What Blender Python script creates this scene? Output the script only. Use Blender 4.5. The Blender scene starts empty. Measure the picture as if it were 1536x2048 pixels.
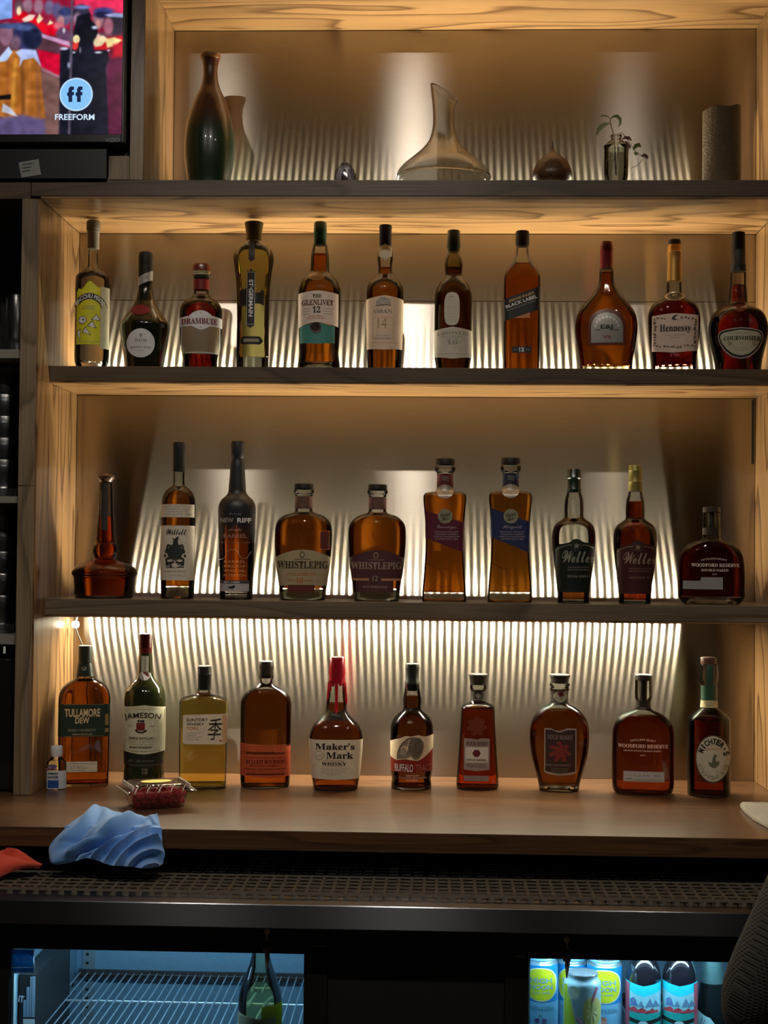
import bpy, math, random
import numpy as np
from mathutils import Vector, Matrix
sc = bpy.context.scene
COL = sc.collection
EYE = 1.45          # camera height above the bar floor
CD = 2.958          # camera distance from the front plane of the shelving
F = 2958.0          # focal length in pixels of the 1536x2048 frame
# ------------------------------------------------------------------ camera
YAW, PITCH, ROLL = .0373, .0248, .0093
cy_, sy_, cp_, sp_ = math.cos(YAW), math.sin(YAW), math.cos(PITCH), math.sin(PITCH)
W_ = Vector((-sy_*cp_, cy_*cp_, sp_)); R0 = Vector((cy_, sy_, 0)); U0 = R0.cross(W_)
c_, s_ = math.cos(ROLL), math.sin(ROLL)
R_ = R0*c_+U0*s_; U_ = U0*c_-R0*s_
cam = bpy.data.cameras.new('camera'); co = bpy.data.objects.new('camera', cam); COL.objects.link(co)
M = Matrix((( R_.x, U_.x, -W_.x, 0), (R_.y, U_.y, -W_.y, -CD), (R_.z, U_.z, -W_.z, EYE), (0, 0, 0, 1)))
co.matrix_world = M
cam.sensor_fit = 'VERTICAL'; cam.sensor_height = 36; cam.lens = 36*F/2048; cam.clip_start = .05; cam.clip_end = 60
sc.camera = co
# ------------------------------------------------------------------ world, exposure
w = bpy.data.worlds.new('room'); sc.world = w; w.use_nodes = True
w.node_tree.nodes['Background'].inputs[0].default_value = (.8, .85, 1, 1)
w.node_tree.nodes['Background'].inputs[1].default_value = .03
sc.view_settings.view_transform = 'Standard'; sc.view_settings.look = 'None'
sc.view_settings.exposure = 0; sc.view_settings.gamma = 1; sc.view_settings.use_curve_mapping = False
sc.cycles.caustics_refractive = False; sc.cycles.sample_clamp_indirect = 4
sc.cycles.max_bounces = 12; sc.cycles.transparent_max_bounces = 24; sc.cycles.transmission_bounces = 10
sc.cycles.blur_glossy = .3
LED_POWER = {1: 850, 2: 760, 3: 1050, 4: 1250}     # emission of the four strips
LED_COL = (1, .89, .63)
LAMP = 430                                       # ceiling downlights
LAMP_X = (-.75, -.1, .62); LAMP_Y = -1.4; CEIL = 2.86
# ------------------------------------------------------------------ pixel <-> place
def ray(px, py): return W_ + R_*((px-768)/F) - U_*((py-1024)/F)
def at(px, py, Y):
    r = ray(px, py); k = (Y+CD)/r.y
    return Vector((r.x*k, Y, EYE+r.z*k))
def onz(px, py, z):
    r = ray(px, py); k = (z-EYE)/r.z
    return Vector((r.x*k, r.y*k-CD, z))
# ------------------------------------------------------------------ measures (metres)
D = .3267; XL, XPL, XR, XT = -.8142, -.8514, .6953, -.6045
ZTOP = EYE+1.1621; S1T, S1B = EYE+.7421, EYE+.7035; S2T, S2B = EYE+.3745, EYE+.3391; S3T, S3B = EYE-.1097, EYE-.1472
Y2, Y3 = .089, .0783; ZC, ZCB, YC = EYE-.5018, EYE-.5368, -.331
ZMAT, ZST = EYE-.585, EYE-.596
# ------------------------------------------------------------------ materials
MATS = {}
def nodes(name):
    m = bpy.data.materials.new(name); m.use_nodes = True; nt = m.node_tree
    b = nt.nodes.get('Principled BSDF'); return m, nt, b
def mat(name, col=(.5, .5, .5), rough=.5, metal=0, coat=0, emit=None, es=1, spec=.5, bump=None, sheen=0):
    if name in MATS: return MATS[name]
    if any(k in name for k in ('label', 'paper', 'cream', 'white_print', 'panel_paper')) and not metal: col = tuple(min(.86, c*1.28) for c in col)
    m, nt, b = nodes(name)
    b.inputs['Base Color'].default_value = (*col, 1); b.inputs['Roughness'].default_value = rough
    b.inputs['Metallic'].default_value = metal; b.inputs['Coat Weight'].default_value = coat
    b.inputs['Coat Roughness'].default_value = .1; b.inputs['Specular IOR Level'].default_value = spec
    if sheen: b.inputs['Sheen Weight'].default_value = sheen
    if emit: b.inputs['Emission Color'].default_value = (*emit, 1); b.inputs['Emission Strength'].default_value = es
    # slight procedural variation so that nothing is a flat fill
    tc = nt.nodes.new('ShaderNodeTexCoord'); no = nt.nodes.new('ShaderNodeTexNoise')
    no.inputs['Scale'].default_value = bump[0] if bump else 90; nt.links.new(tc.outputs['Object'], no.inputs['Vector'])
    mx = nt.nodes.new('ShaderNodeMix'); mx.data_type = 'RGBA'
    mx.inputs[6].default_value = (*[c*.88 for c in col], 1); mx.inputs[7].default_value = (*[min(1, c*1.12) for c in col], 1)
    nt.links.new(no.outputs['Fac'], mx.inputs[0]); nt.links.new(mx.outputs[2], b.inputs['Base Color'])
    if bump:
        bp = nt.nodes.new('ShaderNodeBump'); bp.inputs['Strength'].default_value = bump[1]; bp.inputs['Distance'].default_value = bump[2]
        nt.links.new(no.outputs['Fac'], bp.inputs['Height']); nt.links.new(bp.outputs[0], b.inputs['Normal'])
    MATS[name] = m; return m
def glow(name, col, s):
    if name in MATS: return MATS[name]
    m = bpy.data.materials.new(name); m.use_nodes = True; nt = m.node_tree; nt.nodes.clear()
    e = nt.nodes.new('ShaderNodeEmission'); o = nt.nodes.new('ShaderNodeOutputMaterial')
    e.inputs[0].default_value = (*col, 1); e.inputs[1].default_value = s; nt.links.new(e.outputs[0], o.inputs[0])
    MATS[name] = m; return m
def thin(name, tint=(1, 1, 1), refl=1.48, boost=.03, rough=.035):
    """clear thin-walled glass: see-through with a fresnel reflection"""
    if name in MATS: return MATS[name]
    m = bpy.data.materials.new(name); m.use_nodes = True; nt = m.node_tree; nt.nodes.clear()
    t = nt.nodes.new('ShaderNodeBsdfTransparent'); g = nt.nodes.new('ShaderNodeBsdfGlossy'); x = nt.nodes.new('ShaderNodeMixShader')
    f = nt.nodes.new('ShaderNodeFresnel'); o = nt.nodes.new('ShaderNodeOutputMaterial'); a = nt.nodes.new('ShaderNodeMath')
    # looking through the wall at a grazing angle crosses more glass: darker tint there
    t.inputs[0].default_value = (*tint, 1); g.inputs['Roughness'].default_value = rough; f.inputs[0].default_value = refl
    a.operation = 'ADD'; a.inputs[1].default_value = boost; a.use_clamp = True
    nt.links.new(f.outputs[0], a.inputs[0]); nt.links.new(a.outputs[0], x.inputs[0])
    nt.links.new(t.outputs[0], x.inputs[1]); nt.links.new(g.outputs[0], x.inputs[2]); nt.links.new(x.outputs[0], o.inputs[0])
    MATS[name] = m; return m
def liquid(name, col, ior=1.2, rough=0.0):
    if name in MATS: return MATS[name]
    m = bpy.data.materials.new(name); m.use_nodes = True; nt = m.node_tree; nt.nodes.clear()
    g = nt.nodes.new('ShaderNodeBsdfGlass'); o = nt.nodes.new('ShaderNodeOutputMaterial')
    g.inputs['Color'].default_value = (*col, 1); g.inputs['Roughness'].default_value = rough; g.inputs['IOR'].default_value = ior
    nt.links.new(g.outputs[0], o.inputs[0]); MATS[name] = m; return m
def wood(name, axis, light=(.33, .185, .078), dark=(.10, .048, .018), rough=.33, seed=0., coat=.35, cross=7, cont=13, spec=.5):
    """lacquered ash-like veneer; figure = contour lines of a field stretched along the grain axis"""
    if name in MATS: return MATS[name]
    m, nt, b = nodes(name); N = nt.nodes.new; L = nt.links.new
    tc = N('ShaderNodeTexCoord'); mp = N('ShaderNodeMapping'); L(tc.outputs['Object'], mp.inputs['Vector'])
    sx = {'x': (1.1, cross, cross), 'z': (cross, cross, 1.1), 'y': (cross, 1.1, cross)}[axis]
    mp.inputs['Scale'].default_value = sx; mp.inputs['Location'].default_value = (seed, seed*1.7, seed*.6)
    n1 = N('ShaderNodeTexNoise'); n1.inputs['Scale'].default_value = .75; n1.inputs['Detail'].default_value = 2.5; n1.inputs['Roughness'].default_value = .42
    L(mp.outputs[0], n1.inputs['Vector'])
    mu = N('ShaderNodeMath'); mu.operation = 'MULTIPLY'; mu.inputs[1].default_value = cont; L(n1.outputs['Fac'], mu.inputs[0])
    fr = N('ShaderNodeMath'); fr.operation = 'FRACT'; L(mu.outputs[0], fr.inputs[0])
    cr = N('ShaderNodeValToRGB'); L(fr.outputs[0], cr.inputs[0]); e = cr.color_ramp.elements
    mid = tuple((l*.62+d*.38) for l, d in zip(light, dark))
    e[0].position = 0; e[0].color = (*light, 1); e[1].position = 1; e[1].color = (*light, 1)
    q = e.new(.35); q.color = (*[c*.93 for c in light], 1); q = e.new(.72); q.color = (*mid, 1); q = e.new(.9); q.color = (*dark, 1)
    n2 = N('ShaderNodeTexNoise'); mp2 = N('ShaderNodeMapping'); L(tc.outputs['Object'], mp2.inputs['Vector'])
    mp2.inputs['Scale'].default_value = {'x': (7, 330, 330), 'z': (330, 330, 7), 'y': (330, 7, 330)}[axis]; n2.inputs['Scale'].default_value = 1
    L(mp2.outputs[0], n2.inputs['Vector'])
    n3 = N('ShaderNodeTexNoise'); n3.inputs['Scale'].default_value = 2.3; L(tc.outputs['Object'], n3.inputs['Vector'])
    r2 = N('ShaderNodeMapRange'); L(n2.outputs['Fac'], r2.inputs[0]); r2.inputs[1].default_value = .3; r2.inputs[2].default_value = .7; r2.inputs[3].default_value = .72; r2.inputs[4].default_value = 1.12
    r3 = N('ShaderNodeMapRange'); L(n3.outputs['Fac'], r3.inputs[0]); r3.inputs[1].default_value = .3; r3.inputs[2].default_value = .7; r3.inputs[3].default_value = .8; r3.inputs[4].default_value = 1.12
    m1 = N('ShaderNodeMath'); m1.operation = 'MULTIPLY'; L(r2.outputs[0], m1.inputs[0]); L(r3.outputs[0], m1.inputs[1])
    mx = N('ShaderNodeVectorMath'); mx.operation = 'SCALE'; L(cr.outputs[0], mx.inputs[0]); L(m1.outputs[0], mx.inputs['Scale'])
    L(mx.outputs[0], b.inputs['Base Color'])
    b.inputs['Roughness'].default_value = rough; b.inputs['Coat Weight'].default_value = coat; b.inputs['Coat Roughness'].default_value = .16; b.inputs['Specular IOR Level'].default_value = spec
    bp = N('ShaderNodeBump'); bp.inputs['Strength'].default_value = .12; bp.inputs['Distance'].default_value = .001
    L(n2.outputs['Fac'], bp.inputs['Height']); L(bp.outputs[0], b.inputs['Normal'])
    MATS[name] = m; return m
def brushed(name, col, r1, an, r2, fac, horizontal=True):
    """horizontally brushed stainless sheet: lights smear into vertical streaks"""
    if name in MATS: return MATS[name]
    m = bpy.data.materials.new(name); m.use_nodes = True; nt = m.node_tree; nt.nodes.clear(); N = nt.nodes.new; L = nt.links.new
    a = N('ShaderNodeBsdfAnisotropic'); g = N('ShaderNodeBsdfAnisotropic'); x = N('ShaderNodeMixShader'); o = N('ShaderNodeOutputMaterial')
    a.distribution = g.distribution = 'BECKMANN'
    tg = N('ShaderNodeTangent'); tg.direction_type = 'UV_MAP'; tg.uv_map = 'uv'
    tc = N('ShaderNodeTexCoord'); mp = N('ShaderNodeMapping'); mp.inputs['Scale'].default_value = (2, 2, 420); no = N('ShaderNodeTexNoise')
    L(tc.outputs['Object'], mp.inputs[0]); L(mp.outputs[0], no.inputs['Vector'])
    mr = N('ShaderNodeMix'); mr.data_type = 'RGBA'; L(no.outputs['Fac'], mr.inputs[0])
    mr.inputs[6].default_value = (*[c*.86 for c in col], 1); mr.inputs[7].default_value = (*col, 1)
    for s, r, q in (((a, .275, .718), (g, .371, .62)) if r1 is None else ((a, r1, an), (g, r2, an*.9))):
        s.inputs['Roughness'].default_value = r; s.inputs['Anisotropy'].default_value = q
        L(mr.outputs[2], s.inputs['Color']); L(tg.outputs[0], s.inputs['Tangent'])
    x.inputs[0].default_value = fac; L(a.outputs[0], x.inputs[1]); L(g.outputs[0], x.inputs[2]); last = x
    if r1 is None:   # the brushing is a set of fine horizontal grooves: flanks facing up and down throw light further along the sheet
        for k, tilt in enumerate((.6, -.6)):
            q = N('ShaderNodeBsdfAnisotropic'); q.distribution = 'BECKMANN'; q.inputs['Roughness'].default_value = .236; q.inputs['Anisotropy'].default_value = .672
            ge = N('ShaderNodeNewGeometry'); va = N('ShaderNodeVectorMath'); va.operation = 'ADD'; va.inputs[1].default_value = (0, 0, tilt); vn_ = N('ShaderNodeVectorMath'); vn_.operation = 'NORMALIZE'
            L(ge.outputs['Normal'], va.inputs[0]); L(va.outputs[0], vn_.inputs[0]); L(vn_.outputs[0], q.inputs['Normal']); L(mr.outputs[2], q.inputs['Color']); L(tg.outputs[0], q.inputs['Tangent'])
            y_ = N('ShaderNodeMixShader'); y_.inputs[0].default_value = (.022, .02)[k]; L(last.outputs[0], y_.inputs[1]); L(q.outputs[0], y_.inputs[2]); last = y_
    L(last.outputs[0], o.inputs[0])
    MATS[name] = m; return m
WOODH, WOODV, WOODY = wood('wood_horizontal', 'x', seed=2.3), wood('wood_vertical', 'z', seed=5.1), wood('wood_depth', 'y', seed=1.2)
SOFFIT = wood('wood_soffit', 'x', light=(.35, .195, .08), dark=(.11, .052, .019), seed=9.4)
EDGEH = wood('dim_shelf_edge', 'x', light=(.12, .078, .043), dark=(.06, .04, .022), rough=.42, coat=.1, seed=3.3)  # lining wood darkened: weak room light put into the colour
EDGEV = wood('greyed_post', 'z', light=(.31, .225, .145), dark=(.16, .115, .07), rough=.42, coat=.1, seed=4.4)  # lining wood; grey of weak room light put into the colour
COUNTER = wood('counter_top_wood', 'x', light=(.125, .060, .028), dark=(.062, .030, .014), rough=.3, coat=.25, spec=.2, seed=7.7, cross=22)
STEELP = brushed('brushed_steel_panel', (.45, .41, .355), None, None, None, .03)
STEELE = brushed('brushed_steel_counter', (.36, .38, .42), .3, .69, .45, .35)
BLACK = mat('black_plastic', (.012, .012, .013), .35)
DARK = mat('dark_room_paint', (.02, .018, .016), .8)
MATTE = mat('matte_black_laminate', (.012, .012, .012), .6)
CHROME = mat('chrome', (.8, .8, .8), .15, 1)
# ------------------------------------------------------------------ object helpers
def tag(o, label=None, cat=None, group=None, kind=None):
    if label: o['label'] = label
    if cat: o['category'] = cat
    if group: o['group'] = group
    if kind: o['kind'] = kind
    return o
def mk(name, vs, fs, m, parent=None, smooth=None, label=None):
    me = bpy.data.meshes.new(name); me.from_pydata([tuple(v) for v in vs], [], fs); me.update()
    if m is not None: me.materials.append(m)
    if smooth is not None:
        me.shade_smooth(); me.set_sharp_from_angle(angle=math.radians(smooth))
    o = bpy.data.objects.new(name, me); COL.objects.link(o)
    if parent is not None: o.parent = parent
    if label: o['label'] = label
    return o
def root(name, loc, label, cat, group=None, rz=0):
    o = bpy.data.objects.new(name, None); COL.objects.link(o); o.location = loc; o.rotation_euler = (0, 0, rz); o.empty_display_size = .02
    return tag(o, label, cat, group)
class MB:
    def __init__(s): s.v = []; s.f = []
    def add(s, vs, fs):
        k = len(s.v); s.v += [tuple(v) for v in vs]; s.f += [tuple(i+k for i in f) for f in fs]; return s
    def box(s, x0, x1, y0, y1, z0, z1, bev=0):
        if bev:
            b = bev; V = []
            for z, i in ((z0, b), (z0+b, 0), (z1-b, 0), (z1, b)):
                V += [(x0+i, y0+b, z), (x0+b, y0+i, z), (x1-b, y0+i, z), (x1-i, y0+b, z), (x1-i, y1-b, z), (x1-b, y1-i, z), (x0+b, y1-i, z), (x0+i, y1-b, z)]
            Fc = [tuple(reversed(range(8))), tuple(range(24, 32))]
            for r in range(3):
                for i in range(8): j = (i+1) % 8; Fc.append((r*8+i, r*8+j, r*8+8+j, r*8+8+i))
            return s.add(V, Fc)
        V = [(x, y, z) for z in (z0, z1) for x, y in ((x0, y0), (x1, y0), (x1, y1), (x0, y1))]
        return s.add(V, [(3, 2, 1, 0), (4, 5, 6, 7), (0, 1, 5, 4), (1, 2, 6, 5), (2, 3, 7, 6), (3, 0, 4, 7)])
    def tube(s, pts, r, n=8, cap=True):
        pts = [Vector(p) for p in pts]; rr = r if isinstance(r, (list, tuple)) else [r]*len(pts); V = []; Fc = []
        t0 = (pts[1]-pts[0]).normalized(); ref = Vector((0, 0, 1)) if abs(t0.z) < .9 else Vector((1, 0, 0))
        for i, p in enumerate(pts):
            t = (pts[min(i+1, len(pts)-1)]-pts[max(i-1, 0)]).normalized()
            a = t.cross(ref).normalized(); b = t.cross(a)
            V += [p+(a*math.cos(2*math.pi*k/n)+b*math.sin(2*math.pi*k/n))*rr[i] for k in range(n)]
        for i in range(len(pts)-1):
            for k in range(n): l = (k+1) % n; Fc.append((i*n+k, i*n+l, i*n+n+l, i*n+n+k))
        if cap: Fc += [tuple(reversed(range(n))), tuple(range((len(pts)-1)*n, len(pts)*n))]
        return s.add(V, Fc)
    def lathe(s, prof, n=32, c=(0, 0), cap=True, k=1):
        V = []; Fc = []
        for r, z in prof: V += [(c[0]+r*math.cos(2*math.pi*i/n), c[1]+k*r*math.sin(2*math.pi*i/n), z) for i in range(n)]
        for j in range(len(prof)-1):
            for i in range(n): l = (i+1) % n; Fc.append((j*n+i, j*n+l, j*n+n+l, j*n+n+i))
        if cap: Fc += [tuple(reversed(range(n))), tuple(range((len(prof)-1)*n, len(prof)*n))]
        return s.add(V, Fc)
    def mk(s, name, m, parent=None, smooth=None, label=None): return mk(name, s.v, s.f, m, parent, smooth, label)
def uvpanel(o, ax=0, az=2):
    me = o.data; uv = me.uv_layers.new(name='uv'); co_ = np.empty(len(me.vertices)*3); me.vertices.foreach_get('co', co_); co_ = co_.reshape(-1, 3)
    li = np.empty(len(me.loops), dtype=np.int32); me.loops.foreach_get('vertex_index', li)
    u = np.stack([co_[li, ax], co_[li, az]+co_[li, 1]*.37], 1); uv.data.foreach_set('uv', u.ravel().astype(np.float32)); return o
def box(name, b, m, parent=None, bev=.0, label=None):
    return MB().box(*b, bev=bev).mk(name, m, parent, 30 if bev else None, label)
# ------------------------------------------------------------------ lettering
def ser(s, b0=0x1D400):
    out = ''
    for ch in s:
        if 'A' <= ch <= 'Z': out += chr(b0+ord(ch)-65)
        elif 'a' <= ch <= 'z': out += chr(b0+26+ord(ch)-97)
        elif '0' <= ch <= '9' and b0 == 0x1D400: out += chr(0x1D7CE+ord(ch)-48)
        else: out += ch
    return out
def scr(s): return ser(s, 0x1D4D0)
def ita(s): return ser(s, 0x1D468)
TC = {}
def glyphs(s, bold=0):
    bold = min(bold, .010 if any(ord(ch) > 0x1D000 for ch in s) else .03)
    if (s, bold) in TC: return TC[(s, bold)]
    c = bpy.data.curves.new('t', 'FONT'); c.body = s; c.offset = bold; c.resolution_u = 3
    o = bpy.data.objects.new('t', c); me = bpy.data.meshes.new_from_object(o)
    v = np.empty(len(me.vertices)*3); me.vertices.foreach_get('co', v); v = v.reshape(-1, 3)[:, :2].copy()
    f = [tuple(p.vertices) for p in me.polygons]
    bpy.data.objects.remove(o); bpy.data.curves.remove(c); bpy.data.meshes.remove(me)
    lo, hi = v.min(0), v.max(0); v = (v-(lo+hi)/2)/(hi-lo)
    TC[(s, bold)] = (v, f); return v, f
def textmesh(s, cx, cy, w, h, bold=.012, arc=0, rot=0, shear=0):
    """flat 2-D text in pixel units centred on (cx,cy); y grows downwards as in the photograph"""
    v, f = glyphs(s, bold); x = v[:, 0]*w; y = -v[:, 1]*h; x = x-y*shear
    if arc:
        a = x/arc; r = arc-y; x = r*np.sin(a); y = arc-r*np.cos(a)
    if rot:
        c, t = math.cos(math.radians(rot)), math.sin(math.radians(rot)); x, y = x*c-y*t, x*t+y*c
    return np.stack([cx+x, cy+y], 1), f
def ink(name, c): return mat(name, c, .55)
WHITE = ink('white_print', (.78, .76, .72)); CREAM = mat('cream_paper', (.72, .66, .50), .6); INK = ink('black_print', (.015, .013, .012))
GOLD = mat('gold_print', (.62, .42, .16), .35, .6); SILVER = mat('silver_print', (.62, .60, .57), .35, .5); REDP = ink('dark_red_print', (.25, .02, .02))
GREY = ink('grey_print', (.30, .27, .24)); ORANGE = ink('orange_print', (.55, .16, .04)); OLIVE = ink('olive_print', (.35, .33, .22))
# ------------------------------------------------------------------ bottles
def catmull(pts, sub=4):
    pts = [tuple(p) for p in pts]; out = []
    for i in range(len(pts)-1):
        p1, p2 = np.array(pts[i]), np.array(pts[i+1])
        if abs(p1[0]-p2[0]) < .01: out.append(tuple(p1)); continue
        p0 = np.array(pts[i-1]) if i > 0 and abs(pts[i-1][0]-p1[0]) > .01 else p1-(p2-p1)
        p3 = np.array(pts[i+2]) if i+2 < len(pts) and abs(pts[i+2][0]-p2[0]) > .01 else p2+(p2-p1)
        t1 = (p2-p0)/max(abs(p2[0]-p0[0]), 1e-6)*abs(p2[0]-p1[0]); t2 = (p3-p1)/max(abs(p3[0]-p1[0]), 1e-6)*abs(p2[0]-p1[0])
        for k in range(sub):
            t = k/sub; h1 = 2*t**3-3*t*t+1; h2 = t**3-2*t*t+t; h3 = -2*t**3+3*t*t; h4 = t**3-t*t
            q = h1*p1+h2*t1+h3*p2+h4*t2; q[0] = p1[0]+(p2[0]-p1[0])*t; out.append(tuple(q))
    out.append(pts[-1]); return out
NR = 48
def ring(rx, ry, n, z, ox=0, flute=0):
    V = []
    for i in range(NR):
        a = 2*math.pi*(i+.5)/NR; c, s = math.cos(a), math.sin(a)
        if n > 2.05: a2 = math.atan2(math.copysign(abs(s)**(.8), s), math.copysign(abs(c)**(.8), c)); c, s = math.cos(a2), math.sin(a2)
        r = (abs(c)**n+abs(s)**n)**(-1/n)
        if flute: r *= 1+flute*math.cos(8*a)
        V.append((ox+rx*r*c, ry*r*s, z))
    return V
def loft(secs, capb=True, capt=True):
    V = []; Fc = []
    for s in secs: V += s
    for j in range(len(secs)-1):
        for i in range(NR): l = (i+1) % NR; Fc.append((j*NR+i, j*NR+l, j*NR+NR+l, j*NR+NR+i))
    if capb: Fc.append(tuple(reversed(range(NR))))
    if capt: Fc.append(tuple(range((len(secs)-1)*NR, len(secs)*NR)))
    return V, Fc
class Bottle:
    """profile rows (y_px, half_width_px[, n[, k]]) from top to bottom in photograph pixels; n superellipse power, k depth/width"""
    def __init__(s, name, cx, by, prof, label, group, cat='bottle', Y=None, zb=None, n=2, k=1, glass='clear_glass', tint=(.97, .97, .95),
                 flute=0, turn=0, solid=None, sub=4, wall=.93):
        s.cx, s.n, s.flute, s.wall = cx, n, flute, wall
        prof = [(p[0], p[1], (p[2] if len(p) > 2 else n), (p[3] if len(p) > 3 else k)) for p in prof]
        zb += .0004; s.zb = zb
        if Y is None:
            p = onz(cx, by, zb); rmax = prof[-1][1]*prof[-1][3]*(p.y+CD)/F; Y = p.y+rmax
        s.Y = Y; s.s = (Y+CD)/F*1.0005
        p = at(cx, by, Y); s.x = p.x
        s.rz = math.atan2(-(s.x), (Y+CD)) + math.radians(turn)
        s.prof = catmull(prof, sub)
        s.root = root(name, (s.x, Y, zb), label, cat, group, s.rz)
        s.ca = 1.0
        m = solid or thin(glass, tint)
        rows = [(s.Z(y), hw*s.s, nn, kk) for y, hw, nn, kk in s.prof]
        rows = [r for r in rows if r[0] > .0006]
        last = s.prof[-1]; rows.append((0.0006, last[1]*s.s, last[2], last[3])); rows.append((0, last[1]*s.s*.96, last[2], last[3]))
        rows = rows[::-1]; s.rows = rows
        secs = [ring(r, r*k_, n_, z, 0, flute) for z, r, n_, k_ in rows]
        V, Fc = loft(secs)
        s.body = mk('glass', V, Fc, m, s.root, 38)
        s.zs = np.array([r[0] for r in rows]); s.rs = np.array([r[1] for r in rows]); s.ns = np.array([r[2] for r in rows]); s.ks = np.array([r[3] for r in rows])
    def Z(s, y): return at(s.cx, y, s.Y).z - s.zb
    def sec(s, z): return float(np.interp(z, s.zs, s.rs)), float(np.interp(z, s.zs, s.ns)), float(np.interp(z, s.zs, s.ks))
    def P(s, px, py, off=.0005):
        z = s.Z(py); r, n, k = s.sec(z); u = (px-s.cx)*s.s; t = max(-.992, min(.992, u/r))
        y = -r*k*(1-abs(t)**n)**(1/n)
        if s.flute: y *= 1+s.flute
        # outward offset in the section plane
        gx = abs(t)**(n-1)*math.copysign(1, t)/r; gy = -(abs(y/(r*k))**(n-1))/(r*k); g = math.hypot(gx, gy)
        return (t*r+gx/g*off, y+gy/g*off, z)
    def Q(s, px, py, off, e):
        """like P, lifted a little more where a flat letter would sink into the curve"""
        r = s.sec(s.Z(py))[0]/s.s; n = s.sec(s.Z(py))[1]; t = min(.93, abs(px-s.cx)/r)
        return s.P(px, py, off+s.s*min(1.8, e*e/(8*r)/(1-t**n))*(2/n)**2*s.sec(s.Z(py))[2])
    def fill(s, col, ytop, ybot=None, name='liquid', m=None):
        zt = s.Z(ytop); zb = .004 if ybot is None else s.Z(ybot)
        zz = [z for z in s.zs if zb+.001 < z < zt-.001]; zz = [zb, zb+.0008]+zz+[zt]
        secs = []
        for i, z in enumerate(zz):
            r, n, k = s.sec(z); q = s.wall if i else s.wall-.03; d = .0009
            secs.append(ring(r*q-d if r*q > .01 else r*q*.9, (r*q-d if r*q > .01 else r*q*.9)*k, n, z, 0, 0))
        V, Fc = loft(secs); o = mk(name, V, Fc, m, s.root, 38); return o
    def foot(s, ytop, col=(.97, .99, .95)):
        """thick clear glass base under the liquid"""
        zt = s.Z(ytop)-.0008; r, n, k = s.sec(.004); r2, n2, k2 = s.sec(zt)
        secs = [ring(r*.9, r*.9*k, n, .0012), ring(r*.975, r*.975*k, n, .003), ring(r2*.975, r2*.975*k2, n2, zt*.8), ring(r2*.93, r2*.93*k2, n2, zt)]
        V, Fc = loft(secs); return mk('glass_base', V, Fc, liquid('thick_clear_glass', (.95, .98, .93), 1.5), s.root, 30)
    def cap(s, name, m, rows, n=2, k=1, cx=None, label=None, smooth=38, ridge=0):
        ox = 0 if cx is None else (cx-s.cx)*s.s
        rows = sorted([(s.Z(y), hw*s.s) for y, hw in rows]); secs = [ring(r, r*k, n, z, ox) for z, r in rows]
        z, r = rows[-1]; secs.append(ring(r*.9, r*.9*k, n, z+.0007, ox)); z, r = rows[0]; secs.insert(0, ring(r*.96, r*.96*k, n, z-.0002, ox))
        V, Fc = loft(secs); return mk(name, V, Fc, m, s.root, smooth, label)
    def wrap(s, name, m, y0, y1, off=.0006, label=None):
        """sleeve round the whole bottle between two heights"""
        zz = np.linspace(s.Z(y1), s.Z(y0), 5); secs = []
        for z in zz:
            r, n, k = s.sec(z); secs.append(ring(r+off, (r+off)*k, n, z))
        V, Fc = loft(secs, False, False); return mk(name, V, Fc, m, s.root, 60, label)
    def label(s, m, x0, x1, top, bot, off=.0007, name='label', nc=22, nr=6, label=None):
        fx = lambda q, t, x: q(x) if callable(q) else (float(np.interp(x, *zip(*q))) if isinstance(q, (list, tuple)) else q)
        V = []; Fc = []
        for j in range(nr+1):
            for i in range(nc+1):
                t = i/nc; x = (x0+x1)/2+(x1-x0)/2*math.sin((t-.5)*math.pi)*1.0
                a, b = fx(top, t, x), fx(bot, t, x); V.append(s.P(x, a+(b-a)*j/nr, off))
        for j in range(nr):
            for i in range(nc): a = j*(nc+1)+i; Fc.append((a, a+nc+1, a+nc+2, a+1))
        return mk(name, V, Fc, m, s.root, 60, label)
    def oval(s, m, cx, cy, rx, ry, off=.0008, name='label', p=2.0, label=None):
        g = lambda sg: (lambda x: cy+sg*ry*max(0, 1-min(1, abs((x-cx)/rx))**p)**(1/p))
        return s.label(m, cx-rx, cx+rx, g(-1), g(1), off, name, 20, 6, label)
    def text(s, lab, st, cx, cy, w, h, m=None, bold=.012, off=.0013, arc=0, rot=0, shear=0, name='lettering'):
        v, f = textmesh(st, cx, cy, w, h, bold, arc, rot, shear)
        return mk(name, [s.Q(x, y, off, h*.9) for x, y in v], f, m or INK, lab)
    def poly(s, lab, pts, m, off=.0013, name='print'):
        """small printed shape given as a pixel polygon"""
        e = max(x for x, _ in pts)-min(x for x, _ in pts); return mk(name, [s.Q(x, y, off, e*.8) for x, y in pts], [tuple(range(len(pts)))], m, lab)
    def rule(s, lab, x0, x1, y, t, m, off=.0012, name='rule'):
        V = []; n = 8
        for i in range(n+1):
            x = x0+(x1-x0)*i/n; V += [s.P(x, y-t/2, off), s.P(x, y+t/2, off)]
        return mk(name, V, [(2*i, 2*i+1, 2*i+3, 2*i+2) for i in range(n)], m, lab)
    def frame(s, lab, x0, x1, y0, y1, t, m, off=.0012):
        V = []; Fc = []
        path = [(x0+(x1-x0)*i/8, y0) for i in range(8)]+[(x1, y0+(y1-y0)*i/6) for i in range(6)]+[(x1-(x1-x0)*i/8, y1) for i in range(8)]+[(x0, y1-(y1-y0)*i/6) for i in range(6)]
        cx, cy = (x0+x1)/2, (y0+y1)/2
        for x, y in path:
            dx = t*(1 if x < cx else -1) if abs(x-x0) < 1e-6 or abs(x-x1) < 1e-6 else 0
            dy = t*(1 if y < cy else -1) if abs(y-y0) < 1e-6 or abs(y-y1) < 1e-6 else 0
            V += [s.P(x, y, off), s.P(x+dx, y+dy, off)]
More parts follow.
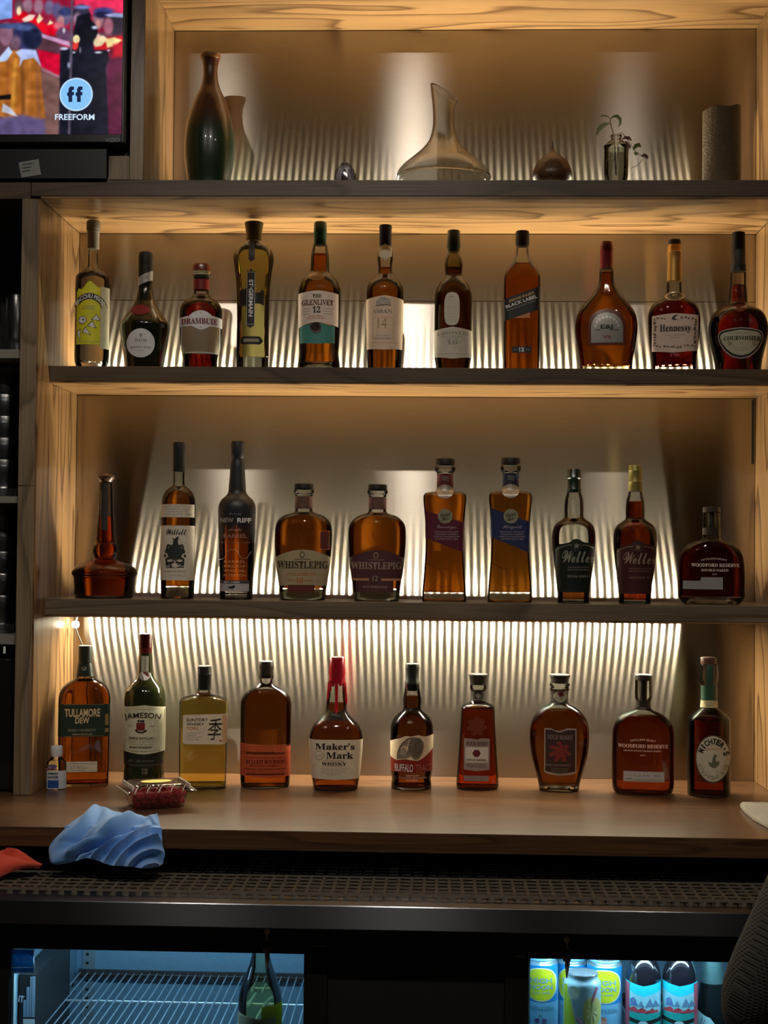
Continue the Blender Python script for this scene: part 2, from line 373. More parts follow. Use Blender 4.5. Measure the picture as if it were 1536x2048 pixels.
        n = len(path)
        for i in range(n): j = (i+1) % n; Fc.append((2*i, 2*i+1, 2*j+1, 2*j))
        return mk('border', V, Fc, m, lab)
# ================================================================== STRUCTURE
def struct(o, label=None): return tag(o, label, None, None, 'structure')
FL = 0.0
struct(box('floor', (-2.6, 2.2, -4.2, .9, FL-.05, FL), mat('floor_tile_dark', (.07, .06, .055), .5)), 'dark bar floor')
struct(box('ceiling', (-2.6, 2.2, -4.2, .9, CEIL, CEIL+.05), mat('ceiling_dark', (.06, .05, .045), .9)), 'dark ceiling over the bar')
struct(box('wall_back', (-2.6, 2.2, .46, .56, FL, CEIL), DARK), 'dark wall behind the shelving')
struct(box('wall_front', (-2.6, 2.2, -4.3, -4.2, FL, CEIL), mat('room_wall_front', (.10, .085, .07), .9)), 'dim far wall of the room')
struct(box('wall_left', (-2.7, -2.6, -4.2, .9, FL, CEIL), mat('room_wall_side', (.08, .07, .06), .9)), 'dim side wall')
struct(box('wall_right', (2.2, 2.3, -4.2, .9, FL, CEIL), MATS['room_wall_side']), 'dim side wall')
# ceiling downlights
for i, x in enumerate(LAMP_X):
    r = root('ceiling_light', (x, LAMP_Y, CEIL-.03), ['round ceiling downlight, leftmost of the row over the bar', 'round ceiling downlight, middle of the row over the bar', 'round ceiling downlight, rightmost of the row over the bar'][i], 'light', 'downlights over the bar')
    MB().lathe([(.045, .0), (.048, .03), (.044, .03), (.024, .012), (.024, .0)], 32, cap=False).mk('trim_ring', mat('lamp_trim', (.5, .5, .5), .4), r, 30)
    MB().lathe([(.018, .004), (.018, .012)], 24).mk('lens', glow('downlight_lens_%d' % i, (1, .9, .78), LAMP*6*(.75, 1.15, .25)[i]), r)
# ------------------------------------------------------------------ shelving unit
U = root('shelving_unit', (0, 0, 0), 'backlit wooden bar shelving with brushed steel back panels and three long shelves', 'shelving')
def ub(name, b, m, bev=.0008): return box(name, b, m, U, bev)
TOPZ = CEIL-.01
# outer left post: two boards meeting at a seam, with front faces greyed in colour for weak room light
zseam = at(58, 972, 0).z
ub('post', (XPL, XL-.004, -.001, .02, ZC, zseam-.0006), EDGEV); ub('post', (XPL, XL-.004, -.001, .02, zseam+.0006, S1B), EDGEV)
ub('post_core', (XPL, XL-.0182, .0202, D+.02, ZC, S1B), MATTE)
# side linings (lit inner faces)
LT = .018
for z0, z1 in ((ZC, S3B), (S3B, S2B), (S2B, S1B)):
    ub('side_panel', (XL-LT, XL, -.0005 if 0 else .0, D, z0+.0002, z1-.0002), WOODV if z0 > S3B-.01 else wood('wood_vertical_low', 'z', seed=8.8, cross=8))
for z0, z1 in ((ZC, S3B), (S3B, S2B), (S2B, S1B)):
    ub('side_panel', (XR, XR+LT, 0, D, z0+.0002, z1-.0002), wood('wood_vertical_right', 'z', seed=6.3))
ub('post', (XR+LT+.0002, XR+.075, -.001, .02, ZC, ZTOP+.1), EDGEV); ub('post_core', (XR+LT+.0002, XR+.075, .0202, D+.02, ZC, ZTOP+.1), MATTE)
# top niche linings
ub('side_panel', (XT-.028, XT-.0002, -.001, .0, S1T, ZTOP+.03), wood('greyed_edge_top', 'z', light=(.36, .25, .15), dark=(.2, .13, .08), seed=2.2)); ub('side_panel', (XT-.02, XT, 0, D, S1T, ZTOP+.018), WOODV)  # front edge: same wood, grey of the room light put into its colour
ub('side_panel', (XR, XR+LT, 0, D, S1T, ZTOP+.018), wood('wood_vertical_right', 'z'))
ub('top_board', (XT, XR, 0, D, ZTOP, ZTOP+.018), SOFFIT); ub('top_board_edge', (XT-.028, XR+.075, -.001, -.0002, ZTOP+.002, ZTOP+.037), EDGEH)
# top shelf, flush with the posts, runs on to the left past a joint
xj = at(62, 380, 0).x
ub('shelf', (xj+.0006, XR+.075, 0, D-.0006, S1B+.006, S1T), EDGEH); ub('shelf', (-1.75, xj-.0006, 0, D-.0006, S1B, S1T), EDGEH)
ub('soffit', (XL, XR, .0008, D, S1B, S1B+.0058), SOFFIT)
# middle shelves are set back from the posts
ub('shelf', (XL, XR, Y2, D-.0006, S2B+.004, S2T), EDGEH); ub('soffit', (XL, XR, Y2+.0008, D, S2B, S2B+.0038), SOFFIT)
ub('shelf', (XL, XR, Y3, D-.0006, S3B+.004, S3T), wood('shelf_lower_edge', 'x', light=(.22, .17, .115), dark=(.12, .088, .06), rough=.35, coat=.5, seed=1.9)); ub('soffit', (XL, XR, Y3+.0008, D, S3B, S3B+.0038), SOFFIT)
# brushed steel back panels
def panel(x0, x1, z0, z1):
    o = box('back_panel', (x0, x1, D, D+.004, z0, z1), STEELP, U); uvpanel(o); return o
panel(XT+.001, XR-.001, S1T-.03, ZTOP-.0015)
zs = at(800, 602, D).z
panel(XL+.001, XR-.001, S2T-.03, zs-.0007); panel(XL+.001, XR-.001, zs+.0007, S1B-.0015)
panel(XL+.001, XR-.001, S3T-.03, S2B-.0015); panel(XL+.001, XR-.001, ZC, S3B-.0015)
box('backing_board', (XL-.03, XR+.06, D+.006, D+.018, ZC, ZTOP+.02), MATTE, U)
# dark reveal at the right top corner of the third niche
box('reveal_gap', (XR-.0075, XR-.0035, D-.004, D-.0005, at(1508, 928, D).z, S2B-.004), BLACK, U)
# left bay: tv recess above, glassware cubbies below
ub('post', (XT-.062, XT-.0285, .03, .055, S1T, ZTOP+.1), wood('grey_post_tv', 'z', light=(.17, .14, .105), dark=(.08, .062, .045), rough=.5, coat=0, seed=3.9))  # post in a darker, greyer wood tone
ub('spacer_block', (XT-.071, XT-.0285, -.002, .028, S1T, at(270, 312, 0).z), EDGEV)
box('tv_recess_back', (-1.75, XT-.063, .3, .31, S1T, ZTOP+.1), MATTE, U)
bx = [at(5, y, 0).z for y in (697, 715, 992, 1006, 1272, 1290)]
for a, b in ((1, 0), (3, 2), (5, 4)): ub('shelf', (-1.75, XPL-.0008, .012, D, bx[a], bx[b]), mat('cubby_shelf_grey', (.27, .25, .22), .5))
box('cubby_back', (-1.75, XPL-.001, D, D+.01, ZC, S1B), mat('cubby_dark', (.035, .037, .038), .4), U); ub('post', (-1.80, -1.7505, 0, D, ZC, S1B), EDGEV)
# ------------------------------------------------------------------ LED strips
def led(n, x0, x1, y, z, up, power, label, chan=True):
    r = root('led_strip', (0, 0, 0), label, 'light', 'warm led strips along the steel back panels')
    s = 1 if up else -1
    MB().box(x0, x1, y-.005, y+.005, z, z+s*.0012).mk('tape', mat('led_tape', (.7, .68, .6), .5), r)
    m = MB(); fc = MB(); k = int((x1-x0)/.0166)
    for i in range(k):
        x = x0+.008+i*.0166; a, b = sorted((z+s*.0014, z+s*.0026)); m.box(x-.003, x+.003, y-.003, y+.003, a, b); c = z+s*.0028
        q = [(x-.0027, y-.0027, c), (x+.0027, y-.0027, c), (x+.0027, y+.0027, c), (x-.0027, y+.0027, c)]; fc.add(q if s > 0 else q[::-1], [(0, 1, 2, 3)])
    o = m.mk('diode_body', mat('diode_white', (.7, .68, .6), .4), r); o['kind'] = 'stuff'
    gm_ = glow('led_%d' % n, LED_COL, power*2); gm_.cycles.emission_sampling = 'FRONT'
    o = fc.mk('diode_lens', gm_, r); o['kind'] = 'stuff'
    if chan: MB().box(x0, x1, y-.0085, y-.007, min(z, z+s*.0075), max(z, z+s*.0075)).mk('channel_lip', mat('led_channel', (.42, .36, .34), .3, .7), r)
    return r
YL = D-.05
led(1, at(430, 350, D).x, at(1405, 350, D).x, YL, S1T+.0003, True, LED_POWER[1], 'led strip hidden behind the decor shelf, under the decanter', False)
led(2, XL+.03, XR-.05, YL, S2T+.0003, True, LED_POWER[2], 'led strip behind the shelf with the yellow monster label bottle', False)
led(3, at(245, 1190, D).x, at(1375, 1190, D).x, YL, S3T+.0003, True, LED_POWER[3], 'led strip glowing behind the shelf of the onion-shaped bottle', True)
x0 = at(162, 1240, D).x
r = led(4, x0, at(1388, 1245, D).x, YL-.008, S3B-.0003, False, LED_POWER[4], 'led strip glowing under the lowest shelf with a loose lit end at its left', False)
p = at(151, 1249, .27); q = at(165, 1290, .27)
MB().lathe([(.002, p.z-.008), (.007, p.z-.006), (.009, p.z), (.007, p.z+.006), (.002, p.z+.008)], 14, (p.x, p.y)).mk('loose_end', glow('led_loose', LED_COL, 9), r, 60)
MB().tube([(p.x, p.y, p.z-.006), ((p.x*2+q.x)/3, p.y, p.z-.02), (q.x, q.y, q.z), (q.x+.012, .29, ZC+.12), (q.x+.012, .315, ZC+.002)], .0014, 6).mk('wire', BLACK, r, 60)
MB().tube([(x0, YL-.008, S3B-.004), ((x0+p.x)/2, .29, S3B-.008), (p.x, p.y, p.z)], .0016, 6).mk('lead', mat('white_wire', (.7, .7, .66), .4), r, 60)
# ------------------------------------------------------------------ counters
o = box('wooden_counter', (-2.2, 1.9, YC, D-.0005, ZCB, ZC-.0002), COUNTER, None, .0012)
tag(o, 'long glossy brown wooden counter under the lowest row of bottles', 'counter')
ST = root('steel_counter', (0, 0, 0), 'low stainless steel work counter with a straight front edge, under the rubber mat', 'counter')
o = box('worktop', (-2.2, 1.9, -.48, .1, ZST-.04, ZST), STEELE, ST, .0015); uvpanel(o)
box('splash_board', (-2.2, 1.9, .1, .112, ZST, ZCB-.0005), MATTE, ST)
# perforated rubber bar mat
mt = MB(); X0, X1, YA, YB = -1.02, .93, -.436, -.10
CW = .0222; nx = int((X1-X0)/CW); MATH = .0105; z0 = ZST+.0006; ny = 13; rp = (YB-YA)/ny
for i in range(nx+1): x = X0+i*CW; mt.box(x-.0026, x+.0026, YA, YB, z0+MATH-.0022, z0+MATH)
for j in range(ny+1): y = YA+j*rp; mt.box(X0, X1, y-.0034, y+.0034, z0+MATH-.0024, z0+MATH-.0002)
for i in range(nx+1):
    for j in range(0, ny+1, 2): mt.box(X0+i*CW-.003, X0+i*CW+.003, YA+j*rp-.0022, YA+j*rp+.003, z0, z0+MATH-.0024)
mt.box(X0, X1, YA-.0045, YA-.0036, z0+MATH-.0035, z0+MATH+.0004)
for i in range(nx): mt.box(X0+i*CW+.001, X0+i*CW+.0085, YA-.0045, YA-.0036, z0, z0+MATH-.0036)
o = mt.mk('bar_mat', mat('black_rubber', (.14, .115, .085), .3, spec=.8, bump=(400, .25, .001)))
tag(o, 'long black perforated rubber bar mat lying on the steel counter', 'mat')
# ================================================================== TELEVISION
TVY = -.03
xs1 = at(244, 200, TVY).x; zs0 = at(200, 269, TVY).z; zb0 = at(200, 285, TVY).z; xb1 = XT-.0335
TVR = root('television', (0, 0, 0), 'black flat television showing a choir in red robes, at the upper left', 'television')
TW, TH = .89, .51
MB().box(xs1-TW, xb1, TVY+.006, TVY+.05, zb0, zs0+TH+.012, .003).mk('housing', BLACK, TVR, 30)
m = MB(); m.box(xs1, xb1, TVY-.003, TVY+.0059, zb0, zs0+TH+.012, .001); m.box(xs1-TW-.012, xs1-TW, TVY-.003, TVY+.0059, zb0, zs0+TH+.012, .001)
m.box(xs1-TW, xs1, TVY-.003, TVY+.0059, zb0, zs0, .001); m.box(xs1-TW, xs1, TVY-.003, TVY+.0059, zs0+TH, zs0+TH+.012, .001)
m.mk('bezel', mat('tv_bezel', (.018, .016, .018), .3), TVR, 30)
# picture: painted as soft shapes into vertex colours of the screen grid, in photo-pixel units
W0, W1, H0, H1 = -8, 244, -20, 269
nx_, ny_ = W1-W0+1, H1-H0+1
gx, gy = np.meshgrid(np.arange(W0, W1+1, dtype=float), np.arange(H0, H1+1, dtype=float))
img = np.zeros((ny_, nx_, 3)); img[:] = (96, 60, 78)
def sdpoly(P):
    P = np.array(P, float); d = np.full(gx.shape, 1e9); s = np.ones(gx.shape)
    for i in range(len(P)):
        a, b = P[i], P[i-1]; e = b-a; wx, wy = gx-a[0], gy-a[1]; t = np.clip((wx*e[0]+wy*e[1])/(e@e+1e-9), 0, 1)
        d = np.minimum(d, (wx-e[0]*t)**2+(wy-e[1]*t)**2)
        c1 = gy >= a[1]; c2 = gy < b[1]; c3 = e[0]*wy > e[1]*wx
        s = np.where((c1 & c2 & c3) | (~c1 & ~c2 & ~c3), -s, s)
    return s*np.sqrt(d)
def blend(d, col, soft):
    a = np.clip(.5-d/soft, 0, 1)[..., None]; img[:] = img*(1-a)+np.array(col, float)*a
def pol(P, col, soft=2.5): blend(sdpoly(P), col, soft)
def ell(cx, cy, rx, ry, col, soft=3): blend((np.hypot((gx-cx)/rx, (gy-cy)/ry)-1)*min(rx, ry), col, soft)
pol([(-10, -25), (250, -25), (250, 60), (100, 60), (-10, 40)], (150, 30, 60), 8)
pol([(145, -25), (250, -25), (250, 22), (190, 28), (145, 10)], (236, 50, 92), 4)
pol([(-10, -25), (16, -25), (16, 30), (-10, 34)], (130, 165, 235), 2)
for x, y, c in ((30, 6, (96, 70, 80)), (48, 4, (150, 110, 130)), (70, 6, (160, 115, 135)), (92, 8, (110, 95, 130)), (108, 14, (90, 85, 130))): ell(x, y, 10, 15, c, 5)
pol([(16, 30), (40, 16), (72, 34), (88, 44), (112, 44), (112, 66), (96, 70), (70, 52), (45, 40)], (214, 14, 30), 4)
pol([(36, 32), (52, 22), (64, 24), (58, 34), (42, 40)], (235, 205, 190)); ell(30, 15, 5, 9, (240, 215, 170)); pol([(66, 34), (72, 20), (80, 32), (70, 42)], (240, 222, 170)); pol([(88, 46), (94, 34), (101, 40), (92, 48)], (245, 230, 170))
pol([(76, 48), (92, 44), (112, 42), (114, 60), (96, 70), (78, 58)], (222, 8, 40), 4)
ell(122, 26, 17, 20, (96, 84, 118), 6); ell(126, 17, 14, 9, (48, 55, 100), 5); ell(116, 36, 7, 10, (190, 135, 140), 5); ell(112, 46, 10, 8, (200, 100, 110), 6)
pol([(105, 60), (118, 48), (134, 55), (136, 80), (118, 82)], (100, 70, 100), 4); ell(123, 56, 2.5, 5, (235, 230, 240))
ell(158, 24, 18, 22, (52, 50, 72), 5); ell(150, 34, 8, 15, (150, 115, 140), 5); ell(160, 8, 17, 4, (110, 120, 180), 3)
ell(194, 32, 12, 20, (150, 105, 120), 5); ell(204, 17, 21, 8, (60, 66, 130), 5); ell(200, 24, 16, 7, (30, 28, 60), 5); ell(192, 44, 6, 9, (205, 140, 130), 4)
ell(228, 42, 24, 22, (55, 48, 62), 5); ell(214, 48, 10, 17, (175, 105, 125), 5); pol([(206, 24), (228, 20), (246, 22), (246, 30), (216, 28)], (160, 170, 220), 3)
pol([(112, 82), (246, 66), (246, 110), (180, 110)], (205, 18, 36), 6)
pol([(176, 74), (204, 66), (214, 74), (200, 88), (188, 90)], (238, 214, 170)); pol([(208, 74), (226, 70), (243, 76), (228, 88), (212, 92)], (244, 222, 150)); pol([(178, 70), (192, 62), (204, 70), (190, 72)], (235, 190, 170), 4)
pol([(-10, 66), (110, 66), (116, 150), (100, 270), (-10, 270)], (88, 56, 68), 6); pol([(70, 95), (118, 105), (118, 140), (112, 150), (74, 130)], (206, 8, 52), 5)
pol([(76, 62), (132, 78), (140, 84), (138, 90), (78, 70)], (200, 150, 190), 2.5); pol([(78, 130), (118, 150), (118, 156), (78, 138)], (160, 110, 120), 3)
pol([(76, 138), (118, 156), (118, 270), (76, 270)], (118, 84, 80), 4)
pol([(216, 95), (250, 82), (250, 280), (200, 280)], (88, 22, 58), 10); pol([(225, 85), (250, 80), (250, 110), (222, 112)], (200, 20, 45), 8)
# carved dark chair back and figure in front of it
pol([(142, 60), (150, 26), (176, 20), (180, 50), (186, 62), (182, 95), (150, 95)], (20, 20, 34), 4); ell(172, 58, 20, 22, (16, 18, 30), 4)
pol([(116, 98), (134, 92), (150, 98), (160, 75), (180, 76), (186, 96), (214, 96), (216, 116), (210, 130), (218, 280), (116, 280)], (22, 24, 40), 4)
ell(149, 74, 7, 9, (245, 226, 170), 2); pol([(140, 84), (154, 80), (152, 92), (144, 96)], (225, 60, 60), 3); ell(124, 93, 8, 3, (190, 195, 225), 2); ell(194, 101, 7, 2, (225, 230, 250), 2); ell(186, 50, 6, 3.5, (190, 200, 230), 3); ell(215, 97, 3, 2, (220, 220, 240), 2); ell(144, 101, 3, 2, (225, 225, 240), 2); ell(157, 96, 2, 6, (120, 120, 130), 2)
pol([(137, -25), (141, -25), (141, 150), (139, 280), (134, 280), (135, 150)], (92, 82, 100), 2.5); ell(134, 127, 3, 6, (150, 155, 185), 3)
# near singers in ochre gowns
pol([(-10, 110), (20, 96), (60, 96), (76, 125), (80, 180), (88, 235), (60, 245), (30, 235), (12, 240), (-10, 230)], (168, 100, 40), 4)
for a, b, c in ((22, 14, (205, 140, 55)), (34, 40, (116, 68, 34)), (52, 44, (190, 118, 58)), (66, 70, (140, 85, 52)), (6, 4, (150, 84, 40))): pol([(a, 112), (a+5, 112), (b+9, 236), (b, 236)], c, 7)
pol([(24, 100), (42, 90), (66, 96), (78, 130), (62, 112), (40, 116), (33, 130), (34, 112)], (170, 185, 235), 2.5); pol([(-10, 112), (10, 88), (18, 100), (6, 118), (-10, 120)], (180, 200, 240), 3)
ell(46, 66, 29, 28, (52, 54, 92), 4); ell(58, 72, 20, 22, (30, 36, 62), 6); ell(24, 80, 10, 14, (110, 82, 100), 6); ell(40, 50, 18, 6, (80, 95, 150), 5); ell(4, 62, 14, 24, (140, 98, 120), 5); pol([(-10, 42), (30, 40), (38, 46), (14, 52), (-10, 50)], (70, 84, 130), 3)
pol([(-10, 235), (40, 228), (86, 238), (90, 280), (-10, 280)], (90, 78, 118), 8); pol([(-10, 190), (16, 186), (16, 196), (-10, 198)], (20, 18, 20), 2); pol([(0, 205), (16, 214), (30, 232), (-2, 222)], (190, 195, 215), 3)
ell(150, 187, 35, 35, (26, 40, 80), 2.0); ell(150, 187, 34, 34, (205, 235, 255), 1.6); ell(150, 187, 31.5, 31.5, (134, 196, 250), 1.6)
rgn = np.random.RandomState(4); nz = rgn.rand(ny_//9+2, nx_//9+2); nzf = nz[(np.arange(ny_)/9).astype(int)][:, (np.arange(nx_)/9).astype(int)]
for _ in range(5): nzf = (nzf+np.roll(nzf, 2, 0)+np.roll(nzf, -2, 0)+np.roll(nzf, 2, 1)+np.roll(nzf, -2, 1))/5
nzf = (nzf-nzf.mean())/nzf.std(); mk_ = (np.hypot(gx-150, gy-187) < 38)[..., None]; sh = img*(1+.045*nzf[..., None])+2.5*np.roll(nzf, 5, 1)[..., None]; img = np.where(mk_, img, sh)
for _ in range(2):
    bl_ = (img+np.roll(img, 1, 0)+np.roll(img, -1, 0)+np.roll(img, 1, 1)+np.roll(img, -1, 1))/5; bl_[0], bl_[-1], bl_[:, 0], bl_[:, -1] = img[0], img[-1], img[:, 0], img[:, -1]; img = np.where(mk_, img, bl_)
lin = np.clip(img/255, 0, 1)**2.2
zc_ = np.array([at(120, y, TVY).z for y in (H0, H1)]); xx0, xx1 = xs1-(W1-W0)*(TVY+CD)/F, xs1
X = np.concatenate([[xs1-TW], np.linspace(xx0, xx1, nx_)]); Zr = np.concatenate([[zs0+TH], np.linspace(zs0+(H1-H0)*(TVY+CD)/F, zs0, ny_)])
lin = np.concatenate([lin[:, :1], lin], 1); lin = np.concatenate([lin[:1], lin], 0); nyy, nxx = lin.shape[:2]
VX, VZ = np.meshgrid(X, Zr); vs = np.stack([VX.ravel(), np.full(VX.size, TVY), VZ.ravel()], 1)
idx = np.arange(nyy*nxx).reshape(nyy, nxx); fs = np.stack([idx[1:, :-1], idx[1:, 1:], idx[:-1, 1:], idx[:-1, :-1]], -1).reshape(-1, 4)
me = bpy.data.meshes.new('screen'); me.from_pydata(vs.tolist(), [], fs.tolist()); at_ = me.color_attributes.new('pic', 'FLOAT_COLOR', 'POINT')
at_.data.foreach_set('color', np.concatenate([lin.reshape(-1, 3), np.ones((nyy*nxx, 1))], 1).ravel().astype(np.float32))
sm = bpy.data.materials.new('screen_picture'); sm.use_nodes = True; nt = sm.node_tree; pb = nt.nodes['Principled BSDF']; va = nt.nodes.new('ShaderNodeVertexColor'); va.layer_name = 'pic'
pb.inputs['Base Color'].default_value = (.01, .01, .01, 1); pb.inputs['Roughness'].default_value = .2
nt.links.new(va.outputs[0], pb.inputs['Emission Color']); pb.inputs['Emission Strength'].default_value = 1.0; me.materials.append(sm); sm.cycles.emission_sampling = 'NONE'
scn = bpy.data.objects.new('screen', me); COL.objects.link(scn); scn.parent = TVR
def flat_text(parent, st, cx, cy, w_, h_, Y, m, bold=.012, name='lettering', rot=0, pl=None):
    v, f = textmesh(st, cx, cy, w_, h_, bold, 0, rot); V = []
    for x, y in v: p = at(x, y, Y); V.append(p)
    return mk(name, V, f, m, parent)
navy = glow('screen_navy', (.012, .02, .06), 1); pale = glow('screen_pale', (.62, .8, 1), 1)
flat_text(scn, 'FREEFORM', 149.5, 234, 79, 12, TVY-.0006, pale, .02, 'channel_name')
def flat(parent, pts, Y, m, name): return mk(name, [at(x, y, Y) for x, y in pts], [tuple(range(len(pts)))], m, parent)
for dx in (0, 17):   # the two f letters of the round emblem
    flat(scn, [(137+dx, 204), (137+dx, 194), (134+dx, 190), (134+dx, 186), (137+dx, 184), (137+dx, 178), (140+dx, 173), (148+dx, 173), (148+dx, 180), (144.5+dx, 180), (144.5+dx, 184), (148+dx, 184), (148+dx, 190), (144.5+dx, 191), (144.5+dx, 204)], TVY-.0006, navy, 'emblem_letter')
flat_text(TVR, 'VIZIO', 225, 280, 29, 8, TVY-.0036, mat('tv_logo', (.22, .21, .22), .3), .02, 'lettering')
# soundbar-like black panel below the set, with a small paper card
o = box('black_panel', (-1.72, XT-.073, -.012, .02, S1T+.0004, zb0-.004), mat('black_satin_panel', (.008, .008, .009), .4)); tag(o, 'long black panel under the television', 'panel')
V = [at(x, y, -.0135) for x, y in ((37, 325), (77, 318), (82, 349), (43, 355))]; o = mk('card', V+[v+Vector((0, .0006, 0)) for v in V], [(3, 2, 1, 0), (4, 5, 6, 7), (0, 1, 5, 4), (1, 2, 6, 5), (2, 3, 7, 6), (3, 0, 4, 7)], mat('grey_card', (.32, .32, .30), .6))
tag(o, 'small tilted grey card with printed lines, on the black panel under the television', 'card')
for i, y in enumerate((327, 334, 341)):
    a, b_ = 45-i*.2, 66-i*3; mk('printed_line', [at(x, yy, -.0141) for x, yy in ((a, y+1.5), (b_, y-1.5), (b_, y+.5), (a, y+3.5))], [(0, 1, 2, 3)], INK, o)
p = at(215, 358, .0); o = box('paper_scrap', (p.x-.004, p.x+.004, .002, .008, S1T+.0003, S1T+.004), WHITE); tag(o, 'tiny white scrap on the shelf under the television', 'scrap')
# ================================================================== DECOR ON THE TOP SHELF
def lathe_thing(name, cx, Y, zb, prof, m, label, cat, **kw):
    s = (Y+CD)/F; x = at(cx, 300, Y).x; r = root(name, (x, Y, zb), label, cat)
    return r, s
def grad_mat(name, zc, a, b, rough, w=.02):
    m, nt, bs = nodes(name); tc = nt.nodes.new('ShaderNodeTexCoord'); sp = nt.nodes.new('ShaderNodeSeparateXYZ'); no = nt.nodes.new('ShaderNodeTexNoise'); no.inputs['Scale'].default_value = 14
    ad = nt.nodes.new('ShaderNodeMath'); ad.operation = 'MULTIPLY_ADD'; ad.inputs[1].default_value = .02; nt.links.new(tc.outputs['Object'], no.inputs[0]); nt.links.new(tc.outputs['Object'], sp.inputs[0])
    nt.links.new(no.outputs['Fac'], ad.inputs[0]); nt.links.new(sp.outputs['Z'], ad.inputs[2])
    mr = nt.nodes.new('ShaderNodeMapRange'); mr.inputs[1].default_value = zc-w; mr.inputs[2].default_value = zc+w; nt.links.new(ad.outputs[0], mr.inputs[0])
    mx = nt.nodes.new('ShaderNodeMix'); mx.data_type = 'RGBA'; mx.inputs[6].default_value = (*a, 1); mx.inputs[7].default_value = (*b, 1); nt.links.new(mr.outputs[0], mx.inputs[0]); nt.links.new(mx.outputs[2], bs.inputs['Base Color'])
    bs.inputs['Roughness'].default_value = rough; bs.inputs['Coat Weight'].default_value = 1; bs.inputs['Coat Roughness'].default_value = .03; return m
YT = .15
vase = Bottle('vase', 418, 360, [(110, 20), (114, 20.5), (121, 17.5), (137, 14.5), (156, 15), (176, 20), (195, 29), (217, 37), (244, 45), (277, 50), (312, 50), (340, 47), (366, 43)], 'tall narrow-necked ceramic vase, dark green with a brown glazed neck', None, 'vase', YT, S1T, solid=grad_mat('vase_glaze', .168, (.012, .030, .014), (.075, .022, .008), .3), sub=5)
vase.body.name = 'body'
vase.cap('rim', mat('vase_rim_brown', (.20, .08, .025), .25, coat=1), [(118, 19.5), (113, 21.3), (109.5, 20.5)])
ag = root('agate_geode', at(690, 362, .03)*1, 'small dark purple sliced agate stone with a rough rim', 'stone'); ag.location.z = S1T+.0002; ag.scale = (1, 1, (at(690, 325, .03).z-S1T)/.035)
def arcsolid(name, w_, h_, y0, y1, m, par, f=1, rough=0, seed=1):
    rg = random.Random(seed); n = 40; V = []
    for y, k in ((y0, .96), (y1, 1)):
        for i in range(n+1):
            a = math.pi*i/n; q = 1+rg.uniform(-rough, rough); V.append((-w_*math.cos(a)*k*q, y, max(0, h_*math.sin(a)**.8*k*q)))
    Fc = [(i, i+1, n+2+i, n+1+i) for i in range(n)]+[tuple(range(n, -1, -1)), tuple(range(n+1, 2*n+2))]
    return mk(name, V, Fc, m, par, 30)
arcsolid('rind', .0225, .034, -.008, .010, mat('agate_rind', (.10, .075, .055), .8, bump=(300, .8, .004)), ag, rough=.05, seed=4)
arcsolid('crystal_face', .019, .029, -.0086, -.0082, mat('agate_purple', (.06, .035, .055), .2, bump=(200, .5, .002)), ag, rough=.03)
arcsolid('banded_core', .0075, .022, -.0092, -.0088, mat('agate_core', (.025, .012, .03), .15), ag)
arcsolid('inner_band', .012, .0255, -.0089, -.0087, mat('agate_band', (.14, .10, .14), .3), ag)
dec = Bottle('decanter', 886.6, 360, [(170, 27), (185, 26), (205, 23.5), (230, 22), (251, 22), (270, 25.5), (284, 31), (300, 44), (316, 62), (329, 78), (342, 90), (352, 95), (360, 94), (365, 88)], 'clear glass wine decanter with a slanted mouth and a very wide flat base', None, 'decanter', .14, S1T, tint=(.985, .985, .975), glass='decanter_glass', sub=5)
# cut the mouth obliquely: lower the rim on the right-hand side
for v in dec.body.data.vertices:
    z0 = dec.Z(215); zt = dec.Z(170)
    if v.co.z > z0: t = (v.co.x/(.026)+1)/2; v.co.z = z0+(v.co.z-z0)*(1-.72*max(0, min(1, t)))
bm_ = dec.body.data; n_ = len(bm_.polygons)
import bmesh
b_ = bmesh.new(); b_.from_mesh(bm_); b_.faces.ensure_lookup_table(); tops = [f for f in b_.faces if len(f.verts) == NR and f.calc_center_median().z > dec.Z(220)]; bmesh.ops.delete(b_, geom=tops, context='FACES_ONLY'); b_.to_mesh(bm_); b_.free()
rim = [v.co.copy() for v in bm_.vertices if 0] ; k_ = (len(dec.rows)-1)*NR
rimpts = [bm_.vertices[k_+i].co.copy() for i in range(NR)]
MB().tube(rimpts+[rimpts[0]], .0011, 6, False).mk('rim', liquid('rim_glass', (.99, .99, .97), 1.5), dec.root, 60)
inner = [v.co.copy() for v in bm_.vertices]; nb = len(inner); mid_ = Vector((0, 0, 0)); inn = []
for i, c in enumerate(inner):
    r_ = math.hypot(c.x, c.y); q = max(.1, (r_-.0016)/max(r_, 1e-5)); inn.append((c.x*q, c.y*q, max(c.z, .0035) if c.z < dec.Z(230) else c.z))
inf = [tuple(reversed(p.vertices)) for p in bm_.polygons]; outf = [tuple(p.vertices) for p in bm_.polygons]; k_ = nb-NR
lipf = [(k_+i, k_+(i+1) % NR, nb+k_+(i+1) % NR, nb+k_+i) for i in range(NR)]
me2 = bpy.data.meshes.new('glass'); me2.from_pydata([tuple(c) for c in inner]+inn, [], outf+[tuple(i+nb for i in f) for f in inf]+lipf); me2.materials.append(liquid('blown_glass', (.99, .99, .98), 1.5)); me2.shade_smooth(); dec.body.data = me2
for y_, r_, t_ in ((357, 92.5, .0028), (354, 95, .0016)): MB().tube([(r_*dec.s*math.cos(a), r_*dec.s*math.sin(a), max(.003, dec.Z(y_))) for a in np.linspace(0, 2*math.pi, 49)], t_, 8, False).mk('base_ring', liquid('rim_glass', (.99, .99, .97), 1.5), dec.root, 60)  # glass rings added so the base edge refracts bright light
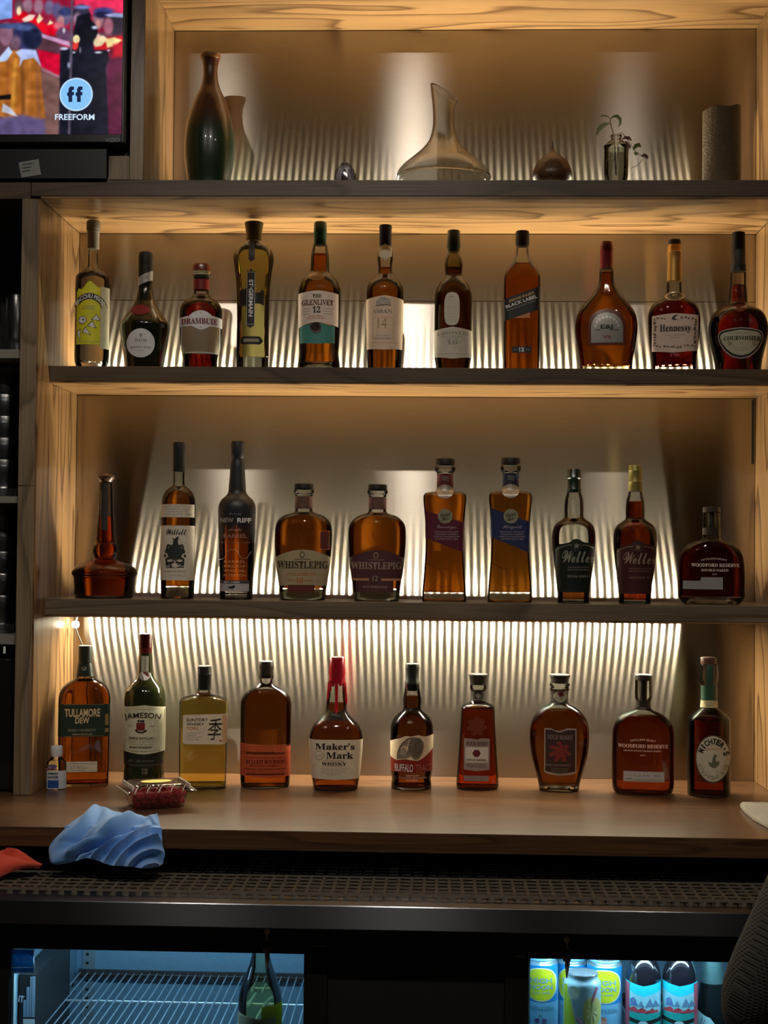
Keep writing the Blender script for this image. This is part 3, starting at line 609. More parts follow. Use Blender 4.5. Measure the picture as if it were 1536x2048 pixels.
# wooden teardrop
td = Bottle('wooden_teardrop', 1104.5, 360, [(281, .6), (290, 1.6), (298, 3.5), (306, 9), (314, 19), (323, 29), (335, 36), (348, 40), (357, 39), (364, 34)], 'turned wooden onion-shaped ornament with a pointed tip', None, 'ornament', .13, S1T, solid=wood('turned_wood', 'z', light=(.11, .05, .02), dark=(.045, .02, .008), rough=.4, coat=.15, seed=4, cross=30), sub=5); td.body.name = 'body'
# propagation bottle with cutting
pb_ = Bottle('bud_vase', 1232, 360, [(270, 10.5), (273, 11.5), (277, 10), (280, 10.5), (284, 16), (289, 21.5), (293, 24), (300, 24), (345, 24), (355, 23), (364, 20)], 'small clear glass bottle holding a rooted plant cutting in water', None, 'vase', .12, S1T, tint=(.97, .98, .96))
pb_.fill(None, 300, None, 'water', liquid('water', (.97, .98, .95), 1.1)); pb_.wrap('glass_band', liquid('thick_clear_glass', (.95, .98, .93), 1.5), 291, 294, .0012)
PL = root('plant_cutting', (0, 0, 0), 'green plant cutting with curled leaves rising from the small glass bottle', 'plant'); g1 = mat('leaf_green', (.16, .20, .05), .4); g2 = mat('leaf_olive', (.22, .24, .08), .4); st_ = mat('stem_brown', (.12, .06, .03), .5); rd = mat('leaf_reddish', (.14, .06, .05), .4)
A = lambda x, y, Y=.12: at(x, y, Y)
MB().tube([A(1232, 350), A(1231, 320), A(1230, 296), A(1228, 275), A(1224, 258), A(1220, 245), A(1221, 236)], .0011, 6).mk('stem', st_, PL, 60)
MB().tube([A(1233, 340), A(1236, 300), A(1236, 268), A(1243, 265, .112), A(1250, 272, .10), A(1262, 290, .10), A(1272, 304, .09), A(1288, 316, .09), A(1276, 330, .09), A(1262, 337, .09)], .0007, 6).mk('trailing_stem', st_, PL, 60)
for pts in ([(1231, 318), (1222, 330), (1219, 345)], [(1231, 318), (1240, 326), (1246, 345)], [(1230, 305), (1228, 330), (1234, 350)], [(1230, 310), (1214, 322), (1212, 340)]):
    MB().tube([A(*p) for p in pts], .0006, 5).mk('root', mat('root_pale', (.5, .42, .3), .6), PL, 60)
def leaf(pts, wd, m, Y=.12, tilt=.3, name='leaf'):
    pts = [A(x, y, Y) for x, y in pts]; V = []; n = len(pts)
    for i, p in enumerate(pts):
        t = (pts[min(i+1, n-1)]-pts[max(i-1, 0)]).normalized(); a = Vector((t.z, tilt, -t.x)).normalized(); k = wd*math.sin(math.pi*min(.98, (i+.25)/(n-.4)))*.001
        V += [p-a*k, p+Vector((0, .0012, 0)), p+a*k]
    for v in list(V): V.append(v+Vector((0, .0005, 0)))
    q = 3*n; Fc = []
    for i in range(n-1):
        for c in (0, 1): a = 3*i+c; Fc += [(a, a+1, a+4, a+3), (q+a+3, q+a+4, q+a+1, q+a)]
        Fc += [(3*i, 3*i+3, q+3*i+3, q+3*i), (3*i+2, q+3*i+2, q+3*i+5, 3*i+5)]
    return mk(name, V, Fc, m, PL, 60)
leaf([(1219, 247), (1212, 248), (1204, 252), (1198, 259), (1193, 270)], 5.5, g2, tilt=.1); leaf([(1221, 238), (1215, 233), (1208, 231), (1203, 232), (1204, 236)], 2.2, g1); leaf([(1221, 238), (1227, 233), (1234, 232), (1240, 238), (1241, 247), (1236, 254)], 3.6, g1)
leaf([(1244, 279), (1250, 275), (1258, 276), (1263, 281)], 3.5, rd, .10); leaf([(1250, 282), (1254, 286), (1259, 293), (1261, 297)], 3, rd, .10); leaf([(1266, 300), (1271, 292), (1278, 290), (1282, 294)], 5, g1, .09); leaf([(1282, 312), (1288, 310), (1294, 314), (1296, 318)], 4, rd, .09); leaf([(1268, 305), (1272, 308), (1277, 307)], 4, g2, .09)
# candle
cn = Bottle('pillar_candle', 1443, 360, [(222, 37.6), (230, 37.6), (300, 37.8), (366, 38)], 'wide brown pillar candle with a rough glittering bronze surface and uneven top', None, 'candle', .13, S1T, solid=mat('candle_bronze', (.10, .066, .032), .5, .15, bump=(260, .9, .004))); cn.body.name = 'wax_body'
for v in cn.body.data.vertices:
    if v.co.z > cn.Z(232): v.co.z += .006*max(0, v.co.x/.037)**2*(1 if v.co.z > cn.Z(225) else .5)-.002*math.sin(v.co.x*130)
MB().tube([(-.002, -.01, cn.Z(224)), (-.001, -.009, cn.Z(217)), (.001, -.009, cn.Z(214))], .0012, 6).mk('wick', mat('wick', (.25, .2, .15), .9), cn.root, 60)
RAISED = thin('raised_clear_glass', (1, .86, .66), 1.5, .09)
# ================================================================== BOTTLES, MIDDLE SHELF (row with the yellow monster label)
G2, G3, G4 = 'liquor bottles on the middle shelf', 'whiskey bottles on the lowest shelf', 'whiskey bottles on the wooden counter'
AMB = liquid('whiskey_amber', (.90, .49, .12)); AMBD = liquid('whiskey_dark_amber', (.62, .33, .12)); AMBR = liquid('whiskey_red_amber', (.74, .26, .08)); AMBL = liquid('whiskey_light_amber', (.90, .55, .17))
DRED = liquid('cognac_dark_red', (.56, .11, .05)); PALE = liquid('pale_yellow_liqueur', (.98, .94, .58), 1.04); CLEAR = liquid('clear_spirit', (.97, .97, .93), 1.1); TOKI = liquid('pale_gold_whisky', (1, .89, .43), 1.06); REDL = liquid('orange_red_whiskey', (.98, .38, .06))
GREENB = liquid('green_black_glass', (.16, .22, .07)); DKG = thin('dark_green_glass', (.32, .40, .14)); BRN = thin('brown_tint_glass', (.50, .38, .14))
CAPK = mat('black_cap', (.014, .013, .012), .5, spec=.3); CAPG = mat('dark_green_cap', (.012, .045, .025), .3, coat=.4); CAPR = mat('burgundy_cap', (.13, .012, .012), .3, coat=.5)
YA_ = .165
def hook(n, b): return b
# --- 1 clear pisco
b = Bottle('pisco_bottle', 183, 731, [(492, 10), (520, 10), (530, 10.5), (537, 14), (543, 22), (549, 30), (556, 34), (600, 34.5), (700, 34.5), (722, 34), (734, 31)], 'clear tall bottle with a bright yellow toothy label, leftmost on the middle shelf', G2, Y=.175, zb=S2T)
b.fill(None, 546, 724, m=CLEAR)
b.cap('stopper', mat('grey_brown_stopper', (.13, .115, .095), .5), [(462, 12.5), (459, 14), (445, 14), (442, 12.5)]); b.cap('capsule', mat('grey_capsule', (.22, .20, .17), .45), [(498, 12), (480, 12), (466, 12.5), (463, 13)])
la = b.label(mat('yellow_label', (.62, .60, .02), .5), 153, 198, [(153, 590), (156, 581), (160, 584), (165, 582), (171, 572), (178, 567), (184, 572), (190, 577), (194, 580), (198, 579)], 693)
for y in (472, 485): b.text(la, 'PISCO', 183, y, 17, 4, GREY, .01, .0004)
ub_ = b.label(mat('pale_back_label', (.52, .52, .36), .6), 199, 216.5, 578, 700, name='side_label')
def arcband(bt, lab, cx, cy, r0, r1, a0, a1, m, off=.0011, n=18):
    V = []
    for i in range(n+1):
        a = math.radians(a0+(a1-a0)*i/n); V += [bt.P(cx+r0*math.sin(a), cy-r0*math.cos(a), off), bt.P(cx+r1*math.sin(a), cy-r1*math.cos(a), off)]
    return mk('banner', V, [(2*i, 2*i+1, 2*i+3, 2*i+2) for i in range(n)], m, lab)
arcband(b, la, 178, 628, 24, 36, -72, 76, INK); b.text(la, 'MACCHU PISCO', 178, 598, 64, 8.5, WHITE, .03, .0016, arc=30)
b.text(la, 'LA DIABLADA', 176, 618, 22, 3, GREY, .01); b.text(la, 'PERUVIAN BRANDY', 176, 623, 26, 3, GREY, .01)
def disk(bt, lab, cx, cy, rx, ry, m, off=.0013, name='roundel', n=20): return bt.poly(lab, [(cx+rx*math.cos(-2*math.pi*i/n), cy+ry*math.sin(-2*math.pi*i/n)) for i in range(n)], m, off, name)
disk(b, la, 165, 645, 7.5, 7.5, INK, .0011); disk(b, la, 165, 645, 6.6, 6.6, WHITE, .0013); disk(b, la, 165, 645, 2.6, 2.6, INK, .0015)
for P in (((183, 644), (191, 634), (197, 645)), ((175, 657), (183, 648), (190, 660)), ((166, 669), (171, 660), (179, 674)), ((155, 668), (161, 664), (160, 684))):
    q = [(x*1.0, y) for x, y in P]; cxx = sum(x for x, _ in q)/3; cyy = sum(y for _, y in q)/3
    b.poly(la, [(cxx+(x-cxx)*1.3, cyy+(y-cyy)*1.3) for x, y in q], INK, .0011, 'tooth_outline'); b.poly(la, q, WHITE, .0014, 'tooth')
b.rule(la, 154, 197, 688, .8, GREY)
# --- 2 round-shouldered dark liqueur
b = Bottle('liqueur_bottle', 288.6, 731, [(534, 14), (560, 14), (575, 14), (590, 16.5), (602, 20), (611, 24.5), (620, 30), (630, 37), (640, 44), (649, 49.5), (655, 50.5), (667, 49.5), (693, 45.5), (715, 41.5), (733, 39)], 'squat black-green bottle with wide shoulders, red wax seal and round white label', G2, Y=.17, zb=S2T, solid=GREENB)
b.body.data.materials.clear(); b.body.data.materials.append(mat('blackish_green_glass', (.010, .012, .006), .06, coat=1, spec=.8))
b.cap('cap', CAPK, [(539, 12.8), (536, 14.2), (512, 14.4), (507, 13.5), (505, 12)]); b.wrap('neck_sleeve', CAPK, 530, 556, .0004)
s_ = b.label(mat('silver_band', (.50, .50, .50), .35, .4), 275, 303.5, [(275, 556), (303, 542)], [(275, 573), (303, 561)], name='neck_band'); b.text(s_, ser('B'), 290, 556, 7, 7, GREY)
s_ = b.oval(mat('wax_red', (.22, .012, .02), .35), 280, 624.5, 18, 11.5, .0016, name='wax_seal', p=1.8)
b.label(mat('gold_thread', (.35, .36, .10), .4), 300, 326, [(300, 612), (326, 637)], [(300, 613.5), (326, 638.5)], .001, 'cord', 10, 1)
la = b.oval(WHITE, 281, 692, 27.5, 28); b.text(la, ser('D.O.M'), 281, 687, 22, 6, GREY); b.text(la, '✠', 281, 677, 5, 6, INK); b.text(la, ser('BÉNÉDICTINE'), 281, 700, 40, 4.6, GREY); b.text(la, 'LIQUEUR', 281, 707, 14, 2.6, GREY)
# --- 3 dark red round liqueur
b = Bottle('liqueur_bottle', 400.6, 731, [(556, 15.5), (575, 15), (588, 15.5), (595, 20), (601, 30), (608, 37), (617, 41.5), (630, 43), (680, 41.5), (705, 37), (718, 34.5), (733, 34)], 'rounded dark red bottle with a white domed banner label and short red neck', G2, Y=.17, zb=S2T)
b.fill(None, 590, None, m=DRED)
b.cap('cap', mat('red_brown_cap', (.16, .035, .02), .3, coat=.5), [(543, 18), (533, 18.5), (529, 17)]); b.cap('glass_lip', liquid('thick_clear_glass', (.95, .98, .93), 1.5), [(551, 17), (544, 18.5)]); b.cap('collar', CAPK, [(558, 15.4), (552, 15.8)]); b.wrap('neck_sleeve', mat('red_sleeve', (.20, .02, .02), .35), 560, 580)
la = b.label(mat('tan_label', (.26, .19, .11), .5), 362, 439, 654, [(362, 710), (400, 713), (439, 710)]); b.frame(la, 362.5, 438.5, 655, 710, 1.6, WHITE, .0012)
for y, t in ((668, 'The Isle of Skye'), (675, 'LIQUEUR'), (684, 'A blend of aged'), (689, 'scotch whisky'), (694, 'heather honey')): b.text(la, ita(t) if y == 668 else t, 400, y, 40 if y == 668 else 26, 4 if y == 668 else 2.6, GREY, .01)
lb = b.label(WHITE, 358.5, 441.5, [(358, 640), (378, 638), (384, 632), (392, 628), (400, 627), (408, 628), (416, 632), (422, 637), (441, 640)], [(358, 658), (384, 658), (392, 663), (401, 666), (410, 663), (418, 658), (441, 659)], .0015, 'banner_label')
b.text(lb, ser('DRAMBUIE'), 398, 648.5, 68, 11.5, mat('brick_red_print', (.20, .012, .012), .5), .045, .002); b.text(lb, '✦', 400, 632, 4, 4, GOLD, .01, .002); b.text(lb, '✦', 400, 661, 4, 4, GOLD, .01, .002)
# --- 4 tall fluted elderflower bottle
b = Bottle('liqueur_bottle', 504.8, 734, [(480, 15), (484, 17), (489, 24), (497, 33), (507, 38), (518, 40), (534, 38), (560, 34.5), (590, 32.5), (640, 31.5), (690, 32), (713, 32.5), (716, 31.5), (737, 32)], 'tall fluted bottle of pale yellow liqueur with a vertical black label', G2, Y=.165, zb=S2T, flute=.02, tint=(.99, .99, .94))
b.fill(None, 486, 715, m=PALE); b.foot(716)
b.cap('stopper', mat('bronze_cap', (.085, .062, .022), .35, .5), [(482, 16), (470, 15.5), (456, 17.5), (447, 19.2), (445, 18)])
la = b.label(INK, 489, 494, 582, 618); b.label(INK, 478, 526, [(478, 588), (483, 583), (488, 583), (492, 590), (518, 590), (522, 583), (526, 588)], [(478, 614), (483, 619), (492, 612), (518, 612), (526, 615)], name='side_wings')
V_ = [(500, 540), (504, 548), (508, 544), (508, 656), (504, 661), (493, 656), (493, 544), (497, 548)]
lb = b.label(INK, 492.5, 508, [(492, 547), (496, 551), (500, 543), (504, 551), (508, 547)], [(492, 655), (500, 661), (508, 655)], .0016, 'spine_label'); b.frame(lb, 492.5, 508, 551, 654, .9, SILVER, .0021); b.text(lb, 'ST·GERMAIN', 500.5, 602, 73, 8, WHITE, .04, .0024, rot=90)
b.label(INK, 495, 507, [(495, 487), (507, 487)], [(495, 526), (500, 531), (507, 526)], name='neck_ribbon')
lc = b.label(INK, 479, 524.5, [(479, 684), (484, 677), (519, 677), (524, 684)], [(479, 687), (484, 693), (519, 693), (524, 687)], name='lower_label'); b.rule(lc, 487, 517, 685, 6, OLIVE)
# --- 5 single malt, green cap
b = Bottle('whiskey_bottle', 637.7, 735, [(490, 14.5), (500, 16), (508, 17.5), (512, 18), (540, 19), (547, 20.5), (554, 29), (562, 35.5), (571, 39.5), (584, 42), (640, 41.5), (692, 40), (709, 39), (722, 41), (732, 42.5), (738, 42)], 'amber whisky bottle with pale pink label over a teal strip and a green cap', G2, Y=.165, zb=S2T)
b.fill(None, 509, 727, m=AMB); b.foot(727); b.cap('cap', CAPG, [(491, 12.5), (470, 12.6), (469, 13.2), (447, 13), (445, 12)])
la = b.label(mat('pink_white_label', (.66, .55, .47), .6), 595.8, 675, [(596, 591), (635, 588), (675, 592)], [(596, 659), (620, 652), (632, 650), (645, 652), (675, 657)])
b.text(la, ser('THE'), 633, 599, 18, 7, INK, .02); b.text(la, ser('GLENLIVET'), 634, 611.5, 60, 11, mat('brown_red_print', (.12, .03, .015), .5), .03); b.text(la, ser('12'), 632, 625.5, 15, 12.5, INK, .03)
b.text(la, 'SINGLE MALT', 632, 638.5, 28, 3, ORANGE, .01); b.text(la, 'SCOTCH WHISKY', 632, 643, 36, 3, ORANGE, .01)
for y in (624, 629, 634): b.rule(la, 603, 620, y, .7, GREY); b.rule(la, 644, 664, y, .7, GREY)
lb = b.label(mat('teal_label', (.055, .22, .19), .5), 600, 668, [(600, 658), (625, 653), (645, 653), (668, 658)], [(600, 690), (634, 693), (668, 690)], .0009, 'teal_label'); b.text(lb, scr('George Smith'), 634, 679, 50, 8, mat('teal_print', (.12, .34, .30), .5), .01)
disk(b, lb, 631, 661, 10.5, 10.5, mat('bronze_seal', (.10, .065, .05), .3, .5), .0022, 'seal'); disk(b, lb, 631, 661, 7.5, 7.5, mat('bronze_seal_dark', (.05, .03, .025), .3, .5), .0026, 'seal_face')
s_ = b.oval(mat('embossed_gold_matte', (.30, .17, .05), .3), 631, 558, 16, 9, .0014, 'neck_emblem'); b.oval(mat('embossed_amber', (.20, .09, .02), .3), 631, 558, 13.5, 7, .0018, 'neck_emblem_face')
# --- 6 fourteen year malt
b = Bottle('whiskey_bottle', 768.5, 736, [(492, 12), (497, 13), (508, 15), (519, 15.5), (528, 14.2), (537, 14), (549, 15.5), (555, 21), (561, 27.5), (569, 33.5), (579, 36.5), (593, 37.3), (660, 36), (703, 35), (738, 33.6)], 'amber whisky bottle with a tall peach-cream label and black pointed cap', G2, Y=.165, zb=S2T)
b.fill(None, 536, None, m=AMB); b.cap('cap', CAPK, [(495, 11.5), (489, 12.5), (460, 12.4), (454, 13), (451, 12)])
b.label(mat('neck_clear_label', (.45, .40, .30), .5), 756, 781, [(756, 497), (768, 490), (781, 497)], [(756, 515), (762, 518), (768, 523), (775, 518), (781, 515)], name='neck_label')
la = b.label(mat('peach_label', (.66, .50, .36), .6), 731.6, 805.5, [(731, 602), (768, 596.5), (805, 602)], [(731, 701), (768, 704), (805, 701)]); b.text(la, ser('OBAN'), 765, 628, 35, 7.5, GREY, .02); b.text(la, '14', 764, 652, 17, 21, mat('tan_print', (.48, .30, .14), .5), -.005)
b.frame(la, 745, 785, 640, 683, .6, mat('tan_print', (.48, .30, .14), .5)); b.text(la, ser('SINGLE MALT'), 765, 676, 24, 2.8, GREY, .01); b.text(la, ser('SCOTCH WHISKY'), 765, 681, 32, 2.8, GREY, .01)
b.poly(la, [(751, 618), (753, 608), (758, 604), (763, 600), (770, 602), (778, 605), (780, 618), (770, 615), (760, 616)], mat('grey_engraving', (.42, .38, .32), .6)); b.rule(la, 735, 802, 690, .6, ORANGE)
# --- 7 sixteen year malt
b = Bottle('whiskey_bottle', 905.5, 737, [(503, 11), (508, 13), (515, 16), (526, 18), (536, 18), (545, 17), (553, 17), (559, 22), (568, 29), (577, 33.5), (590, 37), (620, 37.3), (715, 37), (728, 35), (740, 33.5)], 'dark amber whisky bottle with a small upright oval label above a cream one', G2, Y=.165, zb=S2T, glass='dark_olive_glass', tint=(.62, .56, .28))
b.fill(None, 536, None, m=AMBD); b.cap('cap', CAPG if 0 else mat('green_black_cap', (.02, .028, .018), .35, coat=.3), [(505, 11.5), (499, 12.5), (495, 13.8), (465, 13), (461.5, 12)])
la = b.label(mat('dim_cream_label', (.50, .46, .38), .6), 868.5, 943, [(868, 664), (905, 659), (943, 664)], [(868, 717), (905, 722), (943, 717)]); b.text(la, ser('LAGAVULIN'), 905, 671, 60, 6.5, GREY, .015, arc=260); b.text(la, ser('·16·'), 904, 689.5, 30, 9, GREY, .01); b.text(la, 'ISLAY SINGLE MALT', 905, 678, 40, 2.6, GREY, .01); b.rule(la, 874, 938, 712, .8, GREY); b.text(la, 'SCOTCH WHISKY', 905, 682, 22, 2.4, GREY, .01)
lb = b.oval(mat('dim_cream_label', (.50, .46, .38)), 903, 623.5, 15, 32.5, .0009, 'oval_label', 3.2); b.text(lb, ser('AGED'), 902, 600, 10, 3, GREY, .01)
for y in (606, 618, 622, 634, 640, 646): b.rule(lb, 895, 911, y, .6, mat('grey_engraving', (.42, .38, .32)))
# --- 8 square bottle with slanted black label
b = Bottle('whiskey_bottle', 1043, 738, [(490, 11.5, 2, 1), (498, 12, 2, 1), (508, 13.5, 2, 1), (519, 18, 2.3, 1), (529, 24.5, 3, .95), (541, 31, 4, .95), (550, 34.5, 5, .92), (558, 36, 5.5, .92), (620, 36, 5.5, .92), (735, 35, 5.5, .92), (740, 34.5, 5.5, .92)], 'tall square amber whisky bottle with a slanted black label and black cap', G2, Y=.165, zb=S2T)
b.fill(None, 529, None, m=liquid('whiskey_orange_amber', (.92, .45, .10))); b.cap('cap', CAPK, [(493, 13), (486, 13.9), (467, 13.9), (463, 12.8)])
la = b.label(INK, 1007.3, 1078.8, [(1007.3, 604), (1078.8, 578)], [(1007.3, 648), (1078.8, 623.5)]); b.text(la, ita('JOHNNIE WALKER'), 1041.5, 600, 52, 5.5, GOLD, .02, rot=-19.5); b.text(la, 'BLACK LABEL', 1042, 608.5, 64, 6.5, WHITE, .02, rot=-19.5); b.text(la, 'BLENDED SCOTCH WHISKY', 1042, 616.5, 58, 3, GREY, .01, rot=-19.5)
for d in (1.4, -1.4): pass
b.rule(la, 1008, 1009, 604, .1, GOLD)
lb = b.label(mat('amber_tab', (.55, .20, .05), .5), 1028, 1059, [(1028, 640.5), (1059, 630)], 641, name='amber_tab')
lc = b.poly(lb, [(1042, 668), (1046, 656), (1049, 657), (1050, 664), (1053, 672), (1050, 676), (1051, 682), (1054, 691), (1051, 691), (1047, 681), (1042, 691), (1038, 691), (1043, 681), (1041, 673)], RAISED, .0012, 'striding_figure')
ld = b.label(INK, 1024, 1062, 697.5, 710, name='age_label'); b.text(ld, '12', 1043, 703.5, 10, 8, WHITE, .03); b.text(ld, 'AGED', 1031, 703.5, 8, 2.6, GREY, .01); b.text(ld, 'YEARS', 1055, 703.5, 8, 2.6, GREY, .01)
# --- 9 wide onion brandy
b = Bottle('brandy_bottle', 1212, 737, [(538, 13, 2, 1), (545, 14, 2, 1), (559, 14.5, 2, .95), (572, 17, 2, .85), (588, 27, 2.1, .62), (604, 41.5, 2.2, .5), (625, 56, 2.3, .46), (646, 61.5, 2.3, .45), (660, 62, 2.3, .45), (675, 60.5, 2.4, .46), (694, 57.5, 2.4, .48), (720, 53, 2.6, .5), (740, 51.5, 2.6, .5)], 'wide flat pear-shaped brandy bottle with a silver arched label and red cap', G2, Y=.165, zb=S2T, glass='olive_edge_glass', tint=(.93, .92, .72))
b.fill(None, 545, 731, m=liquid('brandy_amber', (.82, .42, .12))); b.cap('cap', CAPR, [(539, 12.6), (508, 12.6), (507, 13.2), (487, 13), (484, 12)])
la = b.label(mat('brandy_red_panel', (.14, .03, .012), .3, coat=.5), 1176, 1251, [(1176, 660), (1178, 645), (1184, 633), (1194, 625), (1213, 621), (1232, 625), (1243, 633), (1249, 645), (1251, 660)], 694, .0006, 'embossed_panel')
lb = b.label(mat('silver_label', (.36, .35, .31), .35, .5), 1182.5, 1245, [(1182, 662), (1183, 652), (1188, 641), (1198, 632), (1213, 628.5), (1228, 632), (1239, 641), (1244, 652), (1245, 662)], [(1182, 689), (1245, 689)], .0012); b.text(lb, 'E&J', 1213, 659, 24, 11, INK, .03, .0018); b.rule(lb, 1191, 1201, 664, 1.4, INK, .0018); b.rule(lb, 1226, 1235, 664, 1.4, INK, .0018); b.text(lb, 'VS', 1213, 678, 17, 6.5, REDP, .03, .0018); b.text(lb, 'BRANDY', 1213, 668, 18, 2.6, GREY, .01, .0018)
for i in range(9): a = math.radians(-75+i*150/8-0); disk(b, lb, 1213+23*math.sin(a), 662-24*math.cos(a), 3, 3, SILVER, .0017, 'medallion', 10)
b.rule(lb, 1180, 1247, 695.5, 1.5, RAISED, .0012)
# --- 10 flat-shouldered cognac
b = Bottle('cognac_bottle', 1348, 737, [(560, 13.5, 2, 1), (566, 15, 2, 1), (584, 15.2, 2, 1), (592, 17, 2.1, .95), (598, 24, 2.2, .8), (605, 37, 2.4, .66), (614, 46, 2.5, .6), (630, 51, 2.5, .58), (651, 51, 2.5, .58), (678, 49, 2.5, .58), (710, 44.5, 2.5, .6), (722, 43.5, 2.5, .6), (740, 43, 2.5, .6)], 'dark red cognac bottle with gold neck foil and cream vine-bordered label', G2, Y=.165, zb=S2T)
b.fill(None, 604, 731, m=DRED); b.cap('cap', CAPK, [(491, 12.2), (483, 12.4), (480, 11.5)]); b.cap('gold_foil', mat('gold_foil', (.50, .27, .07), .38, .7), [(563, 14.3), (520, 14), (507, 14.4), (505, 15), (503, 14), (494, 13.6), (490, 12.6)])
s_ = b.oval(mat('gold_crest', (.42, .34, .16), .35, .6), 1348.5, 596, 17, 9.5, .003, 'neck_crest'); b.oval(mat('crest_dark', (.06, .05, .03), .4), 1348.5, 596, 14, 7.3, .0035, 'crest_face'); b.text(s_, '❦', 1348.5, 596, 9, 9, GOLD, .02, .004)
la = b.label(mat('pale_pink_label', (.58, .45, .37), .6), 1305, 1394.5, [(1305, 635), (1348, 631), (1394, 634)], [(1305, 705), (1348, 709), (1394, 704)]); b.text(la, ser('Hennessy'), 1350, 662, 60, 17, INK, .02, .0014)
vn = mat('vine_brown', (.14, .09, .045), .5); rg = random.Random(8)
for t in range(46):
    u = t/46*4; e = int(u); f = u-e; x, y = [(1311+76*f, 641), (1388, 641+53*f), (1388-76*f, 695), (1311, 695-53*f)][e]
    if e == 0 and .33 < f < .67: continue
    disk(b, la, x+rg.uniform(-1.5, 1.5), y+rg.uniform(-1.6, 1.6)+(3 if e == 2 and .3 < f < .7 else 0), rg.uniform(1.8, 3.2), rg.uniform(1.4, 2.4), vn, .0013, 'vine_leaf', 6)
b.poly(la, [(1345, 638), (1350, 634.5), (1356, 635), (1350, 638), (1349, 642), (1356, 644), (1347, 645), (1343, 642)], INK, .0014, 'arm_emblem'); b.text(la, 'VERY SPECIAL', 1350, 674, 40, 3, OLIVE, .01); b.text(la, 'COGNAC', 1350, 679, 22, 3, OLIVE, .01); b.text(la, ser('1765'), 1350, 699, 12, 2.6, GREY, .01); b.text(b.body, ser('1765'), 1349, 713.5, 18, 5.5, mat('pink_print', (.55, .12, .14), .4), .01, .0008)
# --- 11 round cognac, right edge
b = Bottle('cognac_bottle', 1476, 737, [(540, 15), (546, 16), (570, 16.5), (590, 18.5), (606, 20), (612, 27), (617, 37), (623, 45.5), (632, 52), (643, 56), (655, 58), (666, 58), (680, 56), (695, 53), (712, 49), (725, 46.5), (740, 45)], 'bulbous dark red cognac bottle with an oval green-white label and tall black cap', G2, Y=.16, zb=S2T)
b.fill(None, 571, None, m=DRED); b.cap('cap', CAPK, [(543, 15.8), (534, 15), (531, 15.6), (529, 14.2), (490, 13.4), (466, 13), (465, 12)])
la = b.label(SILVER, 1437.5, 1524, [(1437.5, 679), (1439, 672), (1444, 668), (1460, 665), (1482, 663), (1505, 665), (1519, 668), (1523, 673), (1524, 680)], [(1437.5, 680), (1441, 693), (1450, 708), (1464, 720), (1482, 724), (1498, 720), (1512, 708), (1520, 694), (1524, 681)], .0006, 'label_border'); b.label(INK, 1439.5, 1522, [(1439.5, 679), (1441, 673), (1446, 669.5), (1460, 667), (1482, 665), (1505, 667), (1517, 669.5), (1521, 674), (1522, 680)], [(1439.5, 680), (1443, 692), (1452, 706), (1465, 717.5), (1482, 721.5), (1497, 717.5), (1510, 706), (1518, 692), (1522, 681)], .001, 'label_line')
lb = b.label(mat('greenish_label', (.42, .42, .30), .6), 1442, 1519.5, [(1442, 679), (1444, 675), (1450, 672), (1482, 668), (1512, 671), (1518, 675), (1519.5, 680)], [(1442, 680), (1446, 692), (1455, 704), (1467, 714), (1482, 717.5), (1496, 714), (1508, 704), (1515, 692), (1519.5, 681)], .0014)
b.text(lb, ser('COURVOISIER'), 1483.5, 684, 68, 8.5, INK, .035, .0019); b.text(lb, 'LE COGNAC DE NAPOLEON', 1482, 674, 36, 2.6, GREY, .01, .0019); b.text(lb, 'VS', 1482, 694, 8, 4, GREY, .01, .0019); b.rule(lb, 1462, 1502, 702, .8, OLIVE, .0018); b.rule(lb, 1467, 1498, 706, .8, OLIVE, .0018); disk(b, lb, 1461, 694, 4.5, 4.5, OLIVE, .0018); disk(b, lb, 1506, 694, 4.5, 4.5, OLIVE, .0018)
s_ = b.oval(mat('embossed_glass_seal', (.09, .02, .012), .15, coat=1), 1480, 622, 13, 9.5, .0016, 'embossed_seal')
# ================================================================== LOWEST SHELF
YB_ = .150; Z3 = S3T
# --- 1 pot still
b = Bottle('whiskey_bottle', 208.5, 1200, [(965, 12.5), (972, 13), (1000, 14.5), (1033, 16), (1065, 18.5), (1083, 20), (1088, 23), (1094, 25.5), (1101, 26), (1108, 25), (1114, 22), (1119, 24), (1124, 38), (1129, 50), (1136, 60), (1143, 65), (1148, 65.5), (1153, 62), (1165, 60.5), (1180, 59), (1192, 57), (1200, 54)], 'orange-red bottle shaped like a pot still, with a long neck over a wide low body', G3, Y=.165, zb=Z3, wall=.95)
b.fill(None, 1033, 1190, m=REDL); b.foot(1190)
b.cap('stopper', mat('dark_brown_knob', (.07, .035, .025), .25, coat=.7), [(966, 11), (961, 14), (957, 17.5), (952, 17.8), (949, 14), (948, 8)]); b.label(INK, 200, 212.5, 966, 1060, .0006, 'neck_tag')
for v in b.root.children[-1].data.vertices: pass
# --- 2 tall rye with crest
b = Bottle('whiskey_bottle', 354.5, 1200, [(940, 11.3), (968, 11.5), (972, 13), (976, 19), (983, 26.5), (991, 31), (1000, 33.5), (1012, 34.3), (1100, 34.3), (1192, 33.5), (1201, 32.5)], 'slim amber bottle with a large cream crest label and a narrow label above it', G3, Y=.15, zb=Z3)
b.fill(None, 973, 1172, m=AMB); b.foot(1174); b.cap('cap', CAPK, [(943, 12), (906, 12.2), (890, 12.5), (885, 11.5)])
la = b.label(mat('bright_cream_label', (.60, .54, .44), .6), 320.8, 386, 1009.5, 1035, name='upper_label')
for i, t in enumerate(('KENTUCKY STRAIGHT RYE WHISKEY', 'BOTTLED BY THE DISTILLERY', 'small batch rye', '55.7% ALC/VOL  750ML')): b.text(la, t, 354, 1014+i*5.2, (54, 50, 36, 52)[i], 2.7, GREY, .012)
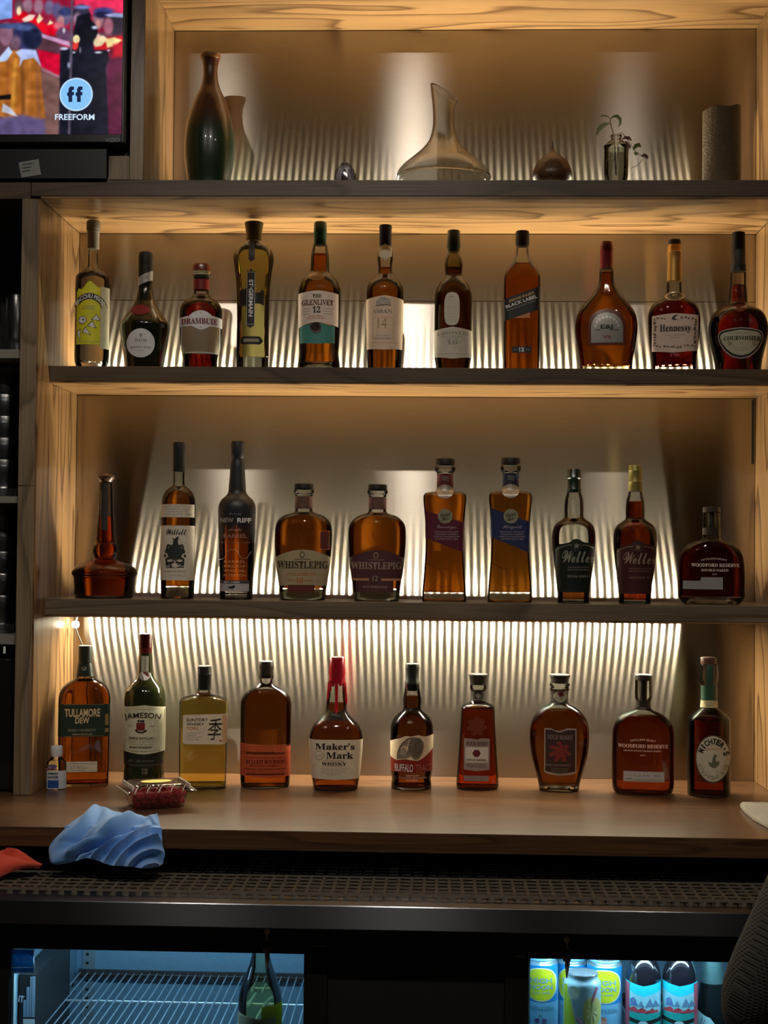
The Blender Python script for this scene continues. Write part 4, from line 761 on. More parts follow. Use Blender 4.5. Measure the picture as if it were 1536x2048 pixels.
la = b.label(MATS['bright_cream_label'], 320.8, 387, 1051.5, 1160); b.text(la, scr('Willett'), 351, 1064, 38, 12, INK, .01); cm = mat('crest_black', (.03, .035, .032), .5)
b.poly(la, [(343, 1074), (348, 1078), (351, 1075), (356, 1072), (355, 1079), (354, 1081), (355, 1088), (360, 1094), (364, 1104), (360, 1112), (355, 1118), (349, 1120), (343, 1117), (337, 1112), (334, 1104), (338, 1095), (345, 1088), (346, 1080)], cm, name='crest_shield')
for sx in (-1, 1):
    for k in range(5): disk(b, la, 349+sx*(12+2.5*math.sin(k*2.1)), 1091+k*8.5, 4.2, 2.4, cm, .0013, 'crest_scroll', 8); disk(b, la, 349+sx*(17-2*math.cos(k*1.7)), 1095+k*8.3, 2.2, 3.4, cm, .0013, 'crest_scroll', 8)
    for k in range(3): disk(b, la, 349+sx*(4+5*k), 1124+k*1.5, 3, 2.6, cm, .0013, 'crest_scroll', 8)
disk(b, la, 349, 1104, 6, 9, mat('crest_grey', (.10, .11, .10), .5), .0016, 'crest_face'); b.text(la, ser('5 2'), 349, 1131, 34, 8, INK, .01); b.text(la, ita('Rye'), 349, 1135, 14, 4, GREY, .01); b.text(la, ita('Straight Rye Whiskey'), 349, 1142, 40, 4, GREY, .01); b.text(la, 'ESTATE BOTTLED', 349, 1150, 24, 2.4, GREY, .01)
# --- 3 black-shouldered bottle
gm = bpy.data.materials.new('fading_black_glass'); gm.use_nodes = True; nt = gm.node_tree; nt.nodes.clear()
N = nt.nodes.new; L = nt.links.new; tcx = N('ShaderNodeTexCoord'); sp = N('ShaderNodeSeparateXYZ'); mr = N('ShaderNodeMapRange'); pbk = N('ShaderNodeBsdfPrincipled'); tb = N('ShaderNodeBsdfTransparent'); gl = N('ShaderNodeBsdfGlossy'); fz = N('ShaderNodeFresnel'); mxa = N('ShaderNodeMixShader'); mxb = N('ShaderNodeMixShader'); oo = N('ShaderNodeOutputMaterial')
pbk.inputs['Base Color'].default_value = (.022, .022, .024, 1); pbk.inputs['Roughness'].default_value = .42; gl.inputs['Roughness'].default_value = .03; L(tcx.outputs['Object'], sp.inputs[0]); L(sp.outputs['Z'], mr.inputs[0])
mr.inputs[1].default_value = .115; mr.inputs[2].default_value = .168; L(fz.outputs[0], mxa.inputs[0]); L(tb.outputs[0], mxa.inputs[1]); L(gl.outputs[0], mxa.inputs[2]); L(mr.outputs[0], mxb.inputs[0]); L(mxa.outputs[0], mxb.inputs[1]); L(pbk.outputs[0], mxb.inputs[2]); L(mxb.outputs[0], oo.inputs[0])
b = Bottle('whiskey_bottle', 472, 1203, [(884, 12), (888, 13.5), (912, 13.5), (918, 12), (922, 12.5), (930, 14), (950, 15.5), (971, 17), (984, 18), (991, 22), (998, 30), (1006, 35), (1015, 37.3), (1030, 37.5), (1100, 35.5), (1160, 33.5), (1196, 33), (1204, 32)], 'bottle matte black at neck and shoulders fading to amber, with white lettering', G3, Y=.15, zb=Z3, solid=gm)
b.fill(None, 1010, 1183, m=liquid('whiskey_glow_amber', (.90, .40, .08))); b.foot(1184); b.cap('stopper', CAPK, [(917, 10), (890, 10.5), (888, 13.5), (883, 12.5)])
tx = b.body; b.text(tx, 'NEW', 453, 1041, 25, 9, mat('dim_white_print', (.30, .27, .25), .5), .03, .001); b.text(tx, 'RIFF', 486, 1041, 27, 9, WHITE, .04, .001); b.text(tx, scr('Kentucky'), 468, 1029, 24, 4.5, SILVER, .005, .001)
pk = mat('pink_grey_print', (.36, .17, .13), .5); b.text(tx, ita('single'), 469, 1060, 26, 7, pk, .0, .001); b.text(tx, 'BARREL', 469, 1072, 45, 8, pk, .02, .001); b.text(tx, 'KENTUCKY STRAIGHT BOURBON', 469, 1085, 56, 2.6, pk, .0, .001)
MB().tube([b.P(x, y, .0012) for x, y in ((452, 1088), (452, 1112), (446, 1118), (438, 1119))], .0005, 4).mk('emblem_line', SILVER, b.body); MB().tube([b.P(x, y, .0012) for x, y in ((476, 1085), (476, 1108), (482, 1117), (492, 1116), (500, 1103))], .0005, 4).mk('emblem_line', SILVER, b.body); MB().tube([b.P(464-12*math.cos(a), 1107-8*math.sin(a), .0012) for a in np.linspace(0, math.pi, 12)], .0005, 4).mk('emblem_line', SILVER, b.body)
for i, t in enumerate(('BARREL', 'PROOF', 'WITHOUT CHILL', 'FILTRATION')): b.text(tx, t, 469, 1123+i*9, 42, 5, mat('orange_glow_print', (.75, .35, .16), .5), .005, .001)
la = b.label(mat('grey_strip_label', (.40, .38, .37), .5), 439.5, 497, 1161, 1182, name='label'); b.label(mat('dark_strip', (.08, .07, .07), .5), 439.5, 497, 1160, 1166.5, .001, 'label_header'); b.text(la, 'BIN 19803', 464, 1163.5, 30, 3, WHITE, .02, .0016); disk(b, la, 463, 1174, 6.5, 2.4, INK, .0012, 'state_emblem', 9); disk(b, la, 467, 1172, 3, 2.5, INK, .0013, 'state_emblem', 8)
# --- 4, 5 two oval rye bottles
def pig(cx, dy, lm, tm, num, nm, label, extra):
    b = Bottle('whiskey_bottle', cx, 1203, [(y+dy, hw, n, k) for y, hw, n, k in ((979, 20, 2, 1), (984, 20.5, 2, 1), (988, 18, 2, 1), (1012, 17.5, 2, 1), (1023, 18.5, 2, 1), (1026, 24, 2.1, .8), (1030, 37, 2.3, .66), (1036, 46, 2.4, .62), (1046, 54, 2.5, .6), (1060, 57.3, 2.5, .58), (1100, 56.5, 2.5, .58), (1134, 53, 2.5, .58), (1174, 47.5, 2.5, .58), (1202, 44.5, 2.5, .58))], label, G3, Y=.15, zb=Z3, wall=.94)
    b.fill(None, 1024+dy, 1176+dy*.5, m=AMB if num == '12' else liquid('whiskey_deep_amber', (.80, .42, .12))); b.foot(1178+dy*.5)
    b.cap('stopper', CAPK, [(979.5+dy, 17.5), (978+dy, 19), (970+dy, 19), (968+dy, 18)]); s = b.wrap('neck_label', mat('brown_neck_label', (.09, .04, .03), .5), 993+dy, 1017+dy)
    b.label(mat('brown_shield', (.14, .07, .05), .5), cx-9, cx+9, [(cx-9, 997+dy), (cx, 992+dy), (cx+9, 997+dy)], [(cx-9, 1012+dy), (cx, 1017+dy), (cx+9, 1012+dy)], .0012, 'neck_shield')
    la = b.label(lm, cx-54, cx+54, [(cx-54, 1114+dy), (cx-40, 1107+dy), (cx-20, 1101+dy), (cx, 1099+dy), (cx+20, 1101+dy), (cx+40, 1107+dy), (cx+54, 1114+dy)], [(cx-54, extra[0]), (cx+54, extra[0])])
    b.text(la, ser('W')+ser('HISTLE')+ser('P')+ser('IG'), cx-1, extra[1], 98, 14.5, tm, .02, .0014); disk(b, la, cx-2, 1109+dy, 5, 6.5, tm, .0013, 'pig_emblem', 12); disk(b, la, cx-2, 1109+dy, 3.4, 4.6, lm, .0015, 'pig_emblem', 12); b.rule(la, cx-17, cx+14, 1118+dy, 1, tm)
    return b, la
b, la = pig(605.5, 0, mat('khaki_label', (.36, .29, .165), .6), mat('dark_olive_print', (.05, .04, .02), .5), '10', None, 'oval amber rye bottle with a khaki arched label and red number 10', (1171, 1129))
b.text(la, ser('SINGLE BARREL RYE'), 602, 1147.5, 58, 5, ORANGE, .02); b.text(la, '10', 600, 1160, 12, 12, ORANGE, .03); b.text(la, ita('Aged'), 583, 1160, 22, 5, ORANGE, 0); b.text(la, ita('Years'), 616, 1160, 16, 5, ORANGE, 0); b.rule(la, 575, 632, 1141, .8, OLIVE)
b.label(mat('brown_tab', (.13, .03, .02), .5), 576, 629, 1169, 1184, .001, 'lower_tab')
s_ = b.label(ORANGE, 637.5, 657, [(637.5, 1064), (641, 1061), (657, 1061)], [(637.5, 1096), (641, 1099), (657, 1099)], .001, 'side_seal'); b.label(mat('brown_tab', (.13, .03, .02)), 639, 656, [(639, 1065), (642, 1062.5), (656, 1062.5)], [(639, 1095), (642, 1097.5), (656, 1097.5)], .0014, 'side_seal_face')
b.text(b.body, ser('WP'), 606, 1076, 46, 17, RAISED, -.012, .0006)
b, la = pig(753, 1.5, mat('plum_label', (.075, .028, .032), .5), mat('pale_tan_print', (.40, .30, .22), .5), '12', None, 'oval amber rye bottle with a plum-brown arched label and pale number 12', (1156, 1131))
b.text(la, '12', 750, 1156, 10.5, 11, mat('pale_tan_print', (.40, .30, .22)), .02, .0022); lb = b.label(mat('plum_label', (.075, .028, .032)), 712.5, 786, 1155.5, 1184, .001, 'lower_label'); b.text(lb, ser('OLD WORLD RYE'), 750, 1173, 48, 4.5, mat('pale_tan_print', (.40, .30, .22)), .01, .0015)
b.rule(lb, 704, 738, 1158.5, 4.5, mat('copper_stripe', (.60, .28, .14), .5), .0013); b.rule(lb, 762, 800, 1158.5, 4.5, mat('copper_stripe', (.60, .28, .14), .5), .0013); b.text(b.body, ser('WP'), 752, 1075, 48, 19, RAISED, -.006, .0006)
# --- 6, 7 waisted rectangular bottles
def rabbit(cx, dy, lm, wm, y0l, y1l, y0r, y1r, word, label):
    b = Bottle('whiskey_bottle', cx, 1205, [(y+dy, hw, n, k) for y, hw, n, k in ((930, 18, 2, 1), (936, 20.5, 2, 1), (941, 20, 2, 1), (947, 16, 2, 1), (972, 16, 2, 1), (980, 17, 2, 1), (984, 22, 3, .8), (985.5, 35, 6, .62), (989, 41, 7, .64), (996, 43, 7, .64), (1020, 41, 7, .64), (1054, 38.5, 7, .64), (1099, 37.5, 7, .64), (1136, 39.5, 7, .64), (1181, 43, 7, .64), (1203, 43.5, 7, .64))], label, G3, Y=.15, zb=Z3, wall=.95)
    b.fill(None, 986.5+dy, 1184+dy*.3, m=AMBL if dy < 0 else AMB); b.foot(1187+dy*.3); b.cap('stopper', CAPK, [(931.5+dy, 17), (930+dy, 19), (920+dy, 19.3), (917.5+dy, 18)])
    s = b.wrap('neck_label', wm, 948+dy, 974+dy); b.text(s, 'RABBIT', cx+1, 955+dy, 14, 4, GREY, .01, rot=8); b.text(s, 'HOLE', cx+1, 960+dy, 12, 4, GREY, .01, rot=8)
    e = b.oval(mat('pewter_disc', (.42, .36, .28), .4, .4), cx, 984+dy, 17, 14, .0016, 'neck_emblem'); 
    e.data.transform(Matrix.Identity(4))
    la = b.label(lm, cx-38.2, cx+38.2, [(cx-38.2, y0l), (cx+38.2, y0r)], [(cx-38.2, y1l), (cx+38.2, y1r)])
    d = disk(b, la, cx+1, 1033, 14.5, 14.5, mat('pewter_green_disc', (.30, .29, .18), .5), .0018, 'round_seal', 28); b.text(la, scr('Rabbit'), cx+1, 1030, 21, 7, INK, .01, .003, rot=-14); b.text(la, scr('Hole'), cx+1, 1038, 14, 7, INK, .01, .003, rot=-14)
    b.text(la, scr(word), cx+4, 1055, 38, 9, mat('lilac_print', (.42, .34, .38), .5), .005, .0014)
    for i, t in enumerate(('KENTUCKY STRAIGHT', 'BOURBON WHISKEY', 'FINISHED IN SHERRY CASKS' if dy > 0 else 'AGED IN TOASTED OAK', 'FOUNDERS BLEND 750ML')): b.text(la, t, cx+4, 1064+i*4.7, (48, 44, 52, 44)[i], 2.6, mat('lilac_print', (.42, .34, .38)), .01, .0014)
    em = RAISED
    for pts in ([(cx-36, 1126), (cx-25, 1133), (cx-10, 1140), (cx+2, 1152), (cx+8, 1160)], [(cx-8, 1140), (cx+2, 1138), (cx+10, 1134)], [(cx-16, 1170), (cx-5, 1173), (cx+6, 1173), (cx+14, 1170)]): MB().tube([b.P(x, y+dy, .0002) for x, y in pts], .0008, 5).mk('embossed_line', em, b.body, 60)
    return b
rabbit(888, 0, mat('maroon_label', (.085, .008, .022), .5), mat('maroon_wrap', (.10, .012, .018), .5), 1022, 1076, 1046, 1105, 'Dareringer', 'waisted square amber bottle with a slanting maroon label and round seal')
rabbit(1019.5, -1.2, mat('navy_label', (.014, .022, .075), .5), mat('navy_wrap', (.012, .018, .05), .5), 1017, 1074, 1044, 1105, 'Heigold', 'waisted square amber bottle with a slanting navy blue label and round seal')
# --- 8, 9 flared bottles with script labels
def weller(cx, dy, lm, tm, capm, cap, yl, fillm, w2, label, line):
    b = Bottle('whiskey_bottle', cx, 1206, [(y+dy, hw) for y, hw in ((978, 13), (986, 14), (996, 17), (1010, 18.5), (1024, 18.8), (1034, 19), (1039, 24), (1046, 34), (1054, 39.5), (1066, 42.3), (1082, 43), (1097, 42), (1125, 39), (1150, 35.5), (1175, 32.2), (1205, 31.5))], label, G3, Y=.15, zb=Z3)
    b.fill(None, yl, 1198+dy*.4, m=fillm); b.foot(1199+dy*.4); b.cap('cap', capm, cap)
    la = b.label(lm, cx-35, cx+41, [(cx-35, 1096+dy), (cx-25, 1089+dy), (cx-8, 1085+dy), (cx-2, 1080+dy), (cx+5, 1077+dy), (cx+13, 1080+dy), (cx+18, 1084+dy), (cx+33, 1087+dy), (cx+41, 1091+dy)], [(cx-35, 1182+dy), (cx+41, 1182+dy)])
    b.label(lm, cx-31, cx+31, 1150+dy, 1184+dy, .0007, 'label_foot')
    b.text(la, scr('Weller'), cx+8, 1113+dy, 58, 24, tm, .012, .0014); b.text(la, line, cx+10, 1152+dy, 42, 4.6, tm, .01, .0014)
    for i in range(2): b.text(la, ('THE ORIGINAL WHEATED', 'KENTUCKY BOURBON')[i], cx+10, 1134+dy+i*5, 42, 2.6, tm, .005, .0014)
    disk(b, la, cx+6, 1092+dy, 10, 10, mat('label_ring', (.05, .055, .04), .5), .0012, 'monogram_ring'); disk(b, la, cx+6, 1092+dy, 8.8, 8.8, lm, .0014, 'monogram_disc'); b.text(la, scr('W'), cx+6, 1092+dy, 11, 10, tm, .01, .002)
    for dx in (-1, 1): MB().tube([b.P(cx+6+dx*t, 1092+dy+.012*(t-10)**2-2, .0012) for t in np.linspace(10, 32 if dx > 0 else 40, 8)], .0006, 4).mk('trim_line', tm, la)
    return b
weller(1146.6, 0, mat('black_green_label', (.010, .016, .012), .5), mat('sage_print', (.34, .34, .28), .5), mat('black_green_cap', (.010, .022, .016), .3, coat=.5), [(984, 13.4), (979, 14.3), (977, 13.2), (958, 13), (956, 14.8), (954, 14.8), (952, 13.4), (941, 13.6), (938.5, 12.5)], 1088, AMBD, 0, 'half-empty flared bottle with a black-green script label and green-black cap', 'SPECIAL RESERVE')
weller(1269.5, 3, mat('wine_label', (.055, .014, .016), .5), mat('rose_tan_print', (.36, .25, .19), .5), mat('olive_gold_cap', (.30, .25, .07), .4, .4), [(983, 13.8), (966, 13.4), (964, 14.2), (962, 13.2), (943, 13), (941, 13.8), (939, 13), (933, 13.3), (931, 12.5)], 1003, liquid('whiskey_mahogany', (.74, .26, .08)), 0, 'full flared bottle with a wine-red script label and olive gold cap', 'ANTIQUE 107')
# --- 10 and counter 9: two flat oval reserve bottles
def woodford(cx, by, P, yl, yb, m, label, grp, Y, zb, cy, stop):
    b = Bottle('whiskey_bottle', cx, by, P, label, grp, Y=Y, zb=zb, wall=.95); b.fill(None, yl, yb, m=m); b.foot(yb+2)
    b.cap('stopper_top', mat('dark_wood_stopper', (.05, .035, .028), .4), [(stop[0]+11, 16), (stop[0]+10, 17), (stop[0]+1, 17), (stop[0], 16)]); b.cap('stopper_core', mat('neck_core_dark', (.035, .028, .022), .4), [(stop[1], 7.5), (stop[0]+12, 7.5)]); b.wrap('neck_band', mat('dark_neck_band', (.035, .028, .022), .4), stop[1]-14, stop[1])
    return b
WT = mat('warm_white_print', (.66, .50, .42), .5)
b = woodford(1422.5, 1208, [(1013, 16.8, 2, 1), (1070, 17, 2, 1), (1076, 17.5, 2, .95), (1081, 22, 2, .85), (1084, 35, 2.1, .6), (1091, 48, 2.2, .5), (1101, 57, 2.3, .47), (1114, 62.5, 2.5, .46), (1130, 64.5, 2.6, .45), (1180, 65, 2.6, .45), (1195, 64, 2.6, .45), (1204, 58, 2.4, .45), (1209, 52, 2.4, .45)], 1082, 1192, liquid('whiskey_deep_red', (.70, .19, .07)), 'wide flat dark red bottle with a small grey corner label, rightmost on the lowest shelf', G3, .15, Z3, 1130, (1014, 1070))
b.text(b.body, ser('WOODFORD RESERVE'), 1430, 1130, 92, 7, WT, .015, .0008); b.text(b.body, ser('DOUBLE OAKED'), 1429, 1140, 52, 5, WT, .01, .0008); b.text(b.body, "DISTILLER'S SELECT", 1428, 1117, 50, 3.4, WT, .01, .0008, arc=90); b.text(b.body, '1812', 1429, 1148, 9, 3, WT, .01, .0008)
la = b.label(mat('grey_label', (.26, .25, .25), .5), 1368, 1444.5, [(1368, 1161.5), (1401.8, 1161.5), (1402, 1154), (1444.5, 1154)], 1178, nc=44); [b.rule(la, 1374, 1440, y, .8, GREY) for y in (1166, 1171)]; b.rule(la, 1406, 1440, 1159, .8, GREY)
# ================================================================== BOTTLES ON THE COUNTER
# --- 1 green label irish
b = Bottle('whiskey_bottle', 166.5, 1573, [(1322, 13, 2, 1), (1330, 14.5, 2.2, 1), (1351, 17.5, 2.6, 1), (1357, 20, 3, .95), (1363, 30, 4, .9), (1370, 40, 5, .84), (1379, 47, 6, .8), (1388, 50, 7, .78), (1398, 51, 7, .78), (1480, 50.5, 7, .78), (1560, 49.5, 7, .78), (1573, 48.5, 7, .78)], 'square-shouldered amber bottle with a dark green label and green-black neck', G4, zb=ZC, wall=.95)
b.fill(None, 1356, None, m=liquid('whiskey_brown_amber', (.78, .46, .13))); b.cap('cap', mat('dark_green_capsule', (.012, .02, .014), .4), [(1325, 13.8), (1295, 13.8), (1291.5, 13)]); s = b.wrap('neck_sleeve', MATS['dark_green_capsule'], 1326, 1352, .0008); b.text(s, scr('D'), 165, 1336, 10, 7, SILVER, 0, .0014)
la = b.label(mat('forest_label', (.014, .030, .018), .5), 116.3, 216.8, 1404, 1468.5, nc=30)
cg = mat('gold_cream_print', (.62, .47, .26), .5); b.text(la, 'TULLAMORE', 163, 1421, 69, 16, cg, .03); b.text(la, 'DEW', 163, 1436, 28, 12.5, cg, .03); b.text(la, 'IRISH WHISKEY', 163, 1455.5, 54, 5.5, OLIVE, .01); b.text(la, 'TRIPLE DISTILLED', 163, 1463.5, 40, 2.6, cg, .01)
for y in (1405, 1467): b.rule(la, 117, 216, y, 1, mat('dim_gold_line', (.25, .2, .1), .5))
b.label(GOLD, 207, 213, 1424, 1446, .001, 'side_mark', 3); b.label(GOLD, 207, 213, 1452, 1460, .001, 'side_mark', 3)
lb = b.label(mat('cream_strip', (.62, .55, .40), .6), 131, 193, 1517.5, 1538, name='lower_label'); b.text(lb, scr('D. E. Williams'), 158, 1529, 34, 7, GREY, 0); b.rule(lb, 138, 188, 1521.5, .8, GREY); b.rule(lb, 145, 170, 1535, .8, GREY)
em = RAISED; MB().tube([b.P(156+16*math.cos(a), 1492+14*math.sin(a), .0004) for a in np.linspace(.9, 4.0, 14)], .0005, 4).mk('embossed_ring', em, b.body); MB().tube([b.P(156+16*math.cos(a), 1492+14*math.sin(a), .0004) for a in np.linspace(-1, 1, 10)], .0005, 4).mk('embossed_ring', em, b.body); b.text(b.body, '1829', 156, 1492, 18, 6, em, -.01, .0005)
# --- 2 green glass irish
b = Bottle('whiskey_bottle', 287.3, 1574, [(1306, 13), (1320, 14), (1345, 15.5), (1356, 18.5), (1363, 25), (1370, 31.5), (1379, 37.5), (1389, 40.2), (1400, 41.2), (1500, 40.5), (1528, 39), (1545, 40.5), (1565, 41), (1574, 38)], 'dark green glass bottle with a big cream label and burgundy cap', G4, zb=ZC, solid=mat('bottle_green_glass', (.022, .028, .008), .07, coat=1, spec=.9))
b.body['label'] = 'dark green glass'
b.cap('cap', CAPR, [(1309, 12.6), (1298, 13), (1296, 13.8), (1293, 13), (1287, 13.6), (1284, 13), (1272, 13.4), (1268, 12.5)])
la = b.label(mat('mint_strip', (.48, .50, .38), .6), 280, 293.5, 1311, 1348, name='neck_label'); disk(b, la, 286.5, 1349.5, 9.5, 9.5, SILVER, .0012, 'neck_seal'); disk(b, la, 286.5, 1349.5, 6.5, 6.5, mat('brick_seal', (.30, .05, .03), .5), .0015, 'neck_seal_face'); b.text(la, 'SINE METU', 287, 1329, 24, 3, OLIVE, .01, .0013, rot=-90)
la = b.label(mat('cream_green_label', (.58, .57, .40), .6), 246.8, 328, [(246.8, 1411), (287, 1406), (328, 1412)], [(246.8, 1499), (287, 1503.5), (328, 1499)]); b.frame(la, 248.5, 326.5, 1414, 1497, .8, OLIVE)
b.text(la, 'JAMESON', 283.5, 1427, 68, 13, INK, .008, .0014, arc=120); b.poly(la, [(272, 1441), (288, 1441), (288, 1456), (272, 1456)], mat('crest_red', (.22, .02, .025), .5), name='crest')
for x in (276, 281, 285): disk(b, la, x, 1437.5, 2.2, 2.8, INK, .0014, 'crest_leaf', 8)
arcband(b, la, 280.5, 1446, 12.5, 15.5, 130, 230, INK, .0013)
b.text(la, 'ESTD', 260, 1448, 8, 3.5, OLIVE, .01); b.text(la, '1780', 301, 1448, 9, 3.5, OLIVE, .01); b.text(la, 'TRIPLE DISTILLED', 281, 1471.5, 48, 4.2, INK, .02); b.text(la, 'IRISH WHISKEY', 281, 1489.5, 44, 4.2, INK, .02); b.text(la, 'BLENDED AND MATURED BY', 281, 1479, 50, 2.2, GREY, .01); b.text(la, 'THE DISTILLERY AT CORK', 281, 1483.5, 48, 2.2, GREY, .01); b.text(la, '750ML 40% ALC', 281, 1497.5, 28, 1.8, GREY, .01); b.rule(la, 255, 310, 1475.5, .5, GREY)
lb = b.label(mat('black_green_strip', (.02, .025, .02), .5), 247.5, 326, [(247.5, 1500), (287, 1504.5), (326, 1500)], [(247.5, 1526), (287, 1530), (326, 1526)], name='lower_label'); b.text(lb, scr('Jn. Jameson'), 281, 1516.5, 50, 6, GREY, 0); b.rule(lb, 252, 322, 1525, .7, GREY)
# --- 3 square pale whisky
b = Bottle('whiskey_bottle', 404.8, 1577, [(1378, 13, 2, 1), (1386, 13.5, 2, 1), (1389, 17, 3, .9), (1392, 28, 5, .8), (1396, 40, 7, .76), (1400, 46.5, 9, .74), (1406, 47.5, 9, .74), (1480, 47.5, 9, .74), (1570, 46.5, 9, .74), (1577, 45.5, 9, .74)], 'clear square bottle of pale gold whisky with a cream label bearing a brushed character', G4, zb=ZC, wall=.95)
b.fill(None, 1393, 1567, m=TOKI); b.foot(1568); b.cap('cap', CAPK, [(1379, 13.3), (1350, 13.6), (1348, 14.6), (1346, 13.9), (1335, 14.2), (1332, 13.6)], cx=406.5)
la = b.label(mat('pale_peach_paper', (.66, .57, .43), .6), 365, 451.5, [(365, 1427), (368, 1425.5), (451.5, 1424)], [(365, 1480), (368, 1483.5), (443, 1484.5), (451.5, 1481)], nc=30); b.label(mat('amber_paper_edge', (.60, .36, .20), .6), 442, 450.8, 1426, 1481, .0011, 'label_edge', 5)
b.text(la, 'SUNTORY', 393, 1435.5, 42, 5.8, INK, .01); b.text(la, 'WHISKY', 389.5, 1444, 35, 5.8, INK, .01); b.text(la, 'TOKI', 383, 1452.3, 22, 5.8, ORANGE, .01); b.text(la, '季', 428, 1454, 27, 43, INK, 0, shear=.12); b.poly(la, [(437, 1475), (441, 1475), (441, 1479), (437, 1479)], ORANGE)
for i, t in enumerate(('BLENDED JAPANESE WHISKY', 'PRODUCED BY', 'THE DISTILLERS OF JAPAN', '43% ALC 750ML')): b.text(la, t, 386-(i == 1)*3, 1462+i*4, (30, 18, 32, 24)[i], 2, GREY, .01)
# --- 4 frontier flask
b = Bottle('whiskey_bottle', 530, 1576, [(1350, 14, 2, 1), (1356, 14.3, 2, 1), (1360, 12.5, 2, 1), (1366, 13, 2, 1), (1371, 18, 2.1, .9), (1376, 28, 2.3, .75), (1382, 37, 2.5, .66), (1390, 45, 2.6, .6), (1402, 50, 2.6, .58), (1420, 50.5, 2.6, .58), (1550, 49.5, 2.6, .58), (1568, 48.5, 2.6, .58), (1576, 46, 2.6, .58)], 'flask-shaped brown bottle with raised dotted lettering and an orange label band', G4, zb=ZC, wall=.95)
b.fill(None, 1380, 1568, m=liquid('whiskey_umber', (.70, .38, .12))); b.foot(1569); b.cap('stopper', mat('black_cork_top', (.03, .027, .022), .4), [(1356, 11.5), (1352, 12), (1349, 13.8), (1340, 13.3), (1338, 14.6), (1326, 14.3), (1322.5, 13.5)])
la = b.label(mat('burnt_orange_label', (.47, .085, .03), .5), 480.4, 579.6, [(480, 1483), (580, 1489)], [(480, 1547), (530, 1551), (580, 1549)]); dk = mat('dark_maroon_print', (.12, .015, .008), .5)
for x0_, x1_, y, t in ((482, 579, 1503, 3), (482, 579, 1544, 3), (482, 548, 1500.5, 1)): b.rule(la, x0_, x1_, y, t, dk)
b.rule(la, 482, 578, 1486.5, .8, mat('pale_orange_line', (.60, .22, .08), .5)); b.rule(la, 482, 578, 1498, .8, MATS['pale_orange_line']); b.text(la, ser('BULLEIT BOURBON'), 530, 1519.5, 76, 8, dk, .045); b.text(la, 'FRONTIER WHISKEY', 530, 1527.5, 60, 3.6, dk, .01); b.text(la, 'STRAIGHT BOURBON WHISKEY', 530, 1534, 80, 3, dk, .01); b.text(la, 'DISTILLED AND AGED IN OAK BARRELS', 530, 1511.5, 84, 2.6, dk, .01); b.rule(la, 483, 578, 1538.5, .7, dk)
b.rule(la, 547, 549, 1493, 7, MATS['pale_orange_line'])
for i, t in enumerate(('BULLEIT', 'BOURBON', 'FRONTIER', 'WHISKEY')): b.text(b.body, ser(t), 524, 1410+i*15, (44, 48, 54, 50)[i], 8, RAISED, -.01, .0006)
# --- 5 red wax bottle
b = Bottle('whiskey_bottle', 671, 1581, [(1360, 16, 2, 1), (1366, 17, 2, 1), (1385, 18.5, 2, 1), (1405, 20.5, 2.1, 1), (1420, 21.5, 2.2, .98), (1428, 25, 2.4, .95), (1436, 32, 2.8, .9), (1447, 43, 3.3, .86), (1460, 50, 3.8, .84), (1472, 53, 4, .83), (1482, 53, 4, .83), (1520, 50.5, 4, .83), (1551, 47.5, 4, .83), (1573, 44, 4, .83), (1581, 42, 4, .83)], 'squarish bourbon bottle with dripping red wax on the neck and a plain cream label', G4, zb=ZC)
b.fill(None, 1406, 1572, m=AMBD); b.foot(1573); wx = mat('red_wax', (.36, .008, .02), .25, coat=.6); b.cap('wax_seal', wx, [(1367, 17.5), (1362, 16.5), (1350, 16), (1348, 16.8), (1330, 15.4), (1316, 15), (1314, 14)], cx=671.8)
for x, y0, y1, r in ((671, 1364, 1424, 4.2), (659, 1364, 1382, 3.4), (685, 1364, 1374, 3), (655, 1364, 1399, 2.6), (689, 1364, 1408, 2.8), (664, 1364, 1372, 4), (679, 1364, 1371, 4)):
    pts = [b.P(671+(x-671)*(1+.012*(y-1366)/4), y, 0) for y in np.linspace(y0, y1, 10)]; MB().tube(pts, [r*b.s*(.75 if i < 9 else .3) for i in range(10)], 8).mk('wax_drip', wx, b.root, 60)
la = b.label(mat('plain_cream_label', (.62, .56, .42), .6), 618.2, 723.8, 1474, [(618, 1551), (671, 1553.5), (724, 1551)], nc=30)
b.text(la, ser("Maker's"), 669, 1487, 77, 13, INK, .02); b.text(la, ser('Mark'), 678.5, 1505, 53, 13, INK, .02); disk(b, la, 638.5, 1505, 9.3, 9.3, GREY, .0011, 'emblem_ring'); disk(b, la, 638.5, 1505, 8.2, 8.2, MATS['plain_cream_label'], .0013, 'emblem_disc'); b.text(la, 'S IV', 639, 1506, 12, 7, GREY, 0, .0016)
b.text(la, ser('WHISKY'), 667.5, 1521.5, 49, 6.5, INK, .03); b.text(la, 'KENTUCKY STRAIGHT BOURBON', 667, 1515.5, 44, 2.3, GREY, .01)
for i, t in enumerate(('Distilled, aged and bottled', 'by the Distillery, Inc.', 'Star Hill Farm, Kentucky', 'USA 45% alc./vol.')): b.text(la, t, 667, 1531.5+i*3.6, (52, 46, 48, 30)[i], 2.5, GREY, .005)
b.rule(la, 645, 690, 1527, .6, GREY); b.text(b.body, scr('S IV'), 667, 1442, 32, 16, RAISED, 0, .0006)
